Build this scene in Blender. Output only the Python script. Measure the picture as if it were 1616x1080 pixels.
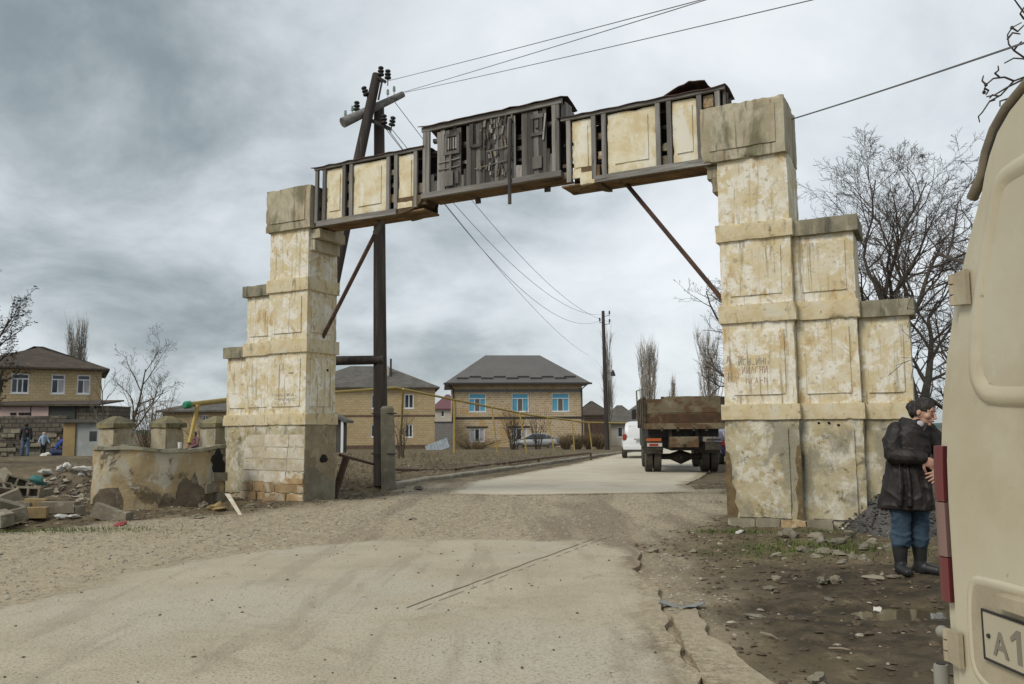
import bpy, bmesh, math, random
import numpy as np
from mathutils import Vector, Matrix, noise
from mathutils.geometry import delaunay_2d_cdt

for o in list(bpy.data.objects): bpy.data.objects.remove(o, do_unlink=True)
SC = bpy.context.scene
COL = SC.collection
R = math.radians
rnd = random.Random(7)

# ------------------------------------------------------------------ camera
FPX, PITCH, ROLL, CAMH = 1290.8, R(6.04), R(0.40), 1.45
cam = bpy.data.cameras.new('camera'); cam_o = bpy.data.objects.new('camera', cam); COL.objects.link(cam_o)
cam.sensor_width = 36.0; cam.lens = FPX / 1616 * 36; cam.clip_start = 0.05; cam.clip_end = 6000
_f = Vector((0, math.cos(PITCH), math.sin(PITCH))); _u = Vector((0, -math.sin(PITCH), math.cos(PITCH))); _r = Vector((1, 0, 0))
_rc = _r * math.cos(ROLL) - _u * math.sin(ROLL); _uc = _r * math.sin(ROLL) + _u * math.cos(ROLL)
cam_o.matrix_world = Matrix(((_rc.x, _uc.x, -_f.x, 0), (_rc.y, _uc.y, -_f.y, 0), (_rc.z, _uc.z, -_f.z, CAMH), (0, 0, 0, 1)))
SC.camera = cam_o

# ------------------------------------------------------------------ sky and sun (overcast, light from behind left)
SUN_EL, SUN_AZ = R(43), R(226)      # azimuth measured clockwise from +Y
wd = bpy.data.worlds.new('World'); SC.world = wd; wd.use_nodes = True
wn, wl = wd.node_tree.nodes, wd.node_tree.links
wn.clear()
def W(t, **k):
    n = wn.new(t)
    for a, b in k.items(): setattr(n, a, b)
    return n
w_out = W('ShaderNodeOutputWorld'); w_bg = W('ShaderNodeBackground'); wl.new(w_bg.outputs[0], w_out.inputs[0])
w_bg.inputs[1].default_value = 0.1
sky = W('ShaderNodeTexSky', sky_type='NISHITA'); sky.sun_disc = False; sky.sun_elevation = SUN_EL; sky.sun_rotation = SUN_AZ
tc = W('ShaderNodeTexCoord'); sep = W('ShaderNodeSeparateXYZ'); wl.new(tc.outputs['Generated'], sep.inputs[0])
zc = W('ShaderNodeMath', operation='MAXIMUM'); wl.new(sep.outputs[2], zc.inputs[0]); zc.inputs[1].default_value = 0.0
za = W('ShaderNodeMath', operation='ADD'); wl.new(zc.outputs[0], za.inputs[0]); za.inputs[1].default_value = 0.42
comb = W('ShaderNodeCombineXYZ')
for i in (0, 1):
    dv = W('ShaderNodeMath', operation='DIVIDE'); wl.new(sep.outputs[i], dv.inputs[0]); wl.new(za.outputs[0], dv.inputs[1]); wl.new(dv.outputs[0], comb.inputs[i])
mp = W('ShaderNodeMapping'); wl.new(comb.outputs[0], mp.inputs[0])
CLOUD_OFF = (33.3, 8.15, 0.0)
mp.inputs['Location'].default_value = CLOUD_OFF
def wnoise(scale, detail, rough, dist=0.0, off=None):
    n = W('ShaderNodeTexNoise'); wl.new(mp.outputs[0], n.inputs['Vector']); n.inputs['Scale'].default_value = scale
    n.inputs['Detail'].default_value = detail; n.inputs['Roughness'].default_value = rough; n.inputs['Distortion'].default_value = dist
    return n
nA, nB = wnoise(0.9, 1, .4, .0), wnoise(2.6, 8, .57, .3)
mixn = W('ShaderNodeMix'); mixn.data_type = 'FLOAT'; mixn.inputs[0].default_value = .53
wl.new(nA.outputs[0], mixn.inputs[2]); wl.new(nB.outputs[0], mixn.inputs[3])
cr = W('ShaderNodeValToRGB'); wl.new(mixn.outputs[0], cr.inputs[0]); cr.color_ramp.interpolation = 'B_SPLINE'
e = cr.color_ramp.elements
e[0].position = .33; e[0].color = (.17, .205, .225, 1)
e[1].position = .66; e[1].color = (.67, .70, .72, 1)
for p_, c_ in ((.42, (.33, .37, .39, 1)), (.50, (.50, .545, .57, 1)), (.58, (.585, .62, .645, 1))):
    el = e.new(p_); el.color = c_
sc10 = W('ShaderNodeVectorMath', operation='SCALE'); wl.new(cr.outputs[0], sc10.inputs[0]); sc10.inputs['Scale'].default_value = 10.0
wm = W('ShaderNodeMix'); wm.data_type = 'RGBA'; wm.inputs[0].default_value = 0.94
wl.new(sky.outputs[0], wm.inputs[6]); wl.new(sc10.outputs[0], wm.inputs[7]); wl.new(wm.outputs[2], w_bg.inputs[0])

sun = bpy.data.lights.new('sun', 'SUN'); sun.energy = 1.5; sun.angle = R(22); sun.color = (1.0, .94, .84)
sun_o = bpy.data.objects.new('sun', sun); COL.objects.link(sun_o)
sd = Vector((math.sin(SUN_AZ) * math.cos(SUN_EL), math.cos(SUN_AZ) * math.cos(SUN_EL), math.sin(SUN_EL)))
sun_o.rotation_euler = sd.to_track_quat('Z', 'Y').to_euler(); sun_o.location = sd * 60

vs = SC.view_settings; vs.view_transform = 'Standard'; vs.look = 'None'; vs.gamma = 1; vs.exposure = 0.45; vs.use_curve_mapping = False
SC.render.resolution_x, SC.render.resolution_y = 1024, 684
SC.render.engine = 'CYCLES'

# ------------------------------------------------------------------ survey helpers: photo sighting -> metres at a known distance
def P(px, py, Y):
    x = (px - 808) / FPX; y = (540 - py) / FPX
    c, s = math.cos(ROLL), math.sin(ROLL); x, y = c * x + s * y, -s * x + c * y
    c, s = math.cos(PITCH), math.sin(PITCH); d = Vector((x, c - y * s, s + y * c))
    return Vector((0, 0, CAMH)) + d * (Y / d.y)
def PG(px, py, z=0.0):
    d = P(px, py, 1.0) - Vector((0, 0, CAMH)); t = (z - CAMH) / d.z
    return Vector((d.x * t, d.y * t, z))

# ------------------------------------------------------------------ mesh helpers
class MB:
    def __init__(s): s.v = []; s.f = []
    def add(s, vs_, fs):
        o = len(s.v); s.v += [tuple(p) for p in vs_]; s.f += [tuple(i + o for i in q) for q in fs]; return s
    def box(s, x0, x1, y0, y1, z0, z1, M=None, j=0):
        vs_ = [Vector((x, y, z)) for z in (z0, z1) for y in (y0, y1) for x in (x0, x1)]
        if j: vs_ = [p + Vector((rnd.uniform(-j, j), rnd.uniform(-j, j), rnd.uniform(-j, j))) for p in vs_]
        if M: vs_ = [M @ p for p in vs_]
        return s.add(vs_, [(0, 2, 3, 1), (4, 5, 7, 6), (0, 1, 5, 4), (2, 6, 7, 3), (0, 4, 6, 2), (1, 3, 7, 5)])
    def bbox(s, x0, x1, y0, y1, z0, z1, b=.01, M=None):   # bevelled box
        bm = bmesh.new(); bmesh.ops.create_cube(bm, size=1)
        for v in bm.verts: v.co = Vector(((x0 + x1) / 2 + v.co.x * (x1 - x0), (y0 + y1) / 2 + v.co.y * (y1 - y0), (z0 + z1) / 2 + v.co.z * (z1 - z0)))
        bmesh.ops.bevel(bm, geom=bm.edges[:], offset=b, segments=2, profile=.6, affect='EDGES')
        bm.verts.ensure_lookup_table()
        vs_ = [(M @ v.co) if M else v.co.copy() for v in bm.verts]; fs = [[v.index for v in f.verts] for f in bm.faces]
        bm.free(); return s.add(vs_, fs)
    def tube(s, pts, rs, n=6, cap=True, flat=1.0):
        pts = [Vector(p) for p in pts]
        if not hasattr(rs, '__len__'): rs = [rs] * len(pts)
        rings = []
        t0 = (pts[1] - pts[0]).normalized()
        a = t0.orthogonal().normalized()
        for i, p in enumerate(pts):
            t = (pts[min(i + 1, len(pts) - 1)] - pts[max(i - 1, 0)])
            if t.length < 1e-9: t = t0
            t = t.normalized(); a = (a - t * a.dot(t))
            a = a.normalized() if a.length > 1e-6 else t.orthogonal().normalized()
            b = t.cross(a)
            rings.append([p + (a * math.cos(k * 2 * math.pi / n) + b * math.sin(k * 2 * math.pi / n) * flat) * rs[i] for k in range(n)])
        vs_ = [q for r_ in rings for q in r_]; fs = []
        for i in range(len(rings) - 1):
            for k in range(n):
                fs.append((i * n + k, i * n + (k + 1) % n, (i + 1) * n + (k + 1) % n, (i + 1) * n + k))
        if cap: fs += [tuple(range(n - 1, -1, -1)), tuple((len(rings) - 1) * n + k for k in range(n))]
        return s.add(vs_, fs)
    def loft(s, rings, close=True, cap=True):
        n = len(rings[0]); vs_ = [q for r_ in rings for q in r_]; fs = []
        for i in range(len(rings) - 1):
            for k in range(n if close else n - 1):
                fs.append((i * n + k, i * n + (k + 1) % n, (i + 1) * n + (k + 1) % n, (i + 1) * n + k))
        if cap: fs += [tuple(range(n - 1, -1, -1)), tuple((len(rings) - 1) * n + k for k in range(n))]
        return s.add(vs_, fs)
    def prism(s, poly, y0, y1, M=None):      # poly in (x,z), extruded along y
        n = len(poly); vs_ = [Vector((x, y0, z)) for x, z in poly] + [Vector((x, y1, z)) for x, z in poly]
        if M: vs_ = [M @ p for p in vs_]
        fs = [tuple(range(n)), tuple(range(2 * n - 1, n - 1, -1))] + [(i, i + n, (i + 1) % n + n, (i + 1) % n) for i in range(n)]
        return s.add(vs_, fs)
    def sphere(s, c, r, nu=10, nv=7, sx=1, sy=1, sz=1, nz=0, seed=0):
        rings = []
        for i in range(1, nv):
            ph = math.pi * i / nv; ring = []
            for k in range(nu):
                th = 2 * math.pi * k / nu; d = Vector((math.sin(ph) * math.cos(th), math.sin(ph) * math.sin(th), -math.cos(ph)))
                q = 1 + (nz * noise.noise(d * 1.7 + Vector((seed * 3.1, seed * 1.7, seed))) if nz else 0)
                ring.append(Vector(c) + Vector((d.x * sx, d.y * sy, d.z * sz)) * r * q)
            rings.append(ring)
        return s.loft(rings)
    def build(s, name, m, parent=None, smooth=False, recalc=True):
        me = bpy.data.meshes.new(name); me.from_pydata([tuple(p) for p in s.v], [], s.f)
        if recalc:
            bm = bmesh.new(); bm.from_mesh(me); bmesh.ops.recalc_face_normals(bm, faces=bm.faces[:]); bm.to_mesh(me); bm.free()
        if smooth:
            me.polygons.foreach_set('use_smooth', [True] * len(me.polygons))
            if smooth != True: me.set_sharp_from_angle(angle=R(smooth))
        if m is not None:
            if isinstance(m, str): m = M_[m]
            me.materials.append(m)
        return link(name, me, parent)
def link(name, me, parent=None):
    o = bpy.data.objects.new(name, me); COL.objects.link(o)
    if parent is not None: o.parent = parent
    return o
def tag(o, label=None, cat=None, group=None, kind=None):
    if label: o['label'] = label
    if cat: o['category'] = cat
    if group: o['group'] = group
    if kind: o['kind'] = kind
    return o
def thing(name, label, cat, loc=(0, 0, 0), rz=0, group=None):
    o = link(name, None); o.location = loc; o.rotation_euler = (0, 0, rz); o.empty_display_size = .2
    return tag(o, label, cat, group)
def dup(root, loc=None, rz=None, label=None, group=None, parent=None):
    c = root.copy(); COL.objects.link(c); c.parent = parent
    if loc is not None: c.location = loc
    if rz is not None: c.rotation_euler = (0, 0, rz)
    if label: c['label'] = label
    if group: c['group'] = group
    for ch in [x for x in bpy.data.objects if x.parent == root]:
        dup(ch, parent=c)
    return c
def nz(x, y, z=0.0): return noise.noise(Vector((x, y, z)))
def fbm(x, y, z=0.0, o=4):
    a, s_, f_ = 0, .5, 1.0
    for i in range(o): a += s_ * nz(x * f_, y * f_, z * f_ + i * 7.3); s_ *= .5; f_ *= 2.03
    return a
def sstep(a, b, x):
    t = min(1, max(0, (x - a) / (b - a))); return t * t * (3 - 2 * t)
def rot(ax, ang): return Matrix.Rotation(ang, 4, ax)
def T(*p): return Matrix.Translation(Vector(p))

# rough plastered or stone block: a gridded box with wavy faces and chipped arrises
def rough_box(mb, x0, x1, y0, y1, z0, z1, res=.09, amp=.006, chip=.03, cfreq=3.0, seed=0.0, M=None):
    X = [x0, x1], [y0, y1], [z0, z1]
    ns = [max(2, int(round((b - a) / res))) for a, b in X]
    idx = {}; vs_ = []; fs = []
    def vid(i, j, k):
        key = (i, j, k)
        if key in idx: return idx[key]
        f = (i / ns[0], j / ns[1], k / ns[2]); p = [X[a][0] + (X[a][1] - X[a][0]) * f[a] for a in range(3)]
        dd = [min(p[a] - X[a][0], X[a][1] - p[a]) for a in range(3)]
        c = [(X[a][0] + X[a][1]) / 2 for a in range(3)]
        q = list(p)
        w = amp * noise.noise(Vector(p) * 2.3 + Vector((seed, seed * 2, 0))) + amp * .6 * noise.noise(Vector(p) * 7.0 + Vector((0, seed, 3)))
        sd_ = sorted(dd)
        edge = max(0.0, 1 - sd_[1] / (res * .9))
        n_ = noise.noise(Vector(p) * cfreq + Vector((seed * 5, 9, seed))) + .5 * noise.noise(Vector(p) * cfreq * 3.1 + Vector((seed, 2, 1)))
        n2 = noise.noise(Vector(p) * cfreq * 4.3 + Vector((seed, 7, 3)))
        ch = edge * chip * (.06 + max(0.0, n_ - .30) * 1.2 + max(0.0, n2 - .22) * .7)
        for a in range(3):
            if dd[a] < 1e-6:
                sg = 1 if p[a] > c[a] else -1
                q[a] += sg * (w - ch)
        vs_.append(Vector(q) if M is None else M @ Vector(q)); idx[key] = len(vs_) - 1
        return idx[key]
    for ax in range(3):
        b_, c_ = (ax + 1) % 3, (ax + 2) % 3
        for side in (0, ns[ax]):
            for i in range(ns[b_]):
                for j in range(ns[c_]):
                    q = []
                    for (di, dj) in ((0, 0), (1, 0), (1, 1), (0, 1)):
                        t = [0, 0, 0]; t[ax] = side; t[b_] = i + di; t[c_] = j + dj; q.append(vid(*t))
                    fs.append(tuple(q if side else q[::-1]))
    return mb.add(vs_, fs)

# ------------------------------------------------------------------ materials
M_ = {}
def mk(name, base, var=None, scale=4.0, layers=(), rough=.9, bump=.25, bscale=30.0, metal=0.0, rv=0.0, coord='pos', spec=.3, stretch=(1, 1, 1), brick=None, wave=None, detail=6, bdist=.02, extra=None):
    m = bpy.data.materials.new(name); m.use_nodes = True; nt = m.node_tree; N, L = nt.nodes, nt.links
    bs = N['Principled BSDF']; bs.inputs['Roughness'].default_value = rough; bs.inputs['Metallic'].default_value = metal
    bs.inputs['Specular IOR Level'].default_value = spec
    if coord == 'pos': co = N.new('ShaderNodeNewGeometry').outputs['Position']
    else: co = N.new('ShaderNodeTexCoord').outputs['Object']
    oi = N.new('ShaderNodeObjectInfo')
    if rv and coord != 'pos':
        ad = N.new('ShaderNodeVectorMath'); ad.operation = 'ADD'; ml = N.new('ShaderNodeVectorMath'); ml.operation = 'SCALE'; ml.inputs[0].default_value = (37, 53, 71)
        L.new(oi.outputs['Random'], ml.inputs['Scale']); L.new(co, ad.inputs[0]); L.new(ml.outputs[0], ad.inputs[1]); co2 = ad.outputs[0]
    else: co2 = co
    def nse(sc, st=(1, 1, 1), det=6, ro=.6, off=0.0, dist=0.0, rz=0.0):
        mpn = N.new('ShaderNodeMapping'); mpn.inputs['Rotation'].default_value = (0, 0, rz); mpn.inputs['Scale'].default_value = st; mpn.inputs['Location'].default_value = (off, off * 1.3, off * .7); L.new(co2, mpn.inputs[0])
        n = N.new('ShaderNodeTexNoise'); n.inputs['Scale'].default_value = sc; n.inputs['Detail'].default_value = det; n.inputs['Roughness'].default_value = ro; n.inputs['Distortion'].default_value = dist
        L.new(mpn.outputs[0], n.inputs['Vector']); return n.outputs[0]
    def mixc(fac, a, b, mode='MIX'):
        x = N.new('ShaderNodeMix'); x.data_type = 'RGBA'; x.blend_type = mode
        for i, v in ((0, fac), (6, a), (7, b)):
            if isinstance(v, (float, int)): x.inputs[i].default_value = v
            elif isinstance(v, tuple): x.inputs[i].default_value = (*v, 1)
            else: L.new(v, x.inputs[i])
        return x.outputs[2]
    def rng(val, lo, hi, amt=1.0):
        r = N.new('ShaderNodeMapRange'); r.interpolation_type = 'SMOOTHSTEP'; L.new(val, r.inputs[0]); r.inputs[1].default_value = lo; r.inputs[2].default_value = hi; r.inputs[4].default_value = amt
        return r.outputs[0]
    col = base; heights = []
    if brick:
        sx = N.new('ShaderNodeSeparateXYZ'); L.new(co, sx.inputs[0]); ah = N.new('ShaderNodeMath'); ah.operation = 'ADD'; L.new(sx.outputs[0], ah.inputs[0]); L.new(sx.outputs[1], ah.inputs[1])
        cb = N.new('ShaderNodeCombineXYZ'); L.new(ah.outputs[0], cb.inputs[0]); L.new(sx.outputs[2], cb.inputs[1])
        bk = N.new('ShaderNodeTexBrick'); L.new(cb.outputs[0], bk.inputs['Vector']); bk.inputs['Scale'].default_value = 1
        bk.inputs['Color1'].default_value = (*base, 1); bk.inputs['Color2'].default_value = (*brick['c2'], 1); bk.inputs['Mortar'].default_value = (*brick['m'], 1)
        bk.inputs['Brick Width'].default_value = brick.get('w', .4); bk.inputs['Row Height'].default_value = brick.get('h', .2); bk.inputs['Mortar Size'].default_value = brick.get('s', .015); bk.inputs['Bias'].default_value = brick.get('bias', -.2)
        col = bk.outputs[0]
    if var: col = mixc(rng(nse(scale, stretch, detail, .62), .36, .64), col, var)
    for i, la in enumerate(layers):
        f = rng(nse(la.get('s', 3), la.get('st', (1, 1, 1)), la.get('d', 7), la.get('r', .62), la.get('o', i * 11.7 + 3), la.get('w', .3)), la['lo'], la['hi'], la.get('a', 1.0))
        col = mixc(f, col, la['c'])
        if la.get('h'):
            heights.append((f, la['h']))
    if rv:
        rr = N.new('ShaderNodeMapRange'); L.new(oi.outputs['Random'], rr.inputs[0]); rr.inputs[3].default_value = 1 - rv; rr.inputs[4].default_value = 1 + rv
        cc = N.new('ShaderNodeCombineColor'); [L.new(rr.outputs[0], cc.inputs[k]) for k in range(3)]
        col = mixc(1.0, col, cc.outputs[0], 'MULTIPLY')
    if extra: col = extra(N, L, col, mixc, rng, nse, co)
    if isinstance(col, tuple): bs.inputs['Base Color'].default_value = (*col, 1)
    else: L.new(col, bs.inputs['Base Color'])
    if bump:
        h = nse(bscale, stretch, 5, .6)
        if wave:
            wv = N.new('ShaderNodeTexWave'); wv.bands_direction = wave[0]; wv.inputs['Scale'].default_value = wave[1]; L.new(co, wv.inputs['Vector'])
            a2 = N.new('ShaderNodeMath'); a2.operation = 'MULTIPLY_ADD'; L.new(wv.outputs[1], a2.inputs[0]); a2.inputs[1].default_value = wave[2]; L.new(h, a2.inputs[2]); h = a2.outputs[0]
        for f, k in heights:
            a2 = N.new('ShaderNodeMath'); a2.operation = 'MULTIPLY_ADD'; L.new(f, a2.inputs[0]); a2.inputs[1].default_value = k; L.new(h, a2.inputs[2]); h = a2.outputs[0]
        bp = N.new('ShaderNodeBump'); bp.inputs['Strength'].default_value = bump; bp.inputs['Distance'].default_value = bdist; L.new(h, bp.inputs['Height']); L.new(bp.outputs[0], bs.inputs['Normal'])
    M_[name] = m
    return m
def flat(name, c, rough=.6, metal=0.0, spec=.4, **k): return mk(name, c, rough=rough, metal=metal, bump=0, spec=spec, **k)

V3 = (1, 1, .12)      # vertical runs
mk('plaster', (.66, .60, .455), (.60, .50, .30), scale=3.0, rough=.92, bump=.35, bscale=22, spec=.2, layers=(
    dict(c=(.76, .73, .65), s=3.2, lo=.47, hi=.57, a=.9, r=.72, d=10),
    dict(c=(.47, .32, .14), s=4.2, lo=.56, hi=.64, a=.8, st=(1, 1, .45), r=.7, d=10, h=-.4),
    dict(c=(.40, .26, .11), s=2.2, lo=.61, hi=.66, a=.75, r=.74, d=11, o=140, h=-.6),
    dict(c=(.27, .235, .16), s=4, lo=.54, hi=.66, a=.8, st=(3.4, 3.4, .16), r=.7),
    dict(c=(.20, .18, .13), s=3, lo=.60, hi=.72, a=.7, st=(3.2, 3.2, .2), o=71),
    dict(c=(.34, .30, .22), s=11, lo=.57, hi=.68, a=.7, d=9, h=-.6),
    dict(c=(.09, .08, .06), s=18, lo=.64, hi=.70, a=.85, d=9, r=.72, h=-.6)))
mk('plaster_low', (.49, .435, .30), (.39, .325, .19), scale=2.6, rough=.94, bump=.45, bscale=20, spec=.2, layers=(
    dict(c=(.62, .59, .50), s=3.0, lo=.48, hi=.58, a=.85, r=.7, d=10),
    dict(c=(.25, .235, .175), s=2.1, lo=.46, hi=.60, a=.85, st=(1, 1, .6), r=.7, d=10),
    dict(c=(.13, .115, .075), s=4.6, lo=.56, hi=.66, a=.8, h=-.5, r=.7),
    dict(c=(.40, .26, .10), s=3.2, lo=.60, hi=.72, a=.7),
    dict(c=(.09, .08, .06), s=12, lo=.66, hi=.75, a=.8, d=9)))
mk('band', (.62, .545, .375), (.55, .45, .27), scale=4, rough=.93, bump=.4, bscale=20, spec=.2, layers=(
    dict(c=(.60, .56, .45), s=2.6, lo=.52, hi=.64, a=.8),
    dict(c=(.21, .18, .11), s=4.2, lo=.53, hi=.68, a=.75, st=(1.6, 1.6, .5), r=.7),
    dict(c=(.09, .085, .06), s=11, lo=.59, hi=.68, a=.85, d=10, r=.7, h=-.5)))
mk('cap', (.30, .275, .20), (.20, .185, .13), scale=2.2, rough=.95, bump=.5, bscale=18, spec=.2, layers=(
    dict(c=(.40, .36, .26), s=3.0, lo=.52, hi=.66, a=.8, st=(1, 1, .3)),
    dict(c=(.07, .07, .055), s=5.0, lo=.52, hi=.68, a=.8, st=(1, 1, .3)),
    dict(c=(.16, .16, .06), s=2.7, lo=.55, hi=.70, a=.6)))
mk('block_stain', (.49, .44, .33), (.34, .305, .21), scale=2.1, rough=.94, bump=.4, bscale=22, spec=.2, layers=(
    dict(c=(.44, .31, .20), s=4.2, lo=.52, hi=.64, a=.7, st=(1.8, 1.8, .2)),
    dict(c=(.13, .125, .07), s=2.2, lo=.50, hi=.66, a=.8, st=(1.2, 1.2, .5)),
    dict(c=(.19, .17, .12), s=3.3, lo=.54, hi=.66, a=.8, st=(3, 3, .2), o=61),
    dict(c=(.58, .55, .45), s=3.5, lo=.58, hi=.70, a=.6, st=(1, 1, .2)),
    dict(c=(.07, .07, .05), s=10, lo=.64, hi=.75, a=.7, st=(1, 1, .3), d=9)))
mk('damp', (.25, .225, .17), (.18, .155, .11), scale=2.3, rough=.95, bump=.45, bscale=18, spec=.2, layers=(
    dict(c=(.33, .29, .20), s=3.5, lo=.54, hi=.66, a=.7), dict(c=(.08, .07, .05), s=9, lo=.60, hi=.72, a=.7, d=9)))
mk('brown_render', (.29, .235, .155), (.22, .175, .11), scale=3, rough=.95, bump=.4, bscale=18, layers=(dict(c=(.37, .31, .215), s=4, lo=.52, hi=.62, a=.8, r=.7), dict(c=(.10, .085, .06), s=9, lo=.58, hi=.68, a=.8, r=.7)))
mk('earth_stain', (.17, .12, .06), (.11, .08, .045), scale=6, rough=.96, bump=.5, bscale=22, layers=(dict(c=(.30, .23, .13), s=9, lo=.55, hi=.65, a=.7, r=.7),))
mk('limestone', (.56, .52, .43), (.47, .40, .28), scale=4, rough=.93, bump=.5, bscale=18, rv=.12, spec=.2, layers=(
    dict(c=(.26, .22, .15), s=7, lo=.56, hi=.70, a=.7), dict(c=(.63, .61, .56), s=3, lo=.55, hi=.66, a=.7)))
mk('sandstone', (.37, .265, .145), (.29, .19, .10), scale=4, rough=.94, bump=.5, bscale=20, rv=.18, spec=.2, layers=(
    dict(c=(.50, .44, .33), s=3.4, lo=.50, hi=.60, a=.85), dict(c=(.12, .09, .06), s=6, lo=.60, hi=.72, a=.7)))
mk('panel_paint', (.72, .665, .50), (.62, .52, .32), scale=5, rough=.85, bump=.25, bscale=26, spec=.25, layers=(
    dict(c=(.75, .73, .64), s=3.4, lo=.50, hi=.62, a=.8, st=(1, 1, .5)),
    dict(c=(.30, .24, .14), s=6, lo=.60, hi=.74, a=.6, st=(1, 1, .3)),
    dict(c=(.11, .10, .08), s=12, lo=.66, hi=.74, a=.85, d=9, h=-.5)))
mk('grey_wood', (.27, .258, .24), (.165, .155, .14), scale=5, rough=.92, bump=.8, bscale=34, rv=.42, spec=.2, stretch=(1, 1, .1), layers=(
    dict(c=(.40, .39, .36), s=6, lo=.54, hi=.68, a=.7, st=(1, 1, .08)), dict(c=(.07, .065, .058), s=7, lo=.58, hi=.70, a=.85, st=(1, 1, .1)),
    dict(c=(.28, .19, .10), s=4, lo=.64, hi=.74, a=.5, st=(1, 1, .3))))
mk('rail_wood', (.25, .238, .22), (.16, .15, .138), scale=5, rough=.92, bump=.7, bscale=30, coord='obj', stretch=(.08, 1, 1), layers=(dict(c=(.38, .37, .34), s=7, lo=.54, hi=.66, a=.7, st=(.07, 1, 1)), dict(c=(.06, .055, .05), s=8, lo=.57, hi=.67, a=.8, st=(.1, 1, 1)), dict(c=(.24, .17, .09), s=3, lo=.60, hi=.70, a=.6)))
mk('dark_wood', (.13, .122, .112), (.075, .07, .064), scale=5, rough=.92, bump=.8, bscale=30, rv=.42, spec=.2, stretch=(1, 1, .12), layers=(
    dict(c=(.19, .18, .165), s=6, lo=.56, hi=.70, a=.7, st=(1, 1, .1)), dict(c=(.025, .022, .02), s=8, lo=.58, hi=.70, a=.8, st=(1, 1, .15))))
mk('lath_wood', (.23, .19, .14), (.15, .12, .09), scale=5, rough=.92, bump=.4, bscale=40, rv=.35, spec=.2, layers=(dict(c=(.34, .27, .19), s=8, lo=.56, hi=.68, a=.6),))
mk('soffit_wood', (.21, .14, .075), (.13, .085, .05), scale=2.2, rough=.9, bump=.4, bscale=26, rv=.2, spec=.2, layers=(dict(c=(.06, .05, .04), s=3, lo=.54, hi=.68, a=.8), dict(c=(.26, .20, .12), s=6, lo=.6, hi=.7, a=.6)))
mk('shade_black', (.02, .018, .016), rough=1, bump=0)  # near-black: shade of openings and rooms put into the colour
mk('rust_sheet', (.075, .05, .042), (.12, .07, .05), scale=3, rough=.8, bump=.4, bscale=16, metal=.2, layers=(dict(c=(.03, .026, .025), s=4, lo=.5, hi=.64, a=.8),))
mk('rust_pipe', (.105, .058, .040), (.06, .04, .034), scale=6, rough=.8, bump=.35, bscale=40, layers=(dict(c=(.19, .10, .06), s=9, lo=.58, hi=.7, a=.6),))
mk('pole_wood', (.075, .062, .055), (.045, .038, .035), scale=4, rough=.93, bump=.6, bscale=30, stretch=(1, 1, .08), spec=.2, layers=(
    dict(c=(.135, .115, .10), s=8, lo=.54, hi=.68, a=.7, st=(1, 1, .06)), dict(c=(.02, .018, .017), s=9, lo=.60, hi=.70, a=.8, st=(1, 1, .08))))
mk('log_grey', (.25, .245, .235), (.18, .17, .16), scale=6, rough=.92, bump=.5, bscale=26, spec=.2, layers=(dict(c=(.08, .075, .07), s=9, lo=.56, hi=.68, a=.8),))
mk('black_iron', (.025, .024, .025), (.045, .04, .038), scale=9, rough=.7, bump=.2, bscale=50)
mk('conc_post', (.20, .185, .145), (.15, .14, .10), scale=4, rough=.95, bump=.5, bscale=26, layers=(dict(c=(.28, .26, .20), s=6, lo=.55, hi=.66, a=.7), dict(c=(.075, .07, .05), s=7, lo=.6, hi=.72, a=.7, st=(1, 1, .3))))
mk('wire', (.13, .13, .135), rough=.6, bump=0)

# ------------------------------------------------------------------ terrain
def vn(X, Y, seed=0):
    X = np.asarray(X, float); Y = np.asarray(Y, float); xi = np.floor(X).astype(np.int64); yi = np.floor(Y).astype(np.int64); fx = X - xi; fy = Y - yi
    def h(a, b):
        n = (a * 374761393 + b * 668265263 + seed * 1442695041) & 0x7fffffff; n = ((n ^ (n >> 13)) * 1274126177) & 0x7fffffff; return ((n ^ (n >> 16)) & 0xffff) / 65535.0
    fx = fx * fx * (3 - 2 * fx); fy = fy * fy * (3 - 2 * fy)
    return (h(xi, yi) * (1 - fx) + h(xi + 1, yi) * fx) * (1 - fy) + (h(xi, yi + 1) * (1 - fx) + h(xi + 1, yi + 1) * fx) * fy - .5
def vf(X, Y, f=1.0, o=4, seed=0):
    a = 0; s_ = 1.0
    for i in range(o): a = a + s_ * vn(np.asarray(X) * f, np.asarray(Y) * f, seed + i * 17); s_ *= .5; f *= 2.03
    return a
def sdf(poly, X, Y):          # >0 inside
    X = np.asarray(X, float); Y = np.asarray(Y, float); d = np.full(X.shape, 1e9); ins = np.zeros(X.shape, bool); n = len(poly)
    for i in range(n):
        ax, ay = poly[i][0], poly[i][1]; bx, by = poly[(i + 1) % n][0], poly[(i + 1) % n][1]
        ex, ey = bx - ax, by - ay; t = np.clip(((X - ax) * ex + (Y - ay) * ey) / (ex * ex + ey * ey + 1e-12), 0, 1)
        d = np.minimum(d, (X - ax - t * ex) ** 2 + (Y - ay - t * ey) ** 2)
        c = ((ay > Y) != (by > Y)) & (X < (bx - ax) * (Y - ay) / (by - ay + 1e-12) + ax); ins ^= c
    return np.where(ins, 1, -1) * np.sqrt(d)
def ss(a, b, x):
    t = np.clip((x - a) / (b - a), 0, 1); return t * t * (3 - 2 * t)
def base_z(x, y):
    x = np.asarray(x, float); y = np.asarray(y, float)
    return -0.0001 * np.clip(y - 12, 0, 88) ** 2 - .0176 * np.clip(y - 100, 0, 220)
def PB(px, py, dz=0.0):
    z = 0.0
    for i in range(5):
        p = PG(px, py, z); z = float(base_z(p.x, p.y)) + dz
    return p
KERB = [PB(*q, .1) for q in ((618, 764), (680, 753), (750, 744), (810, 737), (880, 727), (960, 716))]
kd = (KERB[-1] - KERB[-2]).normalized(); KERB += [KERB[-1] + kd * 14, KERB[-1] + kd * 60]
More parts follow.
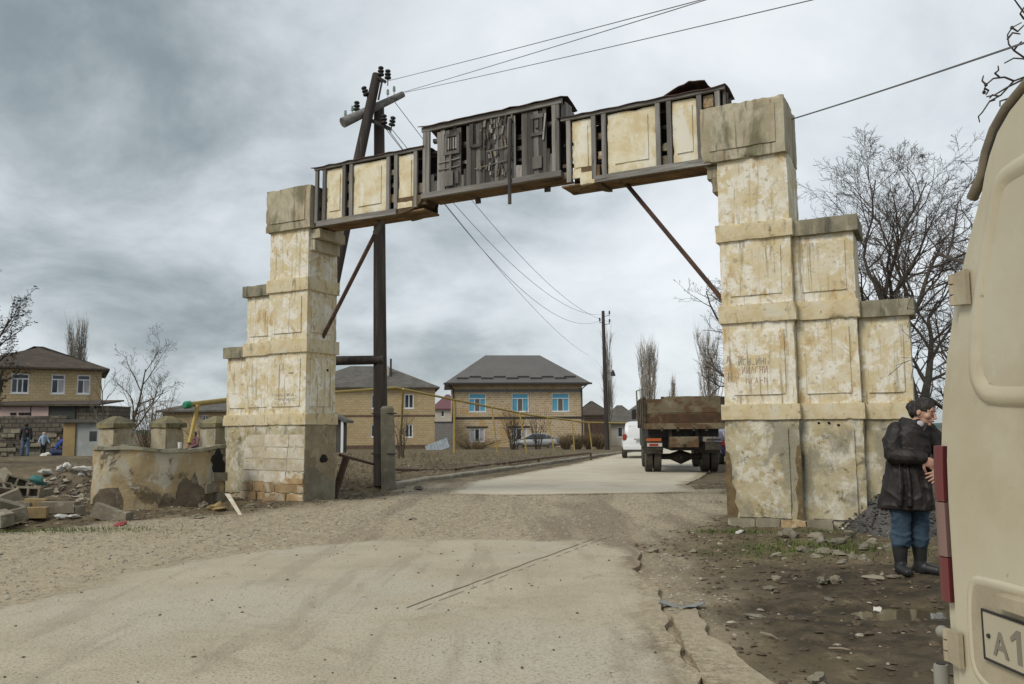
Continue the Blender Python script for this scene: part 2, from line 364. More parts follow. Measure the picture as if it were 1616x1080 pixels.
FARL = [PB(*q) for q in ((704, 781), (738, 762), (800, 752), (900, 734), (986, 715))]
fd = (FARL[-1] - FARL[-2]).normalized(); FARL += [FARL[-1] + fd * 15, FARL[-1] + fd * 70]
FARR = [PB(1105, 777)] + [p + Vector((5.6, -1.6, 0)) for p in FARL[1:]]
FAR = [(p.x, p.y) for p in FARL] + [(p.x, p.y) for p in reversed(FARR)] + [(PB(q, r_).x, PB(q, r_).y) for q, r_ in ((1000, 780), (900, 781), (800, 783))]
NEARPX = [(0, 957), (100, 932), (200, 905), (300, 883), (420, 868), (520, 856), (640, 851), (740, 849), (850, 853), (950, 852), (1003, 864), (1012, 882), (1002, 900), (1030, 922), (1045, 945), (1040, 965), (1052, 990), (1064, 1015), (1086, 1050), (1096, 1080)]
NEAR = [(PG(*q).x, PG(*q).y) for q in NEARPX] + [(.85, 3.6), (.55, 1.5), (.3, -4), (-9, -4), (-9.5, 5.2)]
FRAG = [(PG(*q).x, PG(*q).y) for q in ((1058, 972), (1098, 962), (1112, 985), (1118, 1006), (1150, 1022), (1160, 1036), (1190, 1058), (1225, 1082), (1180, 1084), (1120, 1078), (1090, 1040), (1072, 1005))]
GRAV = [(PG(*q).x, PG(*q).y) for q in ((0, 842), (150, 832), (350, 817), (530, 800), (640, 778), (700, 764), (760, 756), (1000, 760), (1130, 778), (1120, 800), (1060, 835), (1015, 870), (1045, 950), (1090, 1070))] + [(.9, 3), (.3, -6), (-14, -6), (-14, 12)]
WET = [(PG(*q).x, PG(*q).y) for q in ((1150, 905), (1300, 890), (1480, 900), (1640, 930), (1640, 1080), (1400, 1075), (1250, 1000), (1180, 960))]
PUD = PG(1452, 964)
def axis(a, b, st, far, gr=1.13):
    l = list(np.arange(a, b, st)); s_ = st; p = l[-1]; hi = []
    while p < far: s_ *= gr; p += s_; hi.append(p)
    s_ = st; p = l[0]; lo = []
    while p > -far: s_ *= gr; p -= s_; lo.append(p)
    return np.array(lo[::-1] + l + hi)
GX = axis(-11, 7.2, .05, 2600); GY = axis(3.0, 19.5, .05, 2600)
XX, YY = np.meshgrid(GX, GY)
def ground_parts(X, Y):
    X = np.asarray(X, float); Y = np.asarray(Y, float)
    b = base_z(X, Y)
    gr = ss(-1.0, .45, sdf(GRAV, X, Y) + .9 * vf(X, Y, 1.1, 4, 5))
    nr = ss(-.10, .05, sdf(NEAR, X, Y)); fr = ss(-.10, .05, sdf(FAR, X, Y)); fg = ss(-.08, .04, sdf(FRAG, X, Y))
    rd = np.maximum(np.maximum(nr, fr), fg)
    near = ss(60, 25, Y) * ss(40, 15, np.abs(X))
    dp = np.sqrt(((X - PUD.x) / .62) ** 2 + ((Y - PUD.y) / .30) ** 2); near = near * ss(.6, 1.6, dp)
    mud = .10 * vf(X, Y, .55, 3, 1) + .05 * vf(X, Y, 3.1, 4, 2) + ss(-6, -8.5, X) * .16 * vf(X, Y, 1.7, 4, 12)
    grv = .018 * vf(X, Y, 1.1, 3, 3) + .022 * vf(X, Y, 9, 3, 4)
    z = b + near * ((1 - gr) * mud + gr * grv) * (1 - rd)
    # verge behind the kerb and the dug-over bank by the pole
    kl = [(p.x - .1, p.y) for p in KERB] + [(-30, 80), (-30, 24), (-8, 19.6), (-4.6, 19.2)]
    dk = sdf(kl, X, Y)
    z = z + ss(-.1, .4, dk) * .12 + ss(.2, 1.6, dk) * ss(60, 30, Y) * (.22 + .25 * vf(X, Y, .8, 3, 9))
    z = z - .05 * rd
    # puddle hollow
    z = z - .06 * ss(1.25, .3, dp + .35 * vf(X, Y, 2.5, 3, 31))
    return z, gr, rd, dk
ZZ, GRM, RDM, DKM = ground_parts(XX, YY)
def HZ(x, y):
    i = int(np.clip(np.searchsorted(GX, x) - 1, 0, len(GX) - 2)); j = int(np.clip(np.searchsorted(GY, y) - 1, 0, len(GY) - 2))
    fx = (x - GX[i]) / (GX[i + 1] - GX[i]); fy = (y - GY[j]) / (GY[j + 1] - GY[j])
    return float((ZZ[j, i] * (1 - fx) + ZZ[j, i + 1] * fx) * (1 - fy) + (ZZ[j + 1, i] * (1 - fx) + ZZ[j + 1, i + 1] * fx) * fy)
def PH(px, py):      # sighting on the real ground
    z = 0.0
    for i in range(8):
        p = PG(px, py, z); z = .5 * z + .5 * HZ(p.x, p.y)
    return PG(px, py, z)
def grid_mesh(name, X, Y, Z):
    h, w = X.shape; me = bpy.data.meshes.new(name)
    co = np.stack([X, Y, Z], -1).reshape(-1, 3).astype(np.float32)
    i = np.arange(h * w).reshape(h, w); q = np.stack([i[:-1, :-1], i[:-1, 1:], i[1:, 1:], i[1:, :-1]], -1).reshape(-1, 4)
    me.vertices.add(len(co)); me.vertices.foreach_set('co', co.ravel()); me.loops.add(q.size); me.loops.foreach_set('vertex_index', q.ravel().astype(np.int32))
    me.polygons.add(len(q)); me.polygons.foreach_set('loop_start', np.arange(0, q.size, 4, dtype=np.int32)); me.polygons.foreach_set('use_smooth', np.ones(len(q), bool)); me.update(calc_edges=True)
    return me
gme = grid_mesh('ground', XX, YY, ZZ)
wet = ss(-.4, .5, sdf(WET, XX, YY) + .6 * vf(XX, YY, 1.5, 3, 21))
GR0, GR1, GR2 = PG(1290, 870), PG(80, 838), PG(1150, 840)
def blob(c, rx, ry): return np.exp(-((XX - c.x) / rx) ** 2 - ((YY - c.y) / ry) ** 2)
grass = np.clip(blob(GR0, 1.1, .55) + blob(GR1, 1.6, .35) * .9 + blob(GR2, .4, .3) * .8, 0, 1)
ca = gme.color_attributes.new('zone', 'FLOAT_COLOR', 'POINT')
ca.data.foreach_set('color', np.stack([GRM, grass, wet, np.clip(DKM, 0, 1)], -1).astype(np.float32).ravel())
def gravel_col(mixc, rng, nse):
    g = mixc(rng(nse(17, (1, 1, 1), 9, .74, 5), .38, .62), (.23, .185, .12), (.43, .365, .255))
    g = mixc(rng(nse(1.3, (1, .13, 1), 6, .62, 15, .3, R(-42)), .46, .64, .75), g, (.37, .31, .215))
    g = mixc(rng(nse(.9, (1, .11, 1), 7, .66, 25, .4, R(-48)), .50, .62, .85), g, (.205, .162, .11))
    g = mixc(rng(nse(46, (1, 1, 1), 4, .7, 8), .60, .67, .9), g, (.54, .49, .40))
    return mixc(rng(nse(30, (1, 1, 1), 5, .7, 28), .60, .68, .8), g, (.14, .11, .08))
def zone_cols(N, L, col, mixc, rng, nse, co):
    at_ = N.new('ShaderNodeAttribute'); at_.attribute_name = 'zone'; sp = N.new('ShaderNodeSeparateColor'); L.new(at_.outputs['Color'], sp.inputs[0])
    def lay(c, fac, b):
        return mixc(fac, c, b)
    gcol = gravel_col(mixc, rng, nse)
    c = lay(col, sp.outputs[0], gcol)
    def masked(mask, noi):
        mm = N.new('ShaderNodeMath'); mm.operation = 'MULTIPLY'; L.new(mask, mm.inputs[0]); L.new(noi, mm.inputs[1]); return mm.outputs[0]
    wcol = mixc(rng(nse(5, (1, 1, 1), 6, .6, 33), .4, .62), (.042, .033, .021), (.082, .063, .038))
    c = mixc(masked(sp.outputs[2], rng(nse(2.3, (1, 1, 1), 5, .6, 44), .25, .5)), c, wcol)
    c = mixc(masked(sp.outputs[1], rng(nse(9, (1, 1, 1), 6, .7, 55), .44, .60, .9)), c, (.085, .105, .03))
    return c
mk('earth', (.145, .112, .066), (.092, .071, .042), scale=1.3, rough=.95, bump=.9, bscale=15, bdist=.03, spec=.25, extra=zone_cols, layers=(
    dict(c=(.23, .18, .11), s=5, lo=.52, hi=.66, a=.7), dict(c=(.075, .056, .038), s=7, lo=.55, hi=.70, a=.8), dict(c=(.33, .29, .22), s=26, lo=.66, hi=.72, a=.8, r=.7)))
gme.materials.append(M_['earth']); tag(link('ground', gme), kind='structure')

def road_edge(N, L, col, mixc, rng, nse, co):
    at_ = N.new('ShaderNodeAttribute'); at_.attribute_name = 'edge'
    ad = N.new('ShaderNodeMath'); ad.operation = 'MULTIPLY_ADD'; L.new(nse(1.6, (1, 1, 1), 8, .68, 77), ad.inputs[0]); ad.inputs[1].default_value = 1.5; L.new(at_.outputs['Fac'], ad.inputs[2])
    return mixc(rng(ad.outputs[0], 1.28, .88), col, gravel_col(mixc, rng, nse))
mk('concrete_road', (.47, .41, .30), (.405, .35, .25), extra=road_edge, scale=1.1, rough=.93, bump=.6, bscale=55, bdist=.014, spec=.25, detail=8, layers=(
    dict(c=(.46, .42, .34), s=.45, lo=.46, hi=.62, a=.7), dict(c=(.25, .21, .155), s=1.3, lo=.60, hi=.76, a=.55, w=.8),
    dict(c=(.31, .26, .18), s=2.2, lo=.56, hi=.70, a=.55, w=1.2), dict(c=(.30, .255, .185), s=2.0, lo=.54, hi=.66, a=.45, st=(1.6, .16, 1), o=91), dict(c=(.28, .24, .175), s=48, lo=.54, hi=.62, a=.7, r=.75, h=-.6), dict(c=(.17, .14, .10), s=21, lo=.67, hi=.73, a=.7, r=.7), dict(c=(.52, .48, .40), s=60, lo=.60, hi=.68, a=.5, r=.7)))
mk('concrete_far', (.53, .475, .375), (.47, .415, .315), extra=road_edge, scale=.6, rough=.93, bump=.3, bscale=40, layers=(dict(c=(.36, .31, .235), s=.7, lo=.56, hi=.72, a=.6), dict(c=(.30, .26, .19), s=9, lo=.62, hi=.72, a=.5)))
def slab(name, poly, lift, mat_, step=.12, jit=.035, inner=.45, seed=3):
    pts = []; n = len(poly); rg = random.Random(seed)
    for i in range(n):
        a = Vector(poly[i]).to_2d() if len(poly[i]) > 2 else Vector(poly[i]); b = Vector(poly[(i + 1) % n]) if len(poly[(i + 1) % n]) == 2 else Vector(poly[(i + 1) % n]).to_2d()
        st = step * max(1, min(a.y, 70) / 9); k = max(1, int((b - a).length / st))
        nv = Vector((-(b - a).y, (b - a).x)).normalized()
        for j in range(k):
            q = a + (b - a) * (j / k); pts.append(q + nv * (jit * 2.2 * nz(q.x * 2.1, q.y * 2.1, seed) + jit * nz(q.x * 9, q.y * 9, seed)))
    ne = len(pts); xs = [p.x for p in pts]; ys = [p.y for p in pts]
    gxs = np.arange(min(xs), max(xs), inner); gys = np.arange(min(ys), max(ys), inner)
    A_, B_ = np.meshgrid(gxs, gys); A_ = A_ + (np.random.RandomState(seed).rand(*A_.shape) - .5) * inner * .6
    dd = sdf([(p.x, p.y) for p in pts], A_, B_)
    pts += [Vector((x, y)) for x, y in zip(A_[dd > .12], B_[dd > .12])]
    r_ = delaunay_2d_cdt(pts, [(i, (i + 1) % ne) for i in range(ne)], [list(range(ne))], 1, 1e-5)
    vs_ = [Vector((p.x, p.y, float(base_z(p.x, p.y)) + lift + .012 * fbm(p.x * .6, p.y * .6, seed))) for p in r_[0]]
    mb = MB(); fs = [tuple(f) for f in r_[2]]
    cnt = {}
    for f in fs:
        for a, b in zip(f, f[1:] + f[:1]): cnt[(a, b)] = 1
    bd = [(a, b) for a, b in cnt if (b, a) not in cnt]; off = len(vs_)
    low = {}
    for a, b in bd:
        for q in (a, b):
            if q not in low: low[q] = off + len(low)
    vs_ += [vs_[q] - Vector((0, 0, lift + .09)) for q in low]
    fs += [(b, a, low[a], low[b]) for a, b in bd]
    nt_ = off; mb.add(vs_, fs); o = mb.build(name, mat_, smooth=35)
    pe = [(p.x, p.y) for p in pts[:ne]]; dd = np.clip(sdf(pe, np.array([v.x for v in vs_]), np.array([v.y for v in vs_])) / .6, 0, 1); dd[nt_:] = 0
    at_ = o.data.attributes.new('edge', 'FLOAT', 'POINT'); at_.data.foreach_set('value', dd.astype(np.float32))
    return tag(o, kind='structure')
slab('road', NEAR, .012, 'concrete_road', seed=3, inner=.28)
slab('road', FAR, .015, 'concrete_far', seed=5, inner=.8)
slab('road', FRAG, .012, 'concrete_road', step=.06, jit=.02, inner=.2, seed=8)

# twin tar joint running down the near slab
mk('tar', (.23, .185, .13), (.17, .14, .10), scale=8, rough=.95, bump=.3)
road0 = [o for o in bpy.data.objects if o.name.startswith('road')][0]
rgj = random.Random(6)
for o_, w_ in ((0, .012), (-.11, .007)):
    a_, b_ = PG(938, 852), PG(640, 962); pts_ = [a_.lerp(b_, t_ / 40) for t_ in range(41)]; mbj = MB()
    for i_ in range(40):
        if rgj.random() < (.06 if o_ == 0 else .35): continue
        p_, q_ = pts_[i_], pts_[i_ + 1]; d_ = (q_ - p_).normalized(); s_ = Vector((d_.y, -d_.x, 0))
        def jp(p, k): z0_ = .0165 + .012 * fbm(p.x * .6, p.y * .6, 3); c_ = p + s_ * (o_ + .02 * nz(p.x * 3, p.y * 3, 1)); return [(c_ - s_ * w_ * k).to_2d().to_3d() + Vector((0, 0, z0_)), (c_ + s_ * w_ * k).to_2d().to_3d() + Vector((0, 0, z0_))]
        e0, e1 = jp(p_, .6 + .6 * abs(nz(i_ * .7, 1, 1))), jp(q_, .6 + .6 * abs(nz(i_ * .7 + .7, 1, 1))); mbj.add([e0[0], e0[1], e1[1], e1[0]], [(0, 1, 2, 3)])
    tag(mbj.build('tar_joint', 'tar', road0), kind='stuff')

# kerb along the left of the far road
mk('kerb_conc', (.27, .24, .185), (.20, .175, .13), scale=2, rough=.95, bump=.4, bscale=14, layers=(dict(c=(.35, .32, .26), s=1.5, lo=.52, hi=.64, a=.7), dict(c=(.10, .09, .06), s=5, lo=.60, hi=.72, a=.7)))
kerb = MB().add([KERB[0] + Vector((0, 0, -5))] * 3, [(0, 1, 2)]); kerb = None
kerb_root = tag(link('kerb', None), kind='structure')
acc = 0
for i in range(len(KERB) - 1):
    a, b = KERB[i], KERB[i + 1]; Ld = (b - a).length; k = max(1, int(round(Ld / 1.5)))
    for j in range(k):
        if (a + (b - a) * (j / k)).y > 72: continue
        p, q = a + (b - a) * ((j + .01) / k), a + (b - a) * ((j + .985) / k); d = (q - p).normalized(); sdv = Vector((d.y, -d.x, 0))
        zt = .115 + rnd.uniform(-.012, .012) + float(base_z(p.x, p.y)); w_ = .16; off = rnd.uniform(-.02, .02)
        mb = MB(); rings = []
        for s_ in (p, q):
            zt2 = zt + rnd.uniform(-.006, .006); c = Vector((s_.x, s_.y, 0)) + sdv * off
            rings.append([c + sdv * (-w_) + Vector((0, 0, -.2)), c + sdv * w_ + Vector((0, 0, zt2 - .32)), c + sdv * (w_ - .02) + Vector((0, 0, zt2 - .03)), c + sdv * (w_ - .05) + Vector((0, 0, zt2)), c + sdv * (-w_) + Vector((0, 0, zt2))])
        mb.loft(rings); mb.build('kerb_stone', 'kerb_conc', kerb_root)

# distant hills on the horizon
mk('hill_green', (.055, .085, .065), (.075, .10, .085), scale=.004, rough=1, bump=0)
hx = np.linspace(-2400, 2600, 90); hy = np.linspace(1500, 2300, 8); HX, HY = np.meshgrid(hx, hy)
HZ_ = np.sin(np.clip((HY - 1500) / 800, 0, 1) * math.pi) * (34 + 22 * vf(HX, HY * 0, .0021, 3, 4) * 2) * (.35 + .65 * ss(-900, 700, HX)) - 12
hm = grid_mesh('hills', HX, HY, HZ_); hm.materials.append(M_['hill_green']); tag(link('hills', hm), kind='structure')

# ------------------------------------------------------------------ the gateway
GY0 = 14.25; YAW = R(28.13)
def GWP(u, v, z): return Vector((u * math.cos(YAW) + v * math.sin(YAW), GY0 - u * math.sin(YAW) + v * math.cos(YAW), z))
gw = thing('gateway_arch', 'tall stepped stone gateway with decayed wooden beam spanning the road', 'gateway', (0, GY0, 0), -YAW)
Zb = dict(g=-.15, b4b=1.556, b4t=1.79, b3b=3.025, b3t=3.30, b2b=4.298, b2t=4.568, bb=5.584, top=6.485)
def pier(sgn, main, mid, third, blk, lab):
    s = 11 if sgn < 0 else 23
    # columns: (u0,u1,v0,v1,ztop)
    cols = ((*main, 0.0, .91, Zb['bb']), (*mid, .15, .86, Zb['b2b']), (*third, .30, .78, Zb['b3b']))
    mb = MB()
    for k, (a, b, v0, v1, zt) in enumerate(cols):
        rough_box(mb, a, b, v0, v1, Zb['b4b'] - .02, zt + .02, .065, .006, .035, seed=s + k)
    body = mb.build('pier', 'plaster', gw, smooth=40); tag(body, lab)
    for k, (a, b, v0, v1, zt) in enumerate(cols):
        e_ = .046
        lo = MB(); rough_box(lo, a - .012, b + .012, v0 - .012, v1 + .012, Zb['g'], Zb['b4b'], .06, .009, .06, seed=s + 7 + k)
        lo.build('plinth', 'plaster_low', body, smooth=40)
        for nm, z0, z1 in (('band', 'b4b', 'b4t'), ('band', 'b3b', 'b3t'), ('band', 'b2b', 'b2t')):
            if k == 1 and False: pass
            if k == 2 and z0 == 'b2b': continue
            capm = (k == 2 and z0 == 'b3b') or (k == 1 and z0 == 'b2b')
            ee = e_ + (.03 if capm else 0) ; h0, h1 = Zb[z0] - k * .004, Zb[z1] - k * .004 - (.03 if capm else 0)
            bm_ = MB(); ia, ib = (a - ee, b + ee)
            if k and sgn < 0: ib = b - .0 + (.0)
            if k and sgn > 0: ia = a
            rough_box(bm_, ia, ib, v0 - ee, v1 + ee, h0, h1, .045, .005, .04, cfreq=4, seed=s + k * 3 + h0)
            bm_.build('cap_stone' if capm else 'band', 'cap' if capm else 'band', body, smooth=40)
        # raised panels on the front of each stage
        zs_ = [(Zb['b4t'], Zb['b3b']), (Zb['b3t'], Zb['b2b'])] if k < 2 else [(Zb['b4t'], Zb['b3b'])]
        w = b - a
        for z0, z1 in zs_:
            pm = MB(); rough_box(pm, a + w * .14, b - w * .14, v0 - .022, v0 + .02, z0 + .14, z1 - .12, .08, .004, .012, seed=s + z0 + k)
            pm.build('panel', 'plaster', body, smooth=40)
        if sgn > 0 or k == 2:
            pm = MB(); rough_box(pm, a + w * .15, b - w * .13, v0 - .044, v0 + .02, .12, Zb['b4b'] - .13, .08, .006, .03, seed=s + 31 + k)
            pm.build('panel', 'plaster_low', body, smooth=40)
    # passage side panels
    uu = main[1] if sgn < 0 else main[0]
    for z0, z1 in ((Zb['b4t'], Zb['b3b']), (Zb['b3t'], Zb['b2b'])):
        pm = MB(); rough_box(pm, uu - .03, uu + .03, .13, .78, z0 + .14, z1 - .12, .08, .004, .012, seed=s + z0 + 5)
        pm.build('panel', 'plaster', body, smooth=40)
    tb = MB(); rough_box(tb, blk[0], blk[1], -.07, .99, Zb['bb'], Zb['top'], .06, .006, .05, seed=s + 2)
    hb = tb.build('head_block', 'block_stain', body, smooth=40)
    pm = MB(); rough_box(pm, blk[0] + .14, blk[1] - .14, -.090, -.04, Zb['bb'] + .17, Zb['top'] - .12, .08, .004, .014, seed=s + 3); pm.build('panel', 'block_stain', body, smooth=40)
    return body
PL = pier(-1, (-5.775, -4.718), (-6.56, -5.775), (-7.26, -6.56), (-5.845, -4.626), 'left pier, lower and set farther from the road bend, with bare stone blocks at its foot')
PR = pier(1, (3.674, 4.735), (4.735, 5.59), (5.59, 6.26), (3.449, 4.736), 'right pier standing beside the gravel heap')
PL['label'] = 'left pier with bare stone blocks showing at its foot'

# bare stone on the left pier foot: whitewashed limestone rows, then tan sandstone rows
rs = random.Random(4)
z = .40; rows = [(.40, .62), (.63, .86), (.87, 1.10), (1.11, 1.36)]
for i, (z0, z1) in enumerate(rows):
    u = -5.80 - (.55 if i % 2 else .2)
    u = -6.52
    while u < -4.74:
        w = rs.uniform(.38, .66); u1 = min(u + w, -4.705)
        if -4.72 - u1 < .16: u1 = -4.705
        vf0 = -.012 if u > -5.79 else .138
        if u < -5.80 and u1 > -5.785: u1 = -5.785
        if rs.random() < .93 and u1 - u > .1:
            sb = MB(); rough_box(sb, u + .006, u1 - .006, vf0 - rs.uniform(.004, .016), vf0 + .05, z0 + .003, z1 - .003, .06, .009, .022, seed=rs.random() * 50)
            sb.build('stone', 'limestone', PL, smooth=40)
        u = u1
for i, (z0, z1) in enumerate(((-.12, .185), (.195, .395))):
    u = -6.56
    while u < -4.74:
        w = rs.uniform(.32, .75); u1 = min(u + w, -4.69)
        if -4.70 - u1 < .2: u1 = -4.69
        vf0 = -.012 if u > -5.79 else .138
        if u < -5.80 and u1 > -5.785: u1 = -5.785
        sb = MB(); rough_box(sb, u + .008, u1 - .008, vf0 - .015 - .03 * rs.random() - .015 * (1 - i), vf0 + .06, z0 + .006, z1 - .006, .06, .012, .035, seed=rs.random() * 50)
        sb.build('stone', 'sandstone', PL, smooth=40); u = u1
# fallen render on the passage face of the left pier
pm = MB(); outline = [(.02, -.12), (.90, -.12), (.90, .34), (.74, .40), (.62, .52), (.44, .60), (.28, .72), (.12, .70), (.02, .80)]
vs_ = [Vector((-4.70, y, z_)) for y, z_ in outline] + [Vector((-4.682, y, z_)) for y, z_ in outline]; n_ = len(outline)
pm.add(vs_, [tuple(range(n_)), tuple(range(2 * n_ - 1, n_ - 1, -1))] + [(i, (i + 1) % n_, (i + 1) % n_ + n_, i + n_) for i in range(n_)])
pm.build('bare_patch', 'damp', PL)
for (y, z_, r_) in ((.55, .86, .10), (.62, 2.68, .045), (.60, 2.80, .02)):
    MB().sphere((-4.70, y, z_), r_, 10, 6, .35, 1.3, .9, .5, y).build('hole', 'shade_black', PL, smooth=True)  # black lumps paint the shade of holes in the face
for (u, z_, r_) in ((5.00, 1.50, .018), (5.14, 1.50, .02), (5.27, 1.47, .018), (5.06, 1.26, .018)):
    MB().sphere((u, .135, z_), r_, 8, 6, 1.2, .5, 1, .4, u).build('hole', 'shade_black', PR, smooth=True)  # small black lumps, hole shade as colour
# damp stone course at the foot of the right pier
for i in range(4):
    u = 3.72 + i * .36
    sb = MB(); rough_box(sb, u, u + .35, -.05, .06, -.12, .10 + .02 * (i % 2), .06, .012, .04, seed=i * 3.3); sb.build('stone', 'sandstone' if i == 2 else 'damp', PR, smooth=40)

def patch(par, pts, y, m_, d=.012):
    n = len(pts); jp_ = [(u + .02 * nz(u * 9, z_ * 9, 2), z_) for u, z_ in pts]
    MB().add([Vector((u, y, z_)) for u, z_ in jp_] + [Vector((u, y + d, z_)) for u, z_ in jp_], [tuple(range(n)), tuple(range(2 * n - 1, n - 1, -1))] + [(i, (i + 1) % n, (i + 1) % n + n, i + n) for i in range(n)]).build('bare_patch', m_, par)
patch(PR, [(3.66, .1), (3.80, .1), (3.83, .22), (3.78, .34), (3.80, .50), (3.74, .62), (3.76, .85), (3.72, 1.05), (3.66, 1.1)], -.020, 'earth_stain')
patch(PR, [(4.66, .12), (4.75, .12), (4.75, 1.2), (4.70, 1.18), (4.68, .95), (4.71, .7), (4.66, .55), (4.69, .32)], -.020, 'earth_stain')
MB().box(-4.7035, -4.695, .0, .92, .3, 1.55).build('brown_face', 'brown_render', PL)  # brown sheet covering the whole passage face of the left plinth
patch(PL, [(-5.30, .38), (-4.72, .38), (-4.70, .60), (-4.80, .52), (-4.92, .58), (-5.02, .47), (-5.16, .50)], -.050, 'sandstone', .03)
# graffiti: rows of faded painted strokes
flat('paint_grey', (.29, .28, .255), .8); flat('paint_red', (.40, .28, .20), .8); flat('paint_white', (.66, .655, .62), .85)
def strokes(parent, u0, u1, z0, h, v, n, mat_, seed, slim=.010):
    rg = random.Random(seed); mb = MB(); u = u0
    st = (u1 - u0) / n
    for i in range(n):
        c = u0 + st * (i + .5); kind = rg.randrange(5); w = st * .62
        segs = {0: [((-.5, 0), (-.5, 1)), ((.5, 0), (.5, 1)), ((-.5, .5), (.5, .5))], 1: [((-.5, 0), (0, 1)), ((0, 1), (.5, 0))], 2: [((-.5, 0), (-.5, 1)), ((-.5, 1), (.5, .5)), ((.5, .5), (.5, 0))],
                3: [((-.5, 0), (.5, 1)), ((-.5, 1), (-.5, 0)), ((.5, 1), (.5, 0))], 4: [((.5, 1), (-.5, .8)), ((-.5, .8), (-.5, .1)), ((-.5, .1), (.5, 0))]}[kind]
        for (a, b) in segs:
            if rg.random() < .12: continue
            p = Vector((c + a[0] * w, v, z0 + a[1] * h)); q = Vector((c + b[0] * w, v, z0 + b[1] * h)); d = (q - p)
            if d.length < 1e-5: continue
            nrm = Vector((-d.z, 0, d.x)).normalized() * slim * rg.uniform(.35, .7)
            mb.add([p - nrm, q - nrm, q + nrm, p + nrm], [(0, 1, 2, 3)])
    mb.build('graffiti', mat_, parent)
vL = -.0285
strokes(PL, -5.62, -5.00, 2.14, .055, vL, 9, 'paint_grey', 1, .008); strokes(PL, -5.45, -4.97, 2.045, .055, vL, 6, 'paint_grey', 2, .009); strokes(PL, -5.55, -5.20, 1.965, .05, vL, 4, 'paint_grey', 3, .006)
strokes(PL, -5.42, -5.30, 2.66, .16, vL, 2, 'paint_grey', 5, .007); strokes(PL, -5.2, -5.0, 2.60, .02, vL, 1, 'paint_grey', 6, .008)
vR = -.0285
strokes(PR, 3.90, 4.36, 2.38, .10, vR, 7, 'paint_grey', 11, .010); strokes(PR, 3.95, 4.34, 2.25, .11, vR, 6, 'paint_red', 12, .008); strokes(PR, 4.00, 4.34, 2.10, .09, vR, 5, 'paint_red', 13, .007)
strokes(PR, 3.71, 3.79, 2.42, .12, -.012, 1, 'paint_red', 20, .008); strokes(PR, 3.73, 3.80, 2.14, .14, -.012, 1, 'paint_grey', 14, .007)

# corbels under the beam ends
for (a, b, z0, z1, par) in ((-4.72, -4.46, 5.36, 5.57, PL), (-4.72, -4.60, 5.12, 5.355, PL), (3.50, 3.70, 5.36, 5.57, PR), (3.58, 3.70, 5.14, 5.355, PR)):
    sb = MB(); rough_box(sb, a, b, .05, .85, z0, z1, .07, .01, .05, seed=a); sb.build('corbel', 'block_stain', par, smooth=40)

mk('inner_shade', (.030, .026, .023), (.045, .04, .035), scale=4, rough=.95, bump=.3)  # near-black wood stands in for the shade inside the enclosed beam
# ---- wooden beam, three sections
FV = .03      # front plane
def plank(par, u0, u1, z0, z1, v=FV, th=.022, mat_='grey_wood', name='plank', jit=.004, tilt=0):
    M = T((u0 + u1) / 2, v, (z0 + z1) / 2) @ rot('Y', tilt) @ rot('Z', rnd.uniform(-.01, .01))
    w, h = (u1 - u0) / 2, (z1 - z0) / 2
    mb = MB(); ns = 4
    rings = []
    for k in range(ns + 1):
        zz = -h + 2 * h * k / ns; ww = w * (1 + rnd.uniform(-.03, .03)); dv = rnd.uniform(-jit, jit); du = rnd.uniform(-jit, jit) * .5
        rings.append([M @ Vector((-ww + du, -th / 2 + dv, zz)), M @ Vector((ww + du, -th / 2 + dv * .5, zz)), M @ Vector((ww + du, th / 2 + dv * .5, zz)), M @ Vector((-ww + du, th / 2 + dv, zz))])
    mb.loft(rings)
    return mb.build(name, mat_, par)
def rail(par, p0, p1, w, h, mat_='rail_wood', name='rail'):
    p0, p1 = Vector(p0), Vector(p1); d = (p1 - p0).normalized(); s_ = Vector((0, 1, 0)); up = d.cross(s_).normalized() * -1
    mb = MB(); rings = []; k = max(2, int((p1 - p0).length / .5))
    for i in range(k + 1):
        c = p0 + (p1 - p0) * (i / k) + Vector((0, rnd.uniform(-.004, .004), rnd.uniform(-.005, .005)))
        rings.append([c - s_ * w - up * h, c + s_ * w - up * h, c + s_ * w + up * h, c - s_ * w + up * h])
    mb.loft(rings); return mb.build(name, mat_, par)
def section(u0, u1, z0, z1, lab, vb=.56):
    # dark inner box behind the boards: back boarding, floor boarding and joists
    mb = MB(); mb.box(u0 + .03, u1 - .03, vb - .03, vb, z0 + .03, z1 - .02)
    o = mb.build('beam_section', 'inner_shade', gw); tag(o, lab)
    k = int((vb - FV) / .15)
    for i in range(k + 1):
        v0 = FV + .01 + i * ((vb - FV) / (k + 1)); 
        mb = MB().box(u0, u1, v0, v0 + (vb - FV) / (k + 1) - .008, z0 - .005 + rnd.uniform(-.006, .006), z0 + .025, j=.003); mb.build('soffit_board', 'soffit_wood', o)
    u = u0 + .2
    while u < u1 - .1:
        MB().box(u, u + .05, .14, vb - .04, z0 + .03, z0 + .12).build('joist', 'inner_shade', o)
        for zz in (z0 + .3 * (z1 - z0), z0 + .62 * (z1 - z0)):
            MB().box(u - .2, u + .22, .12, .15, zz, zz + .06, j=.01).build('noggin', 'inner_shade', o)
        u += .43
    return o
def ppanel(par, u0, u1, z0, z1, seed=0, chip=.03):
    mb = MB(); rough_box(mb, u0, u1, FV + .005, FV + .05, z0, z1, .07, .006, chip, cfreq=5, seed=seed); mb.build('plaster_panel', 'panel_paint', par, smooth=40)
    w = min(.13, (u1 - u0) * .17)
    mb = MB(); rough_box(mb, u0 + w, u1 - w, FV - .016, FV + .03, z0 + .17, z1 - .12, .07, .004, chip * .5, cfreq=5, seed=seed + 2); mb.build('raised_panel', 'panel_paint', par, smooth=40)
BL = section(-4.58, -1.89, 5.60, 6.80, 'left beam section with three cream plaster panels')
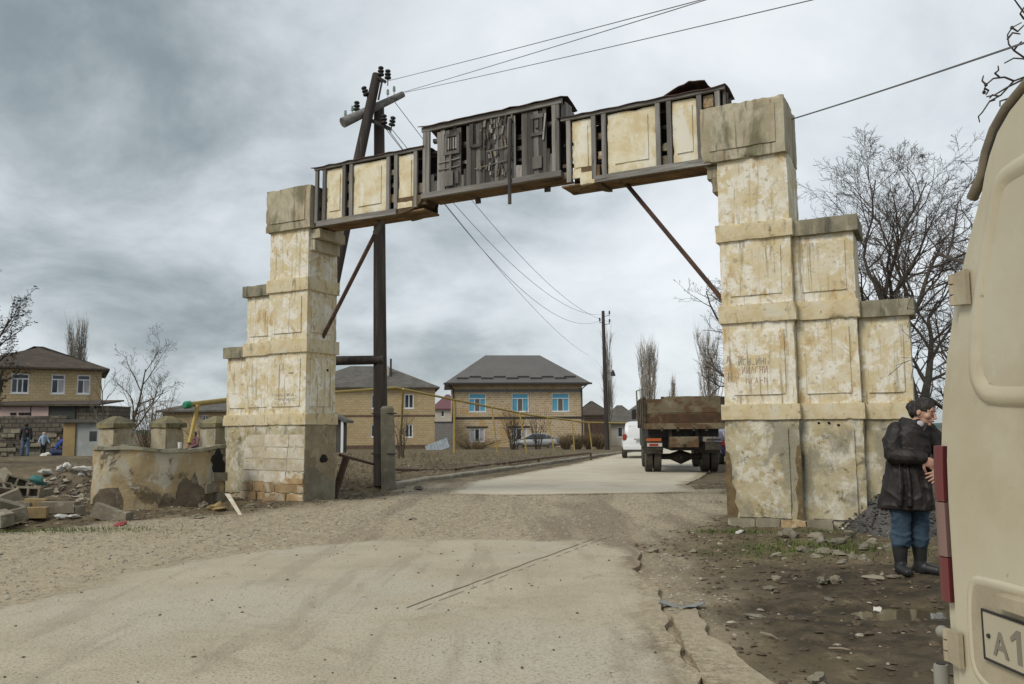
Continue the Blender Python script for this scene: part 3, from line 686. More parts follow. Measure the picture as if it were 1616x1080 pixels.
BC = section(-1.89, .98, 5.82, 7.20, 'middle beam section of weathered grey boards with broken gaps', .60)
BR = section(.98, 3.82, 5.60, 6.80, 'right beam section with two whole cream panels and one broken')
for par, us in ((BL, (-4.53, -4.33, -3.815, -3.635, -2.72, -2.53, -2.075)), (BR, (1.135, 1.60, 1.79, 2.735, 2.925, 3.425, 3.72))):
    for u in us: plank(par, u - .038, u + .038, 5.66, 6.78, FV - .012, .05, 'grey_wood', 'batten')
for a, b, s_ in ((-4.28, -3.86, 1), (-3.59, -2.77, 2), (-2.485, -2.12, 3)): ppanel(BL, a, b, 5.69, 6.74, s_)
for a, b, s_, z0, c in ((1.185, 1.55, 5, 5.72, .07), (1.84, 2.69, 6, 5.68, .045), (2.975, 3.375, 7, 5.68, .02)): ppanel(BR, a, b, z0, 6.74, s_, c)
rail(BL, (-4.50, FV - .03, 5.63), (-2.50, FV - .03, 5.63), .035, .055); rail(BR, (1.62, FV - .03, 5.63), (3.60, FV - .03, 5.63), .035, .055)
rail(BL, (-4.58, FV - .02, 6.79), (-1.9, FV - .02, 6.79), .03, .025, 'rail_wood'); rail(BR, (1.0, FV - .02, 6.79), (3.84, FV - .02, 6.79), .03, .025, 'rail_wood')
# rubble and laths seen in the slits
for (par, u, w, zs_) in ((BL, -3.72, .06, (5.9, 6.2, 6.45)), (BL, -2.62, .07, (5.85, 6.15, 6.4)), (BL, -1.98, .1, (5.72, 5.95)), (BR, 1.06, .08, (5.75, 5.95)), (BR, 1.70, .06, (5.75, 6.0, 6.35)), (BR, 2.83, .06, (5.72, 5.95)), (BR, 3.56, .08, (6.55,))):
    for zz in zs_:
        sb = MB(); rough_box(sb, u - w, u + w, .07, .14, zz, zz + rnd.uniform(.06, .2), .05, .012, .04, seed=zz + u); sb.build('rubble', rnd.choice(['lath_wood', 'sandstone', 'damp']), par, smooth=40)
# curved brackets where the middle section steps up
def bracket(par, ua, ub, za, zb, m_):
    pts = []
    for i in range(9):
        t = i / 8; a = t * math.pi / 2; pts.append((ua + (ub - ua) * math.sin(a), za + (zb - za) * (1 - math.cos(a))))
    pts += [(ub, zb + .06), (ua, zb + .06)]
    MB().prism(pts, FV - .02, .60).build('bracket', m_, par)
bracket(BL, -2.55, -1.93, 5.575, 5.83, 'soffit_wood'); bracket(BR, 1.70, 1.36, 5.56, 5.83, 'soffit_wood')
fr_ = MB(); rough_box(fr_, 1.34, 1.62, FV - .03, FV + .05, 5.58, 5.80, .05, .01, .05, cfreq=5, seed=9); fr_.build('broken_corner', 'panel_paint', BR, smooth=40)
ll = MB(); rough_box(ll, -2.50, -2.14, FV - .03, FV + .05, 5.68, 5.80, .05, .008, .04, cfreq=5, seed=19); ll.build('broken_corner', 'panel_paint', BL, smooth=40)
# middle section boarding: (u0,u1,z0,z1) with open gaps
rail(BC, (-1.92, FV - .03, 5.84), (1.0, FV - .03, 5.84), .04, .05); rail(BC, (-1.92, FV - .02, 7.14), (1.02, FV - .02, 7.14), .03, .045, 'rail_wood')
for u in (-1.86, -1.78): plank(BC, u - .035, u + .035, 5.86, 7.12, FV - .02, .05, 'grey_wood', 'corner_post')
for u in (.86, .93): plank(BC, u - .033, u + .033, 5.88, 7.14, FV - .02, .05, 'grey_wood', 'corner_post')
gaps = [(-1.74, -1.59, 6.20), (-1.06, -.95, 6.22), (.09, .21, 6.16), (.71, .82, 6.30)]
def boards(u0, u1):
    u = u0
    while u < u1 - .01:
        w = rnd.uniform(.075, .125); e1 = u1 if u1 - u - w < .05 else u + w
        plank(BC, u, e1 - rnd.uniform(.003, .012), 5.88, 7.10 - rnd.uniform(0, .05), FV + rnd.uniform(.0, .022), .02, rnd.choice(['grey_wood', 'dark_wood', 'dark_wood'])); u = e1
prev = None
for k, (g0, g1, gz) in enumerate(gaps):
    if prev is not None: boards(prev, g0)
    mid_ = (g0 + g1) / 2
    for x0, x1 in ((g0, mid_), (mid_, g1)): plank(BC, x0, x1 - .004, 5.88, gz + rnd.uniform(-.10, .05), FV + .012, .02, rnd.choice(['grey_wood', 'dark_wood']))
    prev = g1
# remains of the relief emblem and lettering boards nailed over the planks
def bd(u0, u1, z0, z1, m_='dark_wood', v=FV - .028, th=.024, tilt=0): plank(BC, u0, u1, z0, z1, v, th, m_, 'relief_board', .002, tilt)
bd(-1.42, -1.08, 6.56, 6.62); bd(-1.42, -1.08, 6.90, 6.97); bd(-1.42, -1.36, 6.62, 6.90); bd(-1.14, -1.08, 6.62, 6.90)
for i in range(4): bd(-1.34 + i * .055, -1.31 + i * .055, 6.66, 6.88, 'grey_wood', FV - .02)
bd(-1.42, -1.22, 5.96, 6.24); bd(-1.30, -1.26, 6.24, 6.55)
bd(-1.18, -1.10, 5.98, 6.22)
bd(.40, .66, 6.60, 6.66); bd(.40, .66, 6.92, 6.99); bd(.40, .46, 6.66, 6.92); bd(.58, .64, 6.66, 6.92); bd(.49, .56, 6.74, 6.86); bd(.44, .62, 6.0, 6.22)
bd(-.86, -.78, 6.62, 7.06); bd(-.66, -.60, 6.60, 7.04); bd(-.80, -.62, 6.60, 6.66)
bd(.66, .69, 6.5, 6.98, 'grey_wood', FV - .03, .02, .1)
rs = random.Random(12)
for i in range(70):
    u = rs.uniform(-.70, .04); zz = rs.choice([rs.uniform(6.62, 7.04), rs.uniform(6.30, 6.62), rs.uniform(5.96, 6.26)]); h = rs.uniform(.05, .16); w = rs.uniform(.018, .045)
    bd(u, u + w, zz, zz + h, rs.choice(['lath_wood', 'dark_wood', 'dark_wood', 'grey_wood', 'grey_wood']), FV - rs.uniform(.012, .034), .02, rs.uniform(-.2, .2))
for zz in (6.44, 6.30): rail(BC, (-1.56, FV - .02, zz), (-1.08, FV - .02, zz + .02), .008, .010)
rail(BC, (-.75, FV - .03, 6.20), (.05, FV - .03, 6.26), .006, .008); rail(BC, (-.5, FV - .03, 6.48), (.05, FV - .03, 6.52), .006, .008)
for zz, u in ((6.90, -1.64), (6.72, -.99), (6.38, -.99), (6.66, .17), (6.44, .17), (6.8, .77)):
    MB().box(u - .12, u + .12, .13, .17, zz, zz + .07, j=.015).build('noggin', 'grey_wood', BC)
# gable end of the middle section, stub end of the right section
for i in range(4): MB().box(.975, 1.0, FV + .03 + i * .14, FV + .155 + i * .14, 6.80, 7.12 + (.08 if i in (1, 2) else 0), j=.006).build('gable_board', 'grey_wood', BC)
for i in range(4): MB().box(3.80, 3.83, FV + .02 + i * .14, FV + .10 + i * .14, 6.50, 6.80 - rnd.uniform(0, .12), j=.01).build('end_board', 'dark_wood', BR)
# roofs: folded rusty sheet
def roof(par, u0, u1, zf, zr, zb, v0, v1, vr, seed):
    mb = MB(); n = max(4, int((u1 - u0) / .16)); rows = []
    prof = [(v0, zf), ((v0 + vr) / 2, (zf + zr) / 2 + .004), (vr, zr), ((vr + v1) / 2, (zr + zb) / 2), (v1, zb)]
    top = [[Vector((u0 + (u1 - u0) * i / n, v, z_ + .022 * nz(i * .7, v * 3, seed) + .012 * (i % 3 == 0))) for v, z_ in prof] for i in range(n + 1)]
    rings = [r_ + [p - Vector((0, 0, .014)) for p in reversed(r_)] for r_ in top]
    mb.loft(rings); return mb.build('roof_sheet', 'rust_sheet', par)
roof(BL, -4.66, -1.86, 6.82, 6.87, 6.82, -.05, .62, .28, 1); roof(BC, -1.98, 1.03, 7.19, 7.30, 7.17, -.07, .66, .24, 2); roof(BR, .93, 3.86, 6.82, 6.87, 6.82, -.05, .62, .28, 3)
cs = MB(); rings = []
for i in range(9):
    t = i / 8; u = 2.85 + .68 * t; zz = 6.86 + .15 * math.sin(t * 2.2) + .03 * nz(i * .9, 4, 2)
    rings.append([Vector((u, .0 + .04 * nz(i, 1, 1), zz)), Vector((u, .22, zz + .05 * nz(i * .8, 8, 1) + .03)), Vector((u + .04, .42, zz - .02)), Vector((u + .04, .42, zz - .035)), Vector((u, .22, zz + .05 * nz(i * .8, 8, 1) + .012)), Vector((u, 0, zz - .015))])
cs.loft(rings); cs.build('curled_sheet', 'rust_sheet', BR)
# steel braces and the hanging pipe
def brace(p, q, par): MB().tube([p, q], .042, 6).build('brace', 'rust_pipe', par)
brace((-4.74, .50, 3.36), (-3.10, .32, 5.60), gw); brace((3.70, .36, 3.34), (2.03, .40, 5.60), gw)
MB().tube([(-3.28, .33, 5.36), (-3.02, .30, 5.64)], .055, 6).build('brace_end', 'grey_wood', gw)
MB().tube([(.005, -.06, 5.42), (.003, -.055, 6.2), (.02, -.04, 6.99)], .034, 8).build('hanging_pipe', 'dark_wood', gw, smooth=40)
for (u, z_) in ((-1.05, 5.78), (.42, 5.79)): MB().box(u, u + .10, .52, .58, z_ - .06, z_ + .02, j=.012).build('hanging_splinter', 'dark_wood', gw)

# ------------------------------------------------------------------ broken wall and pillars left of the gateway
mk('wall_render', (.42, .335, .20), (.33, .25, .14), scale=2.2, rough=.94, bump=.5, bscale=16, spec=.2, layers=(
    dict(c=(.42, .39, .31), s=1.9, lo=.50, hi=.60, a=.85, st=(1, 1, .5)), dict(c=(.125, .098, .066), s=1.5, lo=.52, hi=.58, a=.9, o=2.2, r=.66), dict(c=(.50, .47, .38), s=2.3, lo=.56, hi=.62, a=.8, o=52, r=.7),
    dict(c=(.40, .25, .08), s=2.1, lo=.58, hi=.70, a=.7), dict(c=(.16, .15, .12), s=3.3, lo=.56, hi=.72, a=.7, st=(1, 1, .25)), dict(c=(.06, .05, .04), s=11, lo=.64, hi=.74, a=.8, d=9)))
mk('dark_render', (.155, .122, .085), (.105, .082, .057), scale=5, rough=.95, bump=.5, bscale=20, layers=(dict(c=(.25, .205, .145), s=6, lo=.54, hi=.62, a=.7, r=.7), dict(c=(.07, .055, .04), s=10, lo=.58, hi=.66, a=.7, r=.7)))
wroot = thing('broken_wall', 'low ochre and grey rendered wall with a hole, joined to the left pier', 'wall', (-7.0, 15.9, 0))
WP = [Vector((-5.98, 16.95, 0)), Vector((-6.25, 16.55, 0)), Vector((-6.7, 16.1, 0)), Vector((-7.2, 15.78, 0)), Vector((-7.55, 15.66, 0)), Vector((-7.82, 15.72, 0)), Vector((-7.98, 15.98, 0)), Vector((-7.98, 16.4, 0)), Vector((-7.95, 17.1, 0))]
def curve_pts(pts, step):
    out = []
    for i in range(len(pts) - 1):
        k = max(1, int((pts[i + 1] - pts[i]).length / step)); out += [pts[i] + (pts[i + 1] - pts[i]) * (j / k) for j in range(k)]
    return out + [pts[-1]]
wp = curve_pts(WP, .09); wl_ = wroot.location
mb = MB(); rings = []; nh = 14; hole_c = (5, .62)
for i, p in enumerate(wp):
    d = (wp[min(i + 1, len(wp) - 1)] - wp[max(i - 1, 0)]).normalized(); nrm = Vector((-d.y, d.x, 0))
    ht = 1.14 + .05 * nz(p.x * 1.4, p.y * 1.4, 4) + .02 * nz(p.x * 7, p.y * 7, 4) - (.10 if 3 < i < 18 else 0) * math.sin((i - 3) / 15 * math.pi)
    ring = []
    for s_, zs_ in ((1, [k / nh for k in range(nh + 1)]), (-1, [1 - k / nh for k in range(nh + 1)])):
        for t in zs_:
            w = .13 + .02 * (1 - t); q = p + nrm * s_ * w + Vector((0, 0, -.12 + (ht + .12) * t)) - wl_
            q += nrm * s_ * (.022 * nz(p.x * 3, p.y * 3, t * 4) + .01 * nz(p.x * 9, p.y * 9, t * 12))
            ring.append(q)
    rings.append(ring)
mb.loft(rings)
mb.build('wall_body', 'wall_render', wroot, smooth=45)
def wall_patch(i0, i1, hmax, seed):
    rr2 = []
    for i in range(i0, i1 + 1):
        p = wp[i]; d_ = (wp[min(i + 1, len(wp) - 1)] - wp[max(i - 1, 0)]).normalized(); nrm = Vector((-d_.y, d_.x, 0)); t_ = (i - i0) / (i1 - i0)
        hh = hmax * min(1, 3.4 * min(t_ + .07, 1.07 - t_)) ** .55 * (1 + .45 * nz(i * .9, seed, 2)); row = []
        for k in range(9):
            z_ = -.1 + (hh + .1) * k / 8; t = (z_ + .12) / 1.26; sg = -1 if side_flip else 1
            q = p + nrm * sg * (.13 + .02 * (1 - t) + .022 * nz(p.x * 3, p.y * 3, t * 4) + .01 * nz(p.x * 9, p.y * 9, t * 12) + (.007 if k < 8 else -.01)) + Vector((0, 0, z_)) - wl_; row.append(q)
        rr2.append(row)
    MB().loft(rr2, close=False, cap=False).build('bare_patch', 'dark_render', wroot, smooth=60)
_d = (wp[6] - wp[4]).normalized(); side_flip = Vector((-_d.y, _d.x)).dot(Vector((-wp[5].x, -wp[5].y))) < 0
wall_patch(5, 11, .60, 1); wall_patch(11, 14, .30, 2); wall_patch(20, 25, .46, 3); wall_patch(1, 5, .36, 4)
# the break where the render and blocks have fallen out next to the pier
hp = []
for k in range(18):
    a = 2 * math.pi * k / 18; r_ = 1 + .5 * nz(math.cos(a) * 2.6, math.sin(a) * 2.6, 5)
    hp.append((.13 * math.cos(a) * r_ + .03 * math.sin(a * 3), .21 * math.sin(a) * r_ * (1.2 if math.sin(a) > 0 else .9)))
d = (WP[1] - WP[0]).normalized(); M = Matrix(((d.x, -d.y, 0, 0), (d.y, d.x, 0, 0), (0, 0, 1, 0), (0, 0, 0, 1)))
mid = WP[0] + d * .20 - wl_
MB().prism(hp, -.012, .19, T(mid.x, mid.y, .78) @ M).build('hole', 'shade_black', wroot)  # solid black plug painted as the shade in the break
for k, (dx, dz, w) in enumerate(((-.05, .52, .34), (.12, .30, .3), (-.12, .12, .3))):
    sb = MB(); rough_box(sb, -w / 2, w / 2, .10, .20, -.09, .09, .05, .012, .03, seed=k, M=T(mid.x + d.x * dx, mid.y + d.y * dx, dz) @ M); sb.build('exposed_block', 'damp', wroot, smooth=40)
cop = MB(); rr_ = []
for i, p in enumerate(wp):
    d2 = (wp[min(i + 1, len(wp) - 1)] - wp[max(i - 1, 0)]).normalized(); nrm = Vector((-d2.y, d2.x, 0))
    ht = 1.14 + .05 * nz(p.x * 1.4, p.y * 1.4, 4) + .02 * nz(p.x * 7, p.y * 7, 4) - (.10 if 3 < i < 18 else 0) * math.sin((i - 3) / 15 * math.pi)
    rr_.append([p - wl_ + nrm * .165 + Vector((0, 0, ht - .035)), p - wl_ + nrm * .15 + Vector((0, 0, ht + .028)), p - wl_ - nrm * .15 + Vector((0, 0, ht + .028)), p - wl_ - nrm * .165 + Vector((0, 0, ht - .035))])
cop.loft(rr_); cop.build('coping', 'cap', wroot, smooth=40)
mk('pillar_cap', (.20, .175, .10), (.12, .11, .075), scale=4, rough=.95, bump=.5, bscale=20, layers=(dict(c=(.27, .23, .11), s=3, lo=.5, hi=.64, a=.8), dict(c=(.06, .055, .045), s=6, lo=.58, hi=.7, a=.8)))
mk('pillar_render', (.40, .345, .235), (.30, .26, .18), scale=3, rough=.94, bump=.45, bscale=20, layers=(dict(c=(.47, .44, .36), s=3, lo=.52, hi=.64, a=.8, st=(1, 1, .4)), dict(c=(.11, .09, .06), s=4, lo=.58, hi=.72, a=.75)))
for k, (px, lab) in enumerate(((183, 'leftmost of the squat pillars with pyramid caps behind the broken wall'), (264, 'middle squat pillar with mossy pyramid cap behind the broken wall'), (341, 'squat pillar with pyramid cap half hidden behind the left pier'))):
    c = P(px, 690, 17.6 + .45 * k); pr = thing('wall_pillar', lab, 'pillar', (c.x, c.y, 0), -YAW, 'pyramid capped pillars')
    mb = MB(); rough_box(mb, -.24, .24, -.24, .24, -.1, 1.52, .08, .008, .03, seed=k * 3.1); mb.build('shaft', 'pillar_render', pr, smooth=40)
    mb = MB(); rough_box(mb, -.28, .28, -.28, .28, 1.52, 1.62, .06, .008, .03, seed=k + 5); sl = mb.build('cap_slab', 'pillar_cap', pr, smooth=40)
    mb = MB(); q = .275; mb.loft([[(-q, -q, 1.615), (q, -q, 1.615), (q, q, 1.615), (-q, q, 1.615)], [(-.17, -.17, 1.70), (.17, -.17, 1.70), (.17, .17, 1.70), (-.17, .17, 1.70)], [(-.05, -.05, 1.775), (.05, -.05, 1.775), (.05, .05, 1.775), (-.05, .05, 1.775)]]); mb.build('cap_pyramid', 'pillar_cap', pr)
flat('white_plastic', (.70, .70, .68), .5)
c = P(284, 698, 16.6); MB().tube([(c.x, c.y, 1.10), (c.x, c.y, 1.22)], [.035, .042], 10).build('plastic_cup', 'white_plastic'); tag(bpy.data.objects['plastic_cup'], 'small white cup standing on the broken wall', 'cup')

# ------------------------------------------------------------------ hollow concrete blocks dumped at the far left
mk('block_grey', (.235, .205, .15), (.175, .15, .11), scale=5, rough=.95, bump=.5, bscale=40, rv=.16, coord='obj', layers=(dict(c=(.34, .31, .24), s=7, lo=.55, hi=.66, a=.7), dict(c=(.11, .10, .075), s=6, lo=.6, hi=.72, a=.7)))
mk('block_tan', (.32, .23, .11), (.25, .18, .09), scale=5, rough=.95, bump=.5, bscale=30, coord='obj', layers=(dict(c=(.14, .12, .09), s=5, lo=.58, hi=.7, a=.7),))
def cinder(hol=True):
    mb = MB(); a, b, h = .195, .095, .095
    if not hol:
        rough_box(mb, -a, a, -b, b, -h, h, .06, .004, .016, seed=3); return mb
    for x0, x1 in ((-a, -a + .035), (-.018, .018), (a - .035, a)): mb.box(x0, x1, -b + .03, b - .03, -h, h, j=.001)
    mb.box(-a, a, -b, -b + .03, -h, h, j=.003); mb.box(-a, a, b - .03, b, -h, h, j=.003)
    mb.box(-a + .02, a - .02, -b + .02, b - .02, -h, -h + .02); return mb
hol_me = cinder().build('concrete_block', 'block_grey').data; sol_me = cinder(False).build('concrete_block', 'block_grey', smooth=40).data
tan_me = cinder(False).build('concrete_block', 'block_tan', smooth=40).data
for o in [o for o in bpy.data.objects if o.name.startswith('concrete_block')]: bpy.data.objects.remove(o)
BLK = [  # px, py(centre), Y, lift z, rx, ry, rz, kind, scale, label
    (47, 777, 14.6, .40, 88, 4, 10, 'h', 1.12, 'hollow block on top of the pile showing four dark holes'),
    (70, 778, 14.9, .36, 0, -8, 60, 's', .8, 'pale half block beside the holed block on the pile'),
    (25, 762, 15.3, .52, 75, 20, 35, 'h', 1.1, 'tilted hollow block at the back of the pile'),
    (8, 755, 15.6, .55, 20, 30, -30, 's', 1.15, 'block at the top left edge of the pile'),
    (14, 786, 14.4, .34, 10, -25, 25, 's', 1.15, 'long pale block leaning across the pile'),
    (15, 802, 13.9, .20, 15, 20, 40, 's', 1.2, 'block under the leaning pale block'),
    (38, 800, 14.3, .18, 5, 0, -10, 's', 1.1, 'dark block buried in the middle of the pile'),
    (20, 815, 13.4, .10, 0, -14, 28, 's', 1.25, 'lowest grey block in the front corner of the pile'),
    (5, 818, 13.2, .10, 8, 6, -40, 's', 1.2, 'grey block at the left edge of the photo, lowest of the pile'),
    (58, 795, 14.3, .22, 0, 3, 5, 't', 1.0, 'reddish tan block below the holed block'),
    (57, 809, 13.9, .08, 0, 0, 12, 't', 1.05, 'ochre block lying flat at the front of the pile'),
    (84, 801, 14.2, .14, 0, 2, 15, 's', 1.15, 'dark grey block right of the ochre one'),
    (106, 801, 14.2, .13, 0, -2, -5, 's', 1.1, 'grey block in line right of the dark one'),
    (124, 805, 14.2, .10, 90, 0, -50, 'h', .9, 'broken block lying on end at the right of the pile'),
    (170, 811, 13.9, .11, 0, 22, 14, 's', 1.35, 'big grey block lying alone before the broken wall'),
    (192, 815, 13.8, .05, 0, 5, -20, 's', 1.0, 'small dark block against the big lone block'),
    (2, 772, 15.0, .44, 40, 10, 70, 'h', 1.1, 'hollow block cut by the left edge of the photo')]
for px, py, Y, lz, rx, ry, rz, kd_, sc_, lab in BLK:
    c = P(px, py, Y); o = link('concrete_block', {'h': hol_me, 's': sol_me, 't': tan_me}[kd_]); o.location = (c.x, c.y, max(c.z, HZ(c.x, c.y) + .06)); o.rotation_euler = (R(rx), R(ry), R(rz)); o.scale = (sc_ * .88,) * 3
    tag(o, lab, 'block', 'blocks dumped on the left')
# soil mound carrying the pile and the rubbish heap behind
def mound(name, cx, cy, rx, ry, h, mat_, lab, cat, seed, n=40, rough_=.25, kind=None):
    mb = MB(); rings = []
    for i in range(1, 15):
        t = i / 14; ring = []
        for k in range(n):
            a = 2 * math.pi * k / n; rr = t * (1 + .18 * nz(math.cos(a) * 1.4, math.sin(a) * 1.4, seed)); x, y = cx + rx * rr * math.cos(a), cy + ry * rr * math.sin(a)
            z_ = HZ(x, y) - .03 + h * (1 - t ** 1.6) * (1 + rough_ * fbm(x * 2.2, y * 2.2, seed)) + h * rough_ * .45 * nz(x * 6, y * 6, seed) * (1 - t)
            if i == 14: z_ = HZ(x, y) - .12
            ring.append((x, y, z_))
        rings.append(ring)
    mb.loft(rings, cap=False); mb.add([rings[0][k] for k in range(n)], [tuple(range(n))])
    o = mb.build(name, mat_, smooth=60); return tag(o, lab, cat, kind=kind) if lab else tag(o, kind=kind or 'structure')
mk('mound_soil', (.18, .14, .095), (.12, .09, .06), scale=3, rough=.96, bump=.9, bscale=14, bdist=.04, layers=(dict(c=(.20, .16, .11), s=7, lo=.55, hi=.66, a=.7), dict(c=(.10, .11, .04), s=2.2, lo=.58, hi=.7, a=.5)))
mound('soil_mound', -9.4, 15.0, 1.7, 1.3, .34, 'mound_soil', 'low brown soil mound under the concrete block pile', 'mound', 3)
RC = P(108, 770, 19.5)
mound('rubbish_heap', RC.x, RC.y, 1.15, .9, .62, 'mound_soil', 'heap of soil and rubbish between block pile and broken wall', 'heap', 5, rough_=.5)
mk('cloth_white', (.58, .57, .53), (.46, .44, .39), scale=6, rough=.85, bump=.3, bscale=12, rv=.15, coord='obj')
mk('cloth_teal', (.05, .16, .15), rough=.8, bump=.2); mk('trash_dark', (.11, .09, .068), (.17, .15, .12), scale=5, rough=.85, bump=.4, bscale=10)
def crumple(name, c, sx, sy, sz, mat_, seed, lab, cat, group=None):
    mb = MB(); mb.sphere((0, 0, 0), 1, 14, 9, sx, sy, sz, .55, seed); o = mb.build(name, mat_, smooth=50); o.location = c; o.rotation_euler = (rnd.uniform(-.3, .3), rnd.uniform(-.3, .3), rnd.uniform(0, 3)); return tag(o, lab, cat, group)
for k, (px, py, sx, sy, sz, lab) in enumerate(((105, 736, .09, .08, .085, 'round white bag on top of the rubbish heap'), (95, 740, .14, .1, .07, 'pale crumpled bag left of the round bag on the heap'), (133, 740, .22, .1, .06, 'long white sheet draped on the right of the rubbish heap'), (73, 746, .2, .12, .07, 'grey white cloth on the left slope of the heap'), (128, 749, .07, .06, .04, 'small white scrap below the long white sheet'), (101, 775, .10, .06, .03, 'white scrap near the foot of the rubbish heap'))):
    c = P(px, py, 19.3); crumple('rubbish_bag', (c.x, c.y, c.z), sx, sy, sz, 'cloth_white', k * 2.3, lab, 'bag', 'white rubbish on the heap')
c = P(58, 758, 18.6); crumple('teal_bag', (c.x, c.y, c.z), .16, .1, .09, 'cloth_teal', 9, 'dark teal bag at the left foot of the rubbish heap', 'bag')
for k, (px, py, lab) in enumerate(((97, 818, 'crumpled white paper on grass by the block pile'), (118, 818, 'white plastic scrap right of the crumpled paper'))):
    c = PH(px, py); crumple('paper_scrap', (c.x, c.y, c.z + .03), .11, .07, .03, 'cloth_white', k + 20, lab, 'litter')
mk('red_rag_m', (.30, .07, .06), rough=.8, bump=.3); c = PH(190, 829); crumple('red_rag', (c.x, c.y, c.z + .02), .15, .07, .025, 'red_rag_m', 31, 'faded red rag lying on the gravel edge', 'litter')
sm = MB(); rs = random.Random(2)
for i in range(420):
    a = rs.uniform(0, 6.28); r_ = rs.random() ** .5; x, y = RC.x + 1.15 * r_ * math.cos(a), RC.y + .9 * r_ * math.sin(a); z_ = HZ(x, y) + .55 * (1 - r_ ** 1.6) + .02
    s_ = rs.uniform(.012, .035); M = T(x, y, z_) @ rot('Z', rs.uniform(0, 6)) @ rot('X', rs.uniform(-1, 1)) @ rot('Y', rs.uniform(-1, 1))
    sm.box(-s_ * rs.uniform(.6, 2.5), s_, -s_, s_ * rs.uniform(.5, 1.5), -s_ * .4, s_ * .4, M, j=s_ * .3)
tag(sm.build('heap_debris', 'trash_dark'), 'small dark debris littering the rubbish heap', 'debris', kind='stuff')

# ------------------------------------------------------------------ timber utility pole behind the left pier
PY = 20.8
pb = P(601, 748, PY); up = thing('utility_pole', 'old timber double utility pole with tilted crossarm behind the left pier', 'utility pole', (pb.x, PY, 0))
def loc(px, py, Y=PY): return P(px, py, Y) - Vector((pb.x, PY, 0))
def wob_tube(mb, p, q, r0, r1, n=10, k=14, w=.02, seed=0):
    p, q = Vector(p), Vector(q); pts = []
    for i in range(k + 1):
        t = i / k; pts.append(p + (q - p) * t + Vector((nz(t * 3, seed, 1), nz(t * 3, seed, 5), 0)) * w)
    return mb.tube(pts, [r0 + (r1 - r0) * i / k for i in range(k + 1)], n)
b0 = loc(601, 746); b0.z = .05
wob_tube(MB(), b0, loc(598, 168), .185, .135, w=.03, seed=2).build('pole', 'pole_wood', up, smooth=45)
lt, l2 = loc(595, 118, 20.5), loc(568, 245, 20.3); dl = (l2 - lt); lb = lt + dl * (10.7 / -dl.z)
wob_tube(MB(), lb, lt, .20, .12, seed=5).build('brace_pole', 'pole_wood', up, smooth=45)
wob_tube(MB(), loc(541, 194, 20.15), loc(636, 149, 21.1), .135, .085, w=.01, seed=8).build('crossarm', 'log_grey', up, smooth=45)
wob_tube(MB(), loc(505, 570, 20.7), loc(605, 568, 20.7), .125, .115, w=.01, seed=9).build('tie_log', 'pole_wood', up, smooth=45)
def bar(par, p, q, w, nm, m_='black_iron'): return MB().tube([p, q], w, 4).build(nm, m_, par)
bar(up, loc(563, 180, 20.45), loc(616, 204, 20.45), .06, 'steel_arm'); bar(up, loc(594, 121, 20.4), loc(609, 130, 20.4), .05, 'steel_arm'); bar(up, loc(603, 128, 20.4), loc(597, 158, 20.4), .03, 'steel_strut')
ins_me = None
def insulator(par, p, r_=.085, m_='black_iron'):
    mb = MB(); mb.tube([(0, 0, -.16), (0, 0, .02)], .015, 6)
    prof = [(.02, .05), (.03, 1.0), (.07, 1.0), (.085, .55), (.11, .5), (.125, .95), (.16, .95), (.175, .5), (.20, .5), (.215, .85), (.25, .8), (.27, .4)]
    mb.tube([(0, 0, z_) for z_, k in prof], [r_ * k for z_, k in prof], 10)
    o = mb.build('insulator', m_, par, smooth=40); o.location = p; return o
flat('glass_green', (.28, .40, .34), .25, spec=.6)
for (px, py, t) in ((601, 121, 0), (612, 126, 0), (579, 152, -.35), (563, 176, 0), (606, 197, 0), (618, 200, .15)):
    o = insulator(up, loc(px, py, 20.4)); o.rotation_euler = (0, t, 0)
for (px, py) in ((545, 183), (556, 176), (612, 150), (622, 145)):
    insulator(up, loc(px, py, 20.5), .05, 'glass_green').scale = (.8, .8, .55)
sb = MB(); s0 = loc(614, 772, 20.55); s1 = loc(611, 641, 20.55); s0.z = -.2
sb.loft([[s0 + Vector((x, y, 0)) for x, y in ((-.17, -.12), (.17, -.12), (.17, .12), (-.17, .12))], [s1 + Vector((x, y, -.06)) for x, y in ((-.15, -.11), (.15, -.11), (.15, .11), (-.15, .11))], [s1 + Vector((x, y, 0)) for x, y in ((-.10, -.07), (.10, -.07), (.10, .07), (-.10, .07))]])
sb.build('concrete_stub', 'conc_post', up)
for zz in (.85, 1.85): MB().tube([(-.2, -.22, zz), (.40, -.42, zz), (.40, -.1, zz), (.1, .2, zz), (-.2, .15, zz), (-.2, -.22, zz)], .016, 5).build('wire_lashing', 'black_iron', up)

# second pole down the road
q0 = P(958, 706, 58); p2 = thing('utility_pole', 'slim distant utility pole with a lamp beside the poplar', 'utility pole', (q0.x, q0.y, float(base_z(q0.x, q0.y))))
zt = P(955, 491, 58).z - p2.location.z
wob_tube(MB(), (0, 0, -.1), (-.1, 0, zt), .17, .11, 8, 8).build('pole', 'pole_wood', p2, smooth=45)
for zz, sx in ((zt - .3, .35), (zt - .8, -.35), (zt - .9, .35)): 
    bar(p2, (0, 0, zz - .1), (sx, 0, zz), .025, 'hook'); insulator(p2, (sx, 0, zz + .05), .07)
bar(p2, (0, -.1, zt * .55), (.45, -.5, zt * .56), .02, 'lamp_arm'); MB().tube([(.45, -.5, zt * .53), (.45, -.5, zt * .555), (.45, -.5, zt * .575)], [.2, .13, .03], 10).build('lamp_shade', 'black_iron', p2)
bar(p2, (.25, -.05, -.1), (.2, -.05, 1.9), .10, 'stub', 'conc_post')

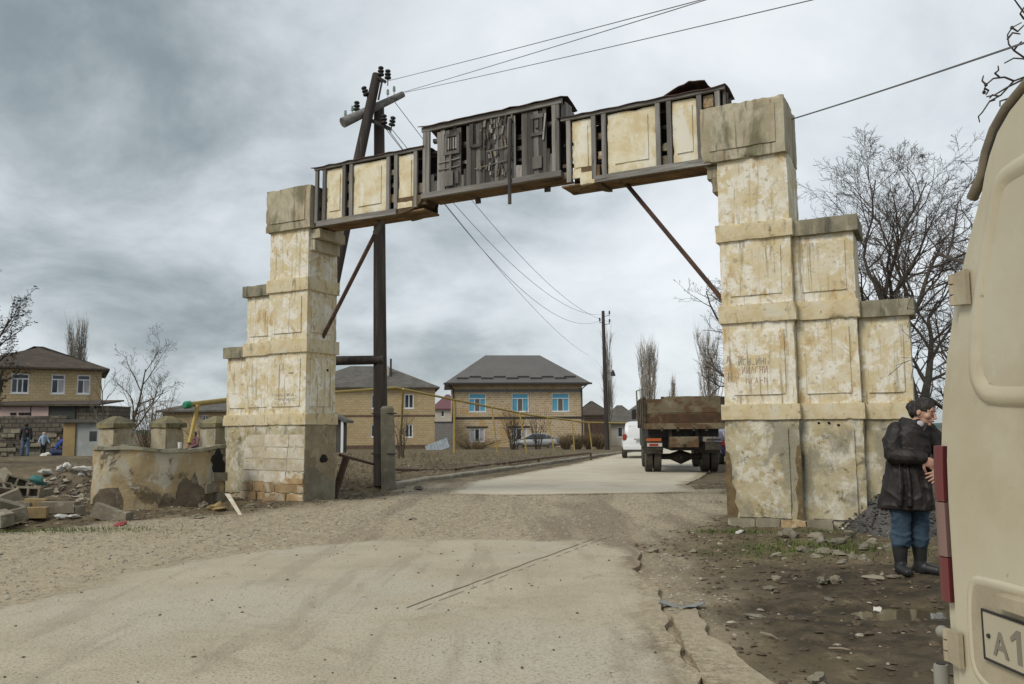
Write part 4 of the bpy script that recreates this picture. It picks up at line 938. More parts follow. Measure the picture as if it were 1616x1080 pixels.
# wires
def wire(p, q, sag, lab, r_=.007, nm='power_line', group='overhead wires'):
    pts = []; p, q = Vector(p), Vector(q)
    for i in range(25):
        t = i / 24; c = p + (q - p) * t; c.z -= sag * 4 * t * (1 - t); pts.append(c)
    o = MB().tube(pts, r_, 4).build(nm, 'wire'); return tag(o, lab, 'wire', group)
def ext(a, b, k): return a + (b - a) * k
A1, A2, A3 = P(612, 128, 20.4), P(632, 147, 21.0), P(640, 146, 21.0)
wire(A1, ext(A1, P(1085, 0, 10.2), 1.9), .05, 'uppermost wire running from the pole to the top edge'); wire(A2, ext(A2, P(1096, 0, 10.4), 1.9), .05, 'wire just below the uppermost one at top centre'); wire(A3, ext(A3, P(1240, 0, 9.4), 1.9), .08, 'lowest of the three wires leaving over the gateway')
wire(GWP(4.6, .9, 6.40), ext(GWP(4.6, .9, 6.40), P(1616, 62, 7.5), 1.6), .04, 'dark cable from the right pier head to the right edge', .012)
W2 = P(955, 497, 58)
for (px, py, dx, dz, sg, lab) in ((618, 204, .3, .1, 1.6, 'right of the pair of wires drooping to the distant pole'), (613, 205, -.3, -.4, 1.9, 'left of the pair of wires drooping to the distant pole'), (622, 160, .3, -.5, 1.2, 'upper wire from crossarm tip to the distant pole')):
    wire(P(px, py, 20.6), W2 + Vector((dx, 0, dz)), sg, lab, .009)
wire(P(606, 200, 20.6), P(929, 561, 74), .8, 'wire sloping from the timber pole down to the grey roofed house', .009)

# ------------------------------------------------------------------ yellow gas pipe on posts, rails, leaning posts
mk('gas_yellow', (.40, .29, .07), (.32, .23, .07), scale=5, rough=.6, bump=.15, bscale=20, layers=(dict(c=(.20, .13, .05), s=4, lo=.60, hi=.72, a=.7),))
flat('cap_green', (.03, .24, .12), .5)
gp = thing('gas_pipe', 'long yellow gas pipe on posts passing behind the gateway', 'pipe', (0, 0, 0))
path = [P(297, 639, 20), P(356, 632, 21.5), P(440, 625, 27), P(530, 619, 35), P(625, 612, 38), P(720, 632, 46), P(835, 655, 52), P(925, 667, 57), P(1000, 668, 62)]
MB().tube(path, [.065] * 2 + [.058] * 7, 8).build('pipe', 'gas_yellow', gp, smooth=45)
d = (path[1] - path[0]).normalized(); MB().tube([path[0] - d * .14, path[0] - d * .10, path[0] + d * .05, path[0] + d * .08], [.06, .095, .095, .075], 10).build('end_cap', 'cap_green', gp, smooth=45)
def gpost(a, b, r_=.05): MB().tube([a, b], r_, 6).build('support_post', 'gas_yellow', gp, smooth=45)
gpost(P(299, 700, 19.7), P(312, 640, 20.2), .055)
for (px, py, Y, tx, ty) in ((717, 714, 46, 717, 632), (786, 718, 47.5, 776, 643), (833, 719, 48, 820, 652), (876, 711, 52.5, 864, 659), (907, 706, 55, 903, 664), (935, 707, 57, 929, 668)):
    a = P(px, py, Y); a.z = float(base_z(a.x, a.y)) - .1; gpost(a, P(tx, ty, Y), .07 if px == 717 else .045)
gpost(P(632, 718, 41), P(636, 614, 38.5), .06)
# low pipe rail beside the verge
rl = thing('pipe_rail', 'low brown pipe rail on short posts along the verge', 'rail', (0, 0, 0))
rp = [P(622, 741, 24), P(660, 742, 25), P(705, 742, 26.5), P(770, 734, 29.5), P(850, 724, 34), P(932, 715, 39)]
mk('rail_rust', (.155, .105, .07), (.10, .07, .05), scale=5, rough=.8, bump=.3, bscale=30)
MB().tube(rp, .045, 6).build('rail_pipe', 'rail_rust', rl, smooth=45)
for p in rp[1:]: MB().tube([(p.x, p.y, HZ(p.x, p.y) - .1), (p.x, p.y, p.z)], .05, 6).build('post', 'rail_rust', rl)
lp = thing('leaning_post', 'rusty steel post leaning beside the left pier with a rail end', 'post', PH(527, 787))
l0 = lp.location; tp = P(547, 721, 18.3) - l0
MB().tube([Vector((0, 0, -.15)), Vector((.03, 0, .15)), tp], [.075, .075, .08], 8).build('post', 'rust_pipe', lp, smooth=45)
MB().tube([tp + Vector((-.15, 0, .04)), P(590, 733, 20.4) - l0], .035, 6).build('rail', 'rust_pipe', lp, smooth=45)

# ------------------------------------------------------------------ houses
mk('blocks_tan', (.47, .365, .21), brick=dict(c2=(.40, .30, .165), m=(.29, .235, .15), w=.42, h=.21, s=.016), rough=.93, bump=.15, bscale=3, coord='obj', layers=(dict(c=(.30, .21, .10), s=.5, lo=.52, hi=.68, a=.5), dict(c=(.50, .41, .26), s=.8, lo=.56, hi=.7, a=.5)))
mk('blocks_mixed', (.48, .37, .22), brick=dict(c2=(.36, .245, .14), m=(.55, .50, .41), w=.42, h=.21, s=.022, bias=-.1), rough=.93, bump=.15, bscale=3, coord='obj', layers=(dict(c=(.43, .29, .12), s=.33, lo=.52, hi=.60, a=.7), dict(c=(.24, .17, .11), s=3.4, lo=.60, hi=.68, a=.6)))
mk('blocks_dark', (.10, .088, .07), brick=dict(c2=(.15, .125, .09), m=(.045, .04, .034), w=.5, h=.27, s=.03), rough=.96, bump=.4, bscale=6, coord='obj', layers=(dict(c=(.24, .205, .14), s=1.3, lo=.60, hi=.68, a=.8), dict(c=(.05, .045, .038), s=.6, lo=.5, hi=.64, a=.8)))
mk('wall_grey', (.20, .19, .175), brick=dict(c2=(.17, .16, .15), m=(.12, .115, .11), w=.4, h=.2, s=.012), rough=.95, bump=.2, bscale=6, coord='obj')
mk('roof_graphite', (.105, .098, .09), (.12, .11, .10), scale=.6, rough=.55, bump=.25, bscale=1, coord='obj', spec=.4, wave=('X', 3.2, .8))
mk('roof_slate', (.135, .125, .11), (.10, .092, .08), scale=1.5, rough=.92, bump=.6, bscale=5, coord='obj', wave=('X', 5.0, 1.2), layers=(dict(c=(.19, .175, .15), s=2, lo=.55, hi=.68, a=.6), dict(c=(.05, .046, .04), s=3, lo=.58, hi=.7, a=.6)))
mk('roof_brown', (.085, .066, .05), (.06, .048, .038), scale=1.5, rough=.93, bump=.5, bscale=5, coord='obj', wave=('X', 5.0, 1.0), layers=(dict(c=(.13, .10, .07), s=1.1, lo=.55, hi=.68, a=.6),))
flat('roof_maroon', (.14, .06, .07), .7); flat('upvc', (.70, .71, .72), .4); flat('film_blue', (.10, .36, .52), .35); flat('pane_grey', (.13, .12, .105), .3); flat('dark_trim', (.04, .037, .035), .6)
flat('glass_dark', (.022, .027, .032), .08, spec=.8); flat('curtain', (.42, .40, .42), .8); mk('wall_pale', (.50, .46, .40), (.43, .39, .33), scale=1, rough=.9, bump=.1); mk('wall_pink', (.50, .36, .33), (.44, .33, .30), scale=1, rough=.9, bump=.1)
mk('wall_blue', (.36, .38, .375), (.28, .29, .28), scale=1.2, rough=.9, bump=.1, layers=(dict(c=(.30, .25, .17), s=1.2, lo=.58, hi=.66, a=.8),)); mk('wall_green', (.045, .052, .048), (.06, .06, .055), scale=1, rough=.8, bump=.1)
mk('fence_brown', (.095, .06, .042), (.07, .046, .034), scale=2, rough=.8, bump=.3, bscale=4, wave=('X', 3.0, 1.0), coord='obj'); mk('wall_ochre', (.33, .24, .11), (.26, .19, .10), scale=1.2, rough=.93, bump=.2)
def window(par, x0, x1, z0, z1, cols=3, transom=0.0, pane='glass_dark', mids=None, y=0.0, fr=.07, paneT=None):
    mb = MB()
    mb.box(x0, x1, y - .05, y + .08, z0, z0 + fr); mb.box(x0, x1, y - .05, y + .08, z1 - fr, z1)
    mb.box(x0, x0 + fr, y - .048, y + .08, z0 + fr, z1 - fr); mb.box(x1 - fr, x1, y - .048, y + .08, z0 + fr, z1 - fr)
    zt = z1 - fr - transom * (z1 - z0) if transom else z1 - fr
    if transom: mb.box(x0 + fr, x1 - fr, y - .046, y + .08, zt - fr / 2, zt + fr / 2)
    cw = (x1 - x0 - 2 * fr) / cols
    for i in range(1, cols): mb.box(x0 + fr + cw * i - fr * .4, x0 + fr + cw * i + fr * .4, y - .045, y + .08, z0 + fr, zt - (fr / 2 if transom else 0))
    mb.box(x0 - .06, x1 + .06, y - .12, y + .02, z0 - .05, z0 - .002)
    w = mb.build('window', 'upvc', par)
    ps = [(x0 + fr + cw * i, x0 + fr + cw * (i + 1), z0 + fr, zt, (mids or {}).get(i, pane)) for i in range(cols)]
    if transom: ps.append((x0 + fr, x1 - fr, zt, z1 - fr, paneT or pane))
    for a, b, c, d_, m_ in ps: MB().box(a + .004, b - .004, y + .01, y + .02, c + .004, d_ - .004).build('pane', m_, w)
    return w
def wall_with_holes(mb, x0, x1, z0, z1, holes, y0, y1):
    xs = sorted({x0, x1, *[h[0] for h in holes], *[h[1] for h in holes]}); zs_ = sorted({z0, z1, *[h[2] for h in holes], *[h[3] for h in holes]})
    for a, b in zip(xs, xs[1:]):
        run = None
        for c, d_ in list(zip(zs_, zs_[1:])) + [(None, None)]:
            solid = c is not None and not any(h[0] <= (a + b) / 2 <= h[1] and h[2] <= (c + d_) / 2 <= h[3] for h in holes)
            if solid: run = (run[0], d_) if run else (c, d_)
            elif run: mb.box(a, b, y0, y1, run[0], run[1]); run = None
def hip(par, x0, x1, y0, y1, ze, zr, inset, oh, m_, th=.12):
    a, b, c, d_ = x0 - oh, x1 + oh, y0 - oh, y1 + oh; ym = (y0 + y1) / 2
    top = [(a, c, ze), (b, c, ze), (b, d_, ze), (a, d_, ze), (x0 + inset, ym, zr), (x1 - inset, ym, zr)]; low = [(x, y, z_ - th) for x, y, z_ in top[:4]]
    mb = MB().add(top + low, [(0, 1, 5, 4), (1, 2, 5), (2, 3, 4, 5), (3, 0, 4), (0, 6, 7, 1), (1, 7, 8, 2), (2, 8, 9, 3), (3, 9, 6, 0), (6, 9, 8, 7)])
    return mb.build('roof', m_, par)
def house(name, lab, loc_, rz, W, Dp, H, wins, wmat, rmat, zr, inset, oh=.5, below=-.6, group='houses behind the gateway'):
    h = thing(name, lab, 'house', loc_, rz, group); mb = MB(); holes = [(w['x0'], w['x1'], w['z0'], w['z1']) for w in wins]
    wall_with_holes(mb, -W / 2, W / 2, below, H, holes, 0, .3)
    mb.box(-W / 2, -W / 2 + .3, .3, Dp, below, H); mb.box(W / 2 - .3, W / 2, .3, Dp, below, H); mb.box(-W / 2 + .3, W / 2 - .3, Dp - .3, Dp, below, H)
    mb.build('wall', wmat, h)
    MB().box(-W / 2 + .3, W / 2 - .3, 1.2, 1.25, below, H).build('room_shade_sheet', 'shade_black', h)  # black sheet stands in for the shade indoors
    for w in wins: window(h, w['x0'], w['x1'], w['z0'], w['z1'], w.get('cols', 2), w.get('tr', 0), w.get('pane', 'glass_dark'), w.get('mids'), .10, w.get('fr', .07), w.get('paneT'))
    r_ = hip(h, -W / 2, W / 2, 0, Dp, H, zr, inset, oh, rmat)
    return h, r_
# A: two-storey block house with graphite roof and blue-filmed windows
YA = 80.0; a0, a1 = P(714, 700, YA), P(921, 700, YA); WA = a1.x - a0.x; zA = float(base_z(0, YA)); kA = WA / 207.0
def xa(px): return (px - 714) * kA - WA / 2
def za_(py): return P(818, py, YA).z - zA
wA = []
for p0, p1 in ((740, 767), (808, 835), (872, 900)): wA.append(dict(x0=xa(p0), x1=xa(p1), z0=za_(650), z1=za_(621), cols=3, tr=.24, pane='film_blue', mids={1: 'pane_grey'}, fr=.08))
for p0, p1 in ((741, 765), (807, 832)): wA.append(dict(x0=xa(p0), x1=xa(p1), z0=za_(697), z1=za_(676), cols=3, pane='curtain', mids={1: 'glass_dark'}, fr=.09))
hA, rA = house('block_house', 'two-storey tan block house with graphite hip roof and blue windows', ((a0.x + a1.x) / 2, YA, zA), R(5), WA, 10.5, za_(605), wA, 'blocks_mixed', 'roof_graphite', P(800, 561, YA + 5.2).z - zA, 3.5, .75)
tag(bpy.data.objects[hA.name])
Hh = za_(605); ridge = P(800, 561, YA + 5.2).z - zA
for k in range(10):
    px = (721, 741, 760, 780, 800, 818, 838, 857, 877, 893)[k]; t = .13 + .05 * (k % 2); y = -.75 + t * (5.25 + .75); z_ = Hh + t * (ridge - Hh) + .10
    MB().box(xa(px), xa(px) + 19 * kA, y - .03, y + .03, z_ - .10, z_ + .06).build('snow_guard', 'dark_trim', rA)
MB().box(-WA / 2 - .85, WA / 2 + .85, -.9, -.77, Hh - .16, Hh + .02).build('gutter', 'dark_trim', hA)
for x in (-WA / 2 + .1, WA / 2 - .05): MB().tube([(x + (.5 if x > 0 else -.5), -.8, Hh - .1), (x, -.12, Hh - .6), (x, -.12, .2)], .07, 6).build('downpipe', 'dark_trim', hA)
MB().box(-WA / 2 - .02, WA / 2 + .02, -.06, -.003, za_(661), za_(658)).build('belt_course', 'dark_trim', hA)
MB().box(-WA / 2, WA / 2, -.02, -.004, za_(619), za_(614.5)).build('concrete_band', 'wall_grey', hA)
for w in wA[3:]: MB().box(w['x0'] - .3, w['x1'] + .3, -.04, -.003, w['z1'] + .05, w['z1'] + .2).build('lintel', 'dark_trim', hA)
# B: block house with slate roof left of it
YB = 72.0; b0_, b1_ = P(468, 700, YB), P(686, 700, YB); WB = b1_.x - b0_.x; zB = float(base_z(0, YB)); kB = WB / 218.0
def xb(px): return (px - 468) * kB - WB / 2
def zb_(py): return P(600, py, YB).z - zB
wB = [dict(x0=xb(p0), x1=xb(p1), z0=zb_(z0), z1=zb_(z1), cols=2, fr=.09) for p0, p1, z0, z1 in ((585, 601, 645, 622), (637, 652, 645, 622), (585, 601, 690, 670), (639, 651, 691, 670), (500, 514, 645, 622))]
hB, rB = house('block_house', 'two-storey tan block house with corrugated slate roof behind the utility pole', ((b0_.x + b1_.x) / 2, YB, zB), R(8), WB, 9, zb_(611), wB, 'blocks_tan', 'roof_slate', P(600, 578, YB + 4.5).z - zB, 4.4, .4)
MB().box(-WB / 2 - .01, WB / 2 + .01, -.03, -.003, zb_(658), zb_(655)).build('belt_course', 'rail_rust', hB)
MB().box(-WB / 2 - .01, WB / 2 + .01, -.05, -.004, -.6, .45).build('footing', 'rail_rust', hB)
cx = xb(606); MB().box(cx - .45, cx + .35, 2.2, 2.9, zb_(606), zb_(575)).build('chimney', 'wall_pale', rB); MB().tube([(cx + .5, 2.0, zb_(606)), (cx + .5, 2.0, zb_(563))], .09, 8).build('flue_pipe', 'dark_trim', rB)
# C: two-storey house at the far left with annex
YC = 58.0; c0, c1 = P(-60, 700, YC), P(156, 700, YC); WC = 8.6; zC = float(base_z(0, YC)); kC = WC / 216.0
def xc(px): return (px + 60) * kC - WC / 2
def zc_(py): return P(80, py, YC).z - zC
wC = [dict(x0=xc(p0), x1=xc(p1), z0=zc_(621), z1=zc_(590), cols=cl, tr=.2, fr=.09, mids=md) for p0, p1, cl, md in ((13, 41, 3, None), (75, 97, 2, {1: 'curtain'}), (116, 138, 2, {1: 'curtain'}))]
hC, rC = house('block_house', 'tan two-storey house with brown hip roof at the far left', ((c0.x + c1.x) / 2, YC, zC), R(28), WC, 9, zc_(580), wC, 'blocks_tan', 'roof_brown', P(58, 548, YC + 4.5).z - zC, 4.6, .5)
an = thing('annex', 'low dark roofed annex with pink panels below the far left house', 'shed', ((c0.x + c1.x) / 2, YC - 3.2, zC))
def z3(py): return P(80, py, YC - 3.2).z - zC
def x3(px): return P(px, 650, YC - 3.2).x - (c0.x + c1.x) / 2
MB().box(x3(-80), x3(172), 0, 3.1, -.4, z3(641)).build('wall', 'blocks_dark', an)
MB().add([(x3(-80), -.4, z3(641)), (x3(160), -.4, z3(641)), (x3(160), 3.15, z3(632)), (x3(-80), 3.15, z3(632)), (x3(-80), -.4, z3(638.5)), (x3(160), -.4, z3(638.5)), (x3(160), 3.15, z3(629.5)), (x3(-80), 3.15, z3(629.5))], [(0, 1, 2, 3), (4, 5, 6, 7), (0, 4, 5, 1), (1, 5, 6, 2), (2, 6, 7, 3), (3, 7, 4, 0)]).build('roof', 'roof_brown', an)
for p0, p1, m_ in ((-20, 49, 'wall_pink'), (50, 78, 'wall_pink'), (79, 120, 'wall_green')): MB().box(x3(p0) + .02, x3(p1) - .02, -.08, -.01, z3(665), z3(641.5)).build('wall_panel', m_, an)
for p0 in (18, 31, 41): MB().box(x3(p0), x3(p0 + 9), -.12, -.085, z3(655), z3(651)).build('vent_opening', 'shade_black', an)  # black blocks paint the shade of the vents
sw = thing('stone_wall', 'dark weathered stone yard wall behind the distant people', 'wall', (P(30, 700, 52).x, 52, float(base_z(0, 52))))
def x4(px): return P(px, 690, 52).x - sw.location.x
mb = MB(); rough_box(mb, x4(-60), x4(104), 0, .5, -.3, P(30, 657, 52).z - sw.location.z, .3, .06, .12, seed=4); mb.build('wall_body', 'blocks_dark', sw, smooth=50)
rs = random.Random(31); zz = .1
while zz < 2.0:
    x = x4(-40)
    while x < x4(100):
        w = rs.uniform(.35, .7)
        if rs.random() < .30:
            mb = MB(); rough_box(mb, x, x + w, -.10, .1, zz, zz + .24, .12, .03, .05, seed=rs.random() * 30); mb.build('stone', rs.choice(['damp', 'blocks_dark', 'conc_post']), sw, smooth=50)
        x += w + .03
    zz += .29
hut = thing('hut', 'small pale blue hut with one dark window beside the stone wall', 'shed', (P(130, 700, 46).x, 46, float(base_z(0, 46))))
def x5(px): return P(px, 690, 46).x - hut.location.x
def z5(py): return P(130, py, 46).z - hut.location.z
mb = MB(); wall_with_holes(mb, x5(120), x5(175), -.3, z5(667), [(x5(141), x5(153), z5(697), z5(681))], 0, .2); mb.box(x5(120), x5(175), .2, 2.5, -.3, z5(667)); mb.build('wall', 'wall_blue', hut)
MB().box(x5(101), x5(120) - .01, -.1, 2.4, -.3, z5(668)).build('side_wall', 'wall_ochre', hut); MB().box(x5(98), x5(180), -.3, 2.7, z5(667), z5(662)).build('roof', 'roof_slate', hut)
MB().box(x5(141), x5(153), .03, .06, z5(697), z5(681)).build('window_pane', 'glass_dark', hut)
# other houses
def simple(name, lab, Y, p0, p1, ytop, yridge, Dp, wmat, rmat, inset=2, wins=(), oh=.4):
    a, b = P(p0, 690, Y), P(p1, 690, Y); zz = float(base_z(0, Y)); W_ = b.x - a.x; cx = (a.x + b.x) / 2
    zf = lambda py: P((p0 + p1) / 2, py, Y).z - zz
    xf = lambda px: P(px, 690, Y).x - cx
    return house(name, lab, (cx, Y, zz), 0, W_, Dp, zf(ytop), [dict(x0=xf(w[0]), x1=xf(w[1]), z0=zf(w[3]), z1=zf(w[2]), cols=w[4]) for w in wins], wmat, rmat, P(800, yridge, Y + Dp / 2).z - zz, inset, oh)
simple('low_house', 'low tan house with slate roof seen between pillars and left pier', 62, 255, 420, 648, 628, 7, 'blocks_tan', 'roof_slate', 2, [(318, 328, 655, 672, 2)])
simple('pale_house', 'pale house with maroon roof between the two block houses', 118, 684, 722, 645, 622, 8, 'wall_pale', 'roof_maroon', 1.5, [(696, 701, 648, 658, 1)])
simple('brown_roof_house', 'tan house with dark brown roof right of the graphite roofed house', 98, 915, 965, 655, 634, 9, 'blocks_tan', 'roof_brown', 2)
simple('long_shed', 'long low shed with grey roof and dark doors beyond the second pole', 90, 960, 1012, 668, 641, 8, 'wall_pale', 'roof_slate', 1.5, [(975, 983, 674, 690, 1)])
simple('pale_gable_house', 'pale house far behind the dump truck', 130, 1000, 1040, 652, 638, 8, 'wall_ochre', 'roof_slate', 1.5)
def block_thing(name, lab, cat, Y, p0, p1, y0, y1, th, m_, oz=-.3):
    a, b = P(p0, 690, Y), P(p1, 690, Y); zz = float(base_z(0, Y)); o = thing(name, lab, cat, (a.x, Y, zz)); W_ = b.x - a.x; H_ = P((p0 + p1) / 2, y0, Y).z - zz
    mb = MB(); rough_box(mb, 0, W_, 0, th, oz, H_, .5, .01, .03, seed=Y); mb.build('wall_body', m_, o); MB().box(-.05, W_ + .05, -.06, th + .06, H_, H_ + .08).build('coping', 'dark_trim', o); return o, W_, H_
block_thing('yard_wall', 'grey block yard wall joining the two block houses', 'wall', 70, 686, 716, 667, 706, .25, 'wall_grey')
o, W_, H_ = block_thing('metal_fence', 'dark brown sheet metal fence right of the graphite roofed house', 'fence', 76, 922, 957, 660, 700, .05, 'fence_brown')
n_ = 9
for i in range(n_): MB().box(W_ * i / n_, W_ * (i + .88) / n_, -.05, -.01, .05, H_ - .05).build('panel', 'fence_brown', o)
po = thing('porch', 'small porch with slanted grey roof peeking out behind the left pier', 'porch', (P(536, 690, 50).x, 50, float(base_z(0, 50))))
def x6(px): return P(px, 680, 50).x - po.location.x
def z6(py): return P(536, py, 50).z - po.location.z
MB().add([(x6(505), -.3, z6(648)), (x6(548), -.3, z6(668)), (x6(548), 2, z6(668)), (x6(505), 2, z6(648)), (x6(505), -.3, z6(644)), (x6(548), -.3, z6(664)), (x6(548), 2, z6(664)), (x6(505), 2, z6(644))], [(0, 1, 2, 3), (4, 5, 6, 7), (0, 4, 5, 1), (1, 5, 6, 2), (2, 6, 7, 3), (3, 7, 4, 0)]).build('roof', 'roof_slate', po)
MB().box(x6(505), x6(537), .3, 2, -.3, z6(660)).build('wall', 'wall_green', po); MB().box(x6(539), x6(542.5), -.2, -.05, -.2, z6(664)).build('post', 'upvc', po); MB().box(x6(528), x6(537), .24, .29, 0, z6(666)).build('door', 'dark_wood', po)
mk('sheet_blue', (.20, .23, .25), (.15, .17, .19), scale=2, rough=.5, bump=.3, bscale=2, metal=.3)
sp = P(690, 700, 64); o = MB(); M = T(sp.x, 64, float(base_z(0, 64)) + .35) @ rot('Y', R(-20)) @ rot('X', R(50))
for i in range(8): o.box(-.9 + i * .23, -.9 + i * .23 + .21, -.5, .5, -.02 + .03 * (i % 2), .02 + .03 * (i % 2), M)
tag(o.build('metal_sheet', 'sheet_blue'), 'bluish corrugated metal sheets leaning by the grey yard wall', 'metal sheet')
# white fence post stub by second pole, thin lamp mast behind the truck
ms = thing('street_mast', 'slim pale street mast left of the dump truck', 'lamp post', (P(1008, 690, 66).x, 66, float(base_z(0, 66))))
MB().tube([(0, 0, 0), (-.1, 0, P(1006, 617, 66).z - ms.location.z)], .06, 6).build('mast', 'conc_post', ms); MB().tube([(-.1, 0, P(1006, 617, 66).z - ms.location.z), (.8, 0, P(1006, 613, 66).z - ms.location.z)], .04, 5).build('arm', 'conc_post', ms)

# ------------------------------------------------------------------ vehicles
mk('truck_tan', (.20, .165, .105), (.15, .12, .075), scale=2.5, rough=.8, bump=.3, bscale=14, layers=(dict(c=(.105, .055, .028), s=1.6, lo=.48, hi=.58, a=.85, st=(1, 1, 1.6)), dict(c=(.28, .24, .165), s=2.6, lo=.56, hi=.68, a=.6), dict(c=(.05, .03, .02), s=6, lo=.62, hi=.72, a=.7)))
mk('truck_rust', (.105, .06, .034), (.07, .04, .025), scale=3, rough=.85, bump=.3, bscale=14, layers=(dict(c=(.19, .135, .08), s=2.4, lo=.54, hi=.66, a=.7),))
mk('truck_frame', (.055, .048, .037), (.032, .029, .024), scale=4, rough=.85, bump=.3, bscale=14, layers=(dict(c=(.15, .125, .085), s=5, lo=.55, hi=.7, a=.6),))
mk('tyre', (.045, .042, .037), (.085, .075, .058), scale=5, rough=.92, bump=.4, bscale=20); flat('rim_grey', (.13, .12, .10), .6); flat('lamp_red', (.28, .03, .022), .35); flat('lamp_orange', (.42, .10, .025), .4); flat('lamp_white', (.5, .48, .42), .4)
mk('cab_green', (.06, .075, .06), (.08, .085, .07), scale=3, rough=.6, bump=.1)
def wheel(par, c, r_, w, axis_='X'):
    mb = MB(); prof = [(-.5, .62), (-.5, .93), (-.42, 1.0), (.42, 1.0), (.5, .93), (.5, .62)]; n = 24; rings = []
    for k, q in prof:
        ring = []
        for i in range(n):
            a = 2 * math.pi * i / n; rr = r_ * q * (1 - (.018 if (i % 2 and q == 1.0) else 0)); v = Vector((k * w, rr * math.cos(a), rr * math.sin(a)))
            ring.append(v if axis_ == 'X' else Vector((v.y, v.x, v.z)))
        rings.append(ring)
    mb.loft(rings, cap=False); o = mb.build('wheel', 'tyre', par, smooth=40); o.location = c
    rm = MB(); prof = [(-.42, .05), (-.40, .25), (-.2, .5), (-.46, .63), (.46, .63), (.2, .5), (.40, .25), (.42, .05)]
    rm.tube([Vector((k * w, 0, 0)) if axis_ == 'X' else Vector((0, k * w, 0)) for k, q in prof], [r_ * q for k, q in prof], 16); rm.build('rim', 'rim_grey', o, smooth=40)
    return o
# dump truck seen from behind
YT = 26.2; tc_ = P(1079, 700, YT); zt0 = float(base_z(0, 27))
tk = thing('dump_truck', 'rusty olive dump truck seen from behind, parked under the arch', 'truck', (tc_.x + .02, YT, zt0 + .01), R(-6))
def zt_(py): return P(1079, py, YT).z - zt0
fl, tp_ = zt_(675), zt_(626); Wb = 1.24; Lb = 3.9
mb = MB(); rough_box(mb, -Wb, Wb, 0, Lb, fl, fl + .10, .3, .006, .01, seed=1); bed = mb.build('dump_body', 'truck_tan', tk, smooth=40)
MB().bbox(-Wb - .02, Wb + .02, -.05, .02, fl - .06, fl + .13, .015).build('rear_sill', 'truck_tan', bed)
mb = MB(); n = 14; top = []
for i in range(n + 1):
    x = -Wb + .06 + (2 * Wb - .12) * i / n; zz = tp_ + .012 * nz(i * .8, 2, 3)
    if i < 3: zz = tp_ - .22 + .02 * (i * i) * (1 if i else 0) + (.02 if i == 0 else 0)
    if i == 3: zz = tp_ - .06
    top.append((x, zz))
mb.prism([(-Wb + .06, fl + .1)] + [(Wb - .06, fl + .1)] + top[::-1], .06, .10); tg = mb.build('tailgate', 'truck_tan', bed); MB().bbox(-Wb + .08, Wb - .08, .048, .062, fl + .11, fl + .44, .006).build('tailgate_board', 'truck_rust', tg); MB().bbox(-Wb + .08, Wb - .08, .046, .0615, fl + .47, fl + .52, .006).build('tailgate_rib', 'truck_tan', tg); tag(tg, 'rust streaked tailgate with torn upper left corner')
for s_ in (-1, 1):
    MB().prism([(0, fl + .1), (Lb, fl + .1), (Lb, tp_ + .02), (.35, tp_ - .0), (0, tp_ - .12 if s_ > 0 else tp_ + .02)], -.03, .03, T(s_ * (Wb - .02), 0, 0) @ rot('Z', R(90)) @ Matrix.Scale(1, 4)).build('side_wall', 'truck_tan', bed)
    for y in (.0, 1.2, 2.4, 3.6): MB().box(s_ * Wb - .05, s_ * Wb + .06, y, y + .09, fl - .02, tp_ - .02).build('rib', 'truck_frame', bed)
MB().prism([(-Wb + .05, fl + .1), (Wb - .05, fl + .1), (Wb - .05, tp_ + .05), (-Wb + .05, tp_ + .05)], Lb - .08, Lb - .02).build('headboard', 'truck_tan', bed)
for x in (-.7, -.2, .3, .7): MB().box(x - .04, x + .04, -.08, .0, fl - .12, fl + .0).build('hinge', 'truck_frame', bed)
for s_ in (-1, 1): MB().box(s_ * .42 - .05, s_ * .42 + .05, .1, 6.2, .78, fl - .02).build('chassis_rail', 'truck_frame', tk)
MB().bbox(-.46, .46, .02, .14, .83, 1.17, .02).build('rear_crossmember', 'truck_tan', tk); MB().tube([(0, -.06, .90), (0, .1, .90)], .05, 8).build('tow_eye', 'black_iron', tk)
mb = MB(); mb.tube([(-1.0, 1.35, .50), (-.35, 1.35, .50), (-.25, 1.35, .50), (0, 1.35, .48), (.25, 1.35, .50), (.35, 1.35, .5), (1.0, 1.35, .50)], [.09, .10, .14, .24, .14, .10, .09], 10); mb.build('rear_axle', 'truck_frame', tk, smooth=50)
for s_ in (-1, 1):
    for k, x in enumerate((.78, 1.06)): wheel(tk, (s_ * x, 1.35, .49), .50, .24)
    wheel(tk, (s_ * .95, 5.2, .49), .50, .26)
    MB().box(s_ * .92 - .30, s_ * .92 + .30, .74, .78, .62, 1.0).build('mud_flap', 'truck_frame', tk)
    MB().bbox(s_ * .92 - .26, s_ * .92 + .26, .05, .12, .74, 1.0, .015).build('lamp_board', 'truck_frame', tk)
MB().box(-1.19, -.72, .03, .05, 1.03, 1.12).build('reflector', 'lamp_orange', tk)
MB().box(-1.17, -.70, .02, .045, .86, .97).build('tail_lamp', 'lamp_white', tk); MB().box(-1.10, -.82, .008, .018, .88, .95).build('tail_lamp_lens', 'lamp_red', tk)
MB().box(.70, 1.14, .02, .045, 1.03, 1.10).build('reflector', 'truck_frame', tk)
mb = MB(); mb.bbox(-1.12, 1.12, 4.25, 5.9, .75, 2.42, .10); mb.build('cab', 'cab_green', tk, smooth=40)
MB().tube([(-.35, 4.6, tp_ + .05), (-.3, 4.6, tp_ + .09), (.62, 4.6, tp_ + .09)], .02, 5).build('roof_bar', 'black_iron', tk); MB().box(-.36, -.22, 4.55, 4.65, tp_ + .02, tp_ + .16).build('beacon', 'black_iron', tk)
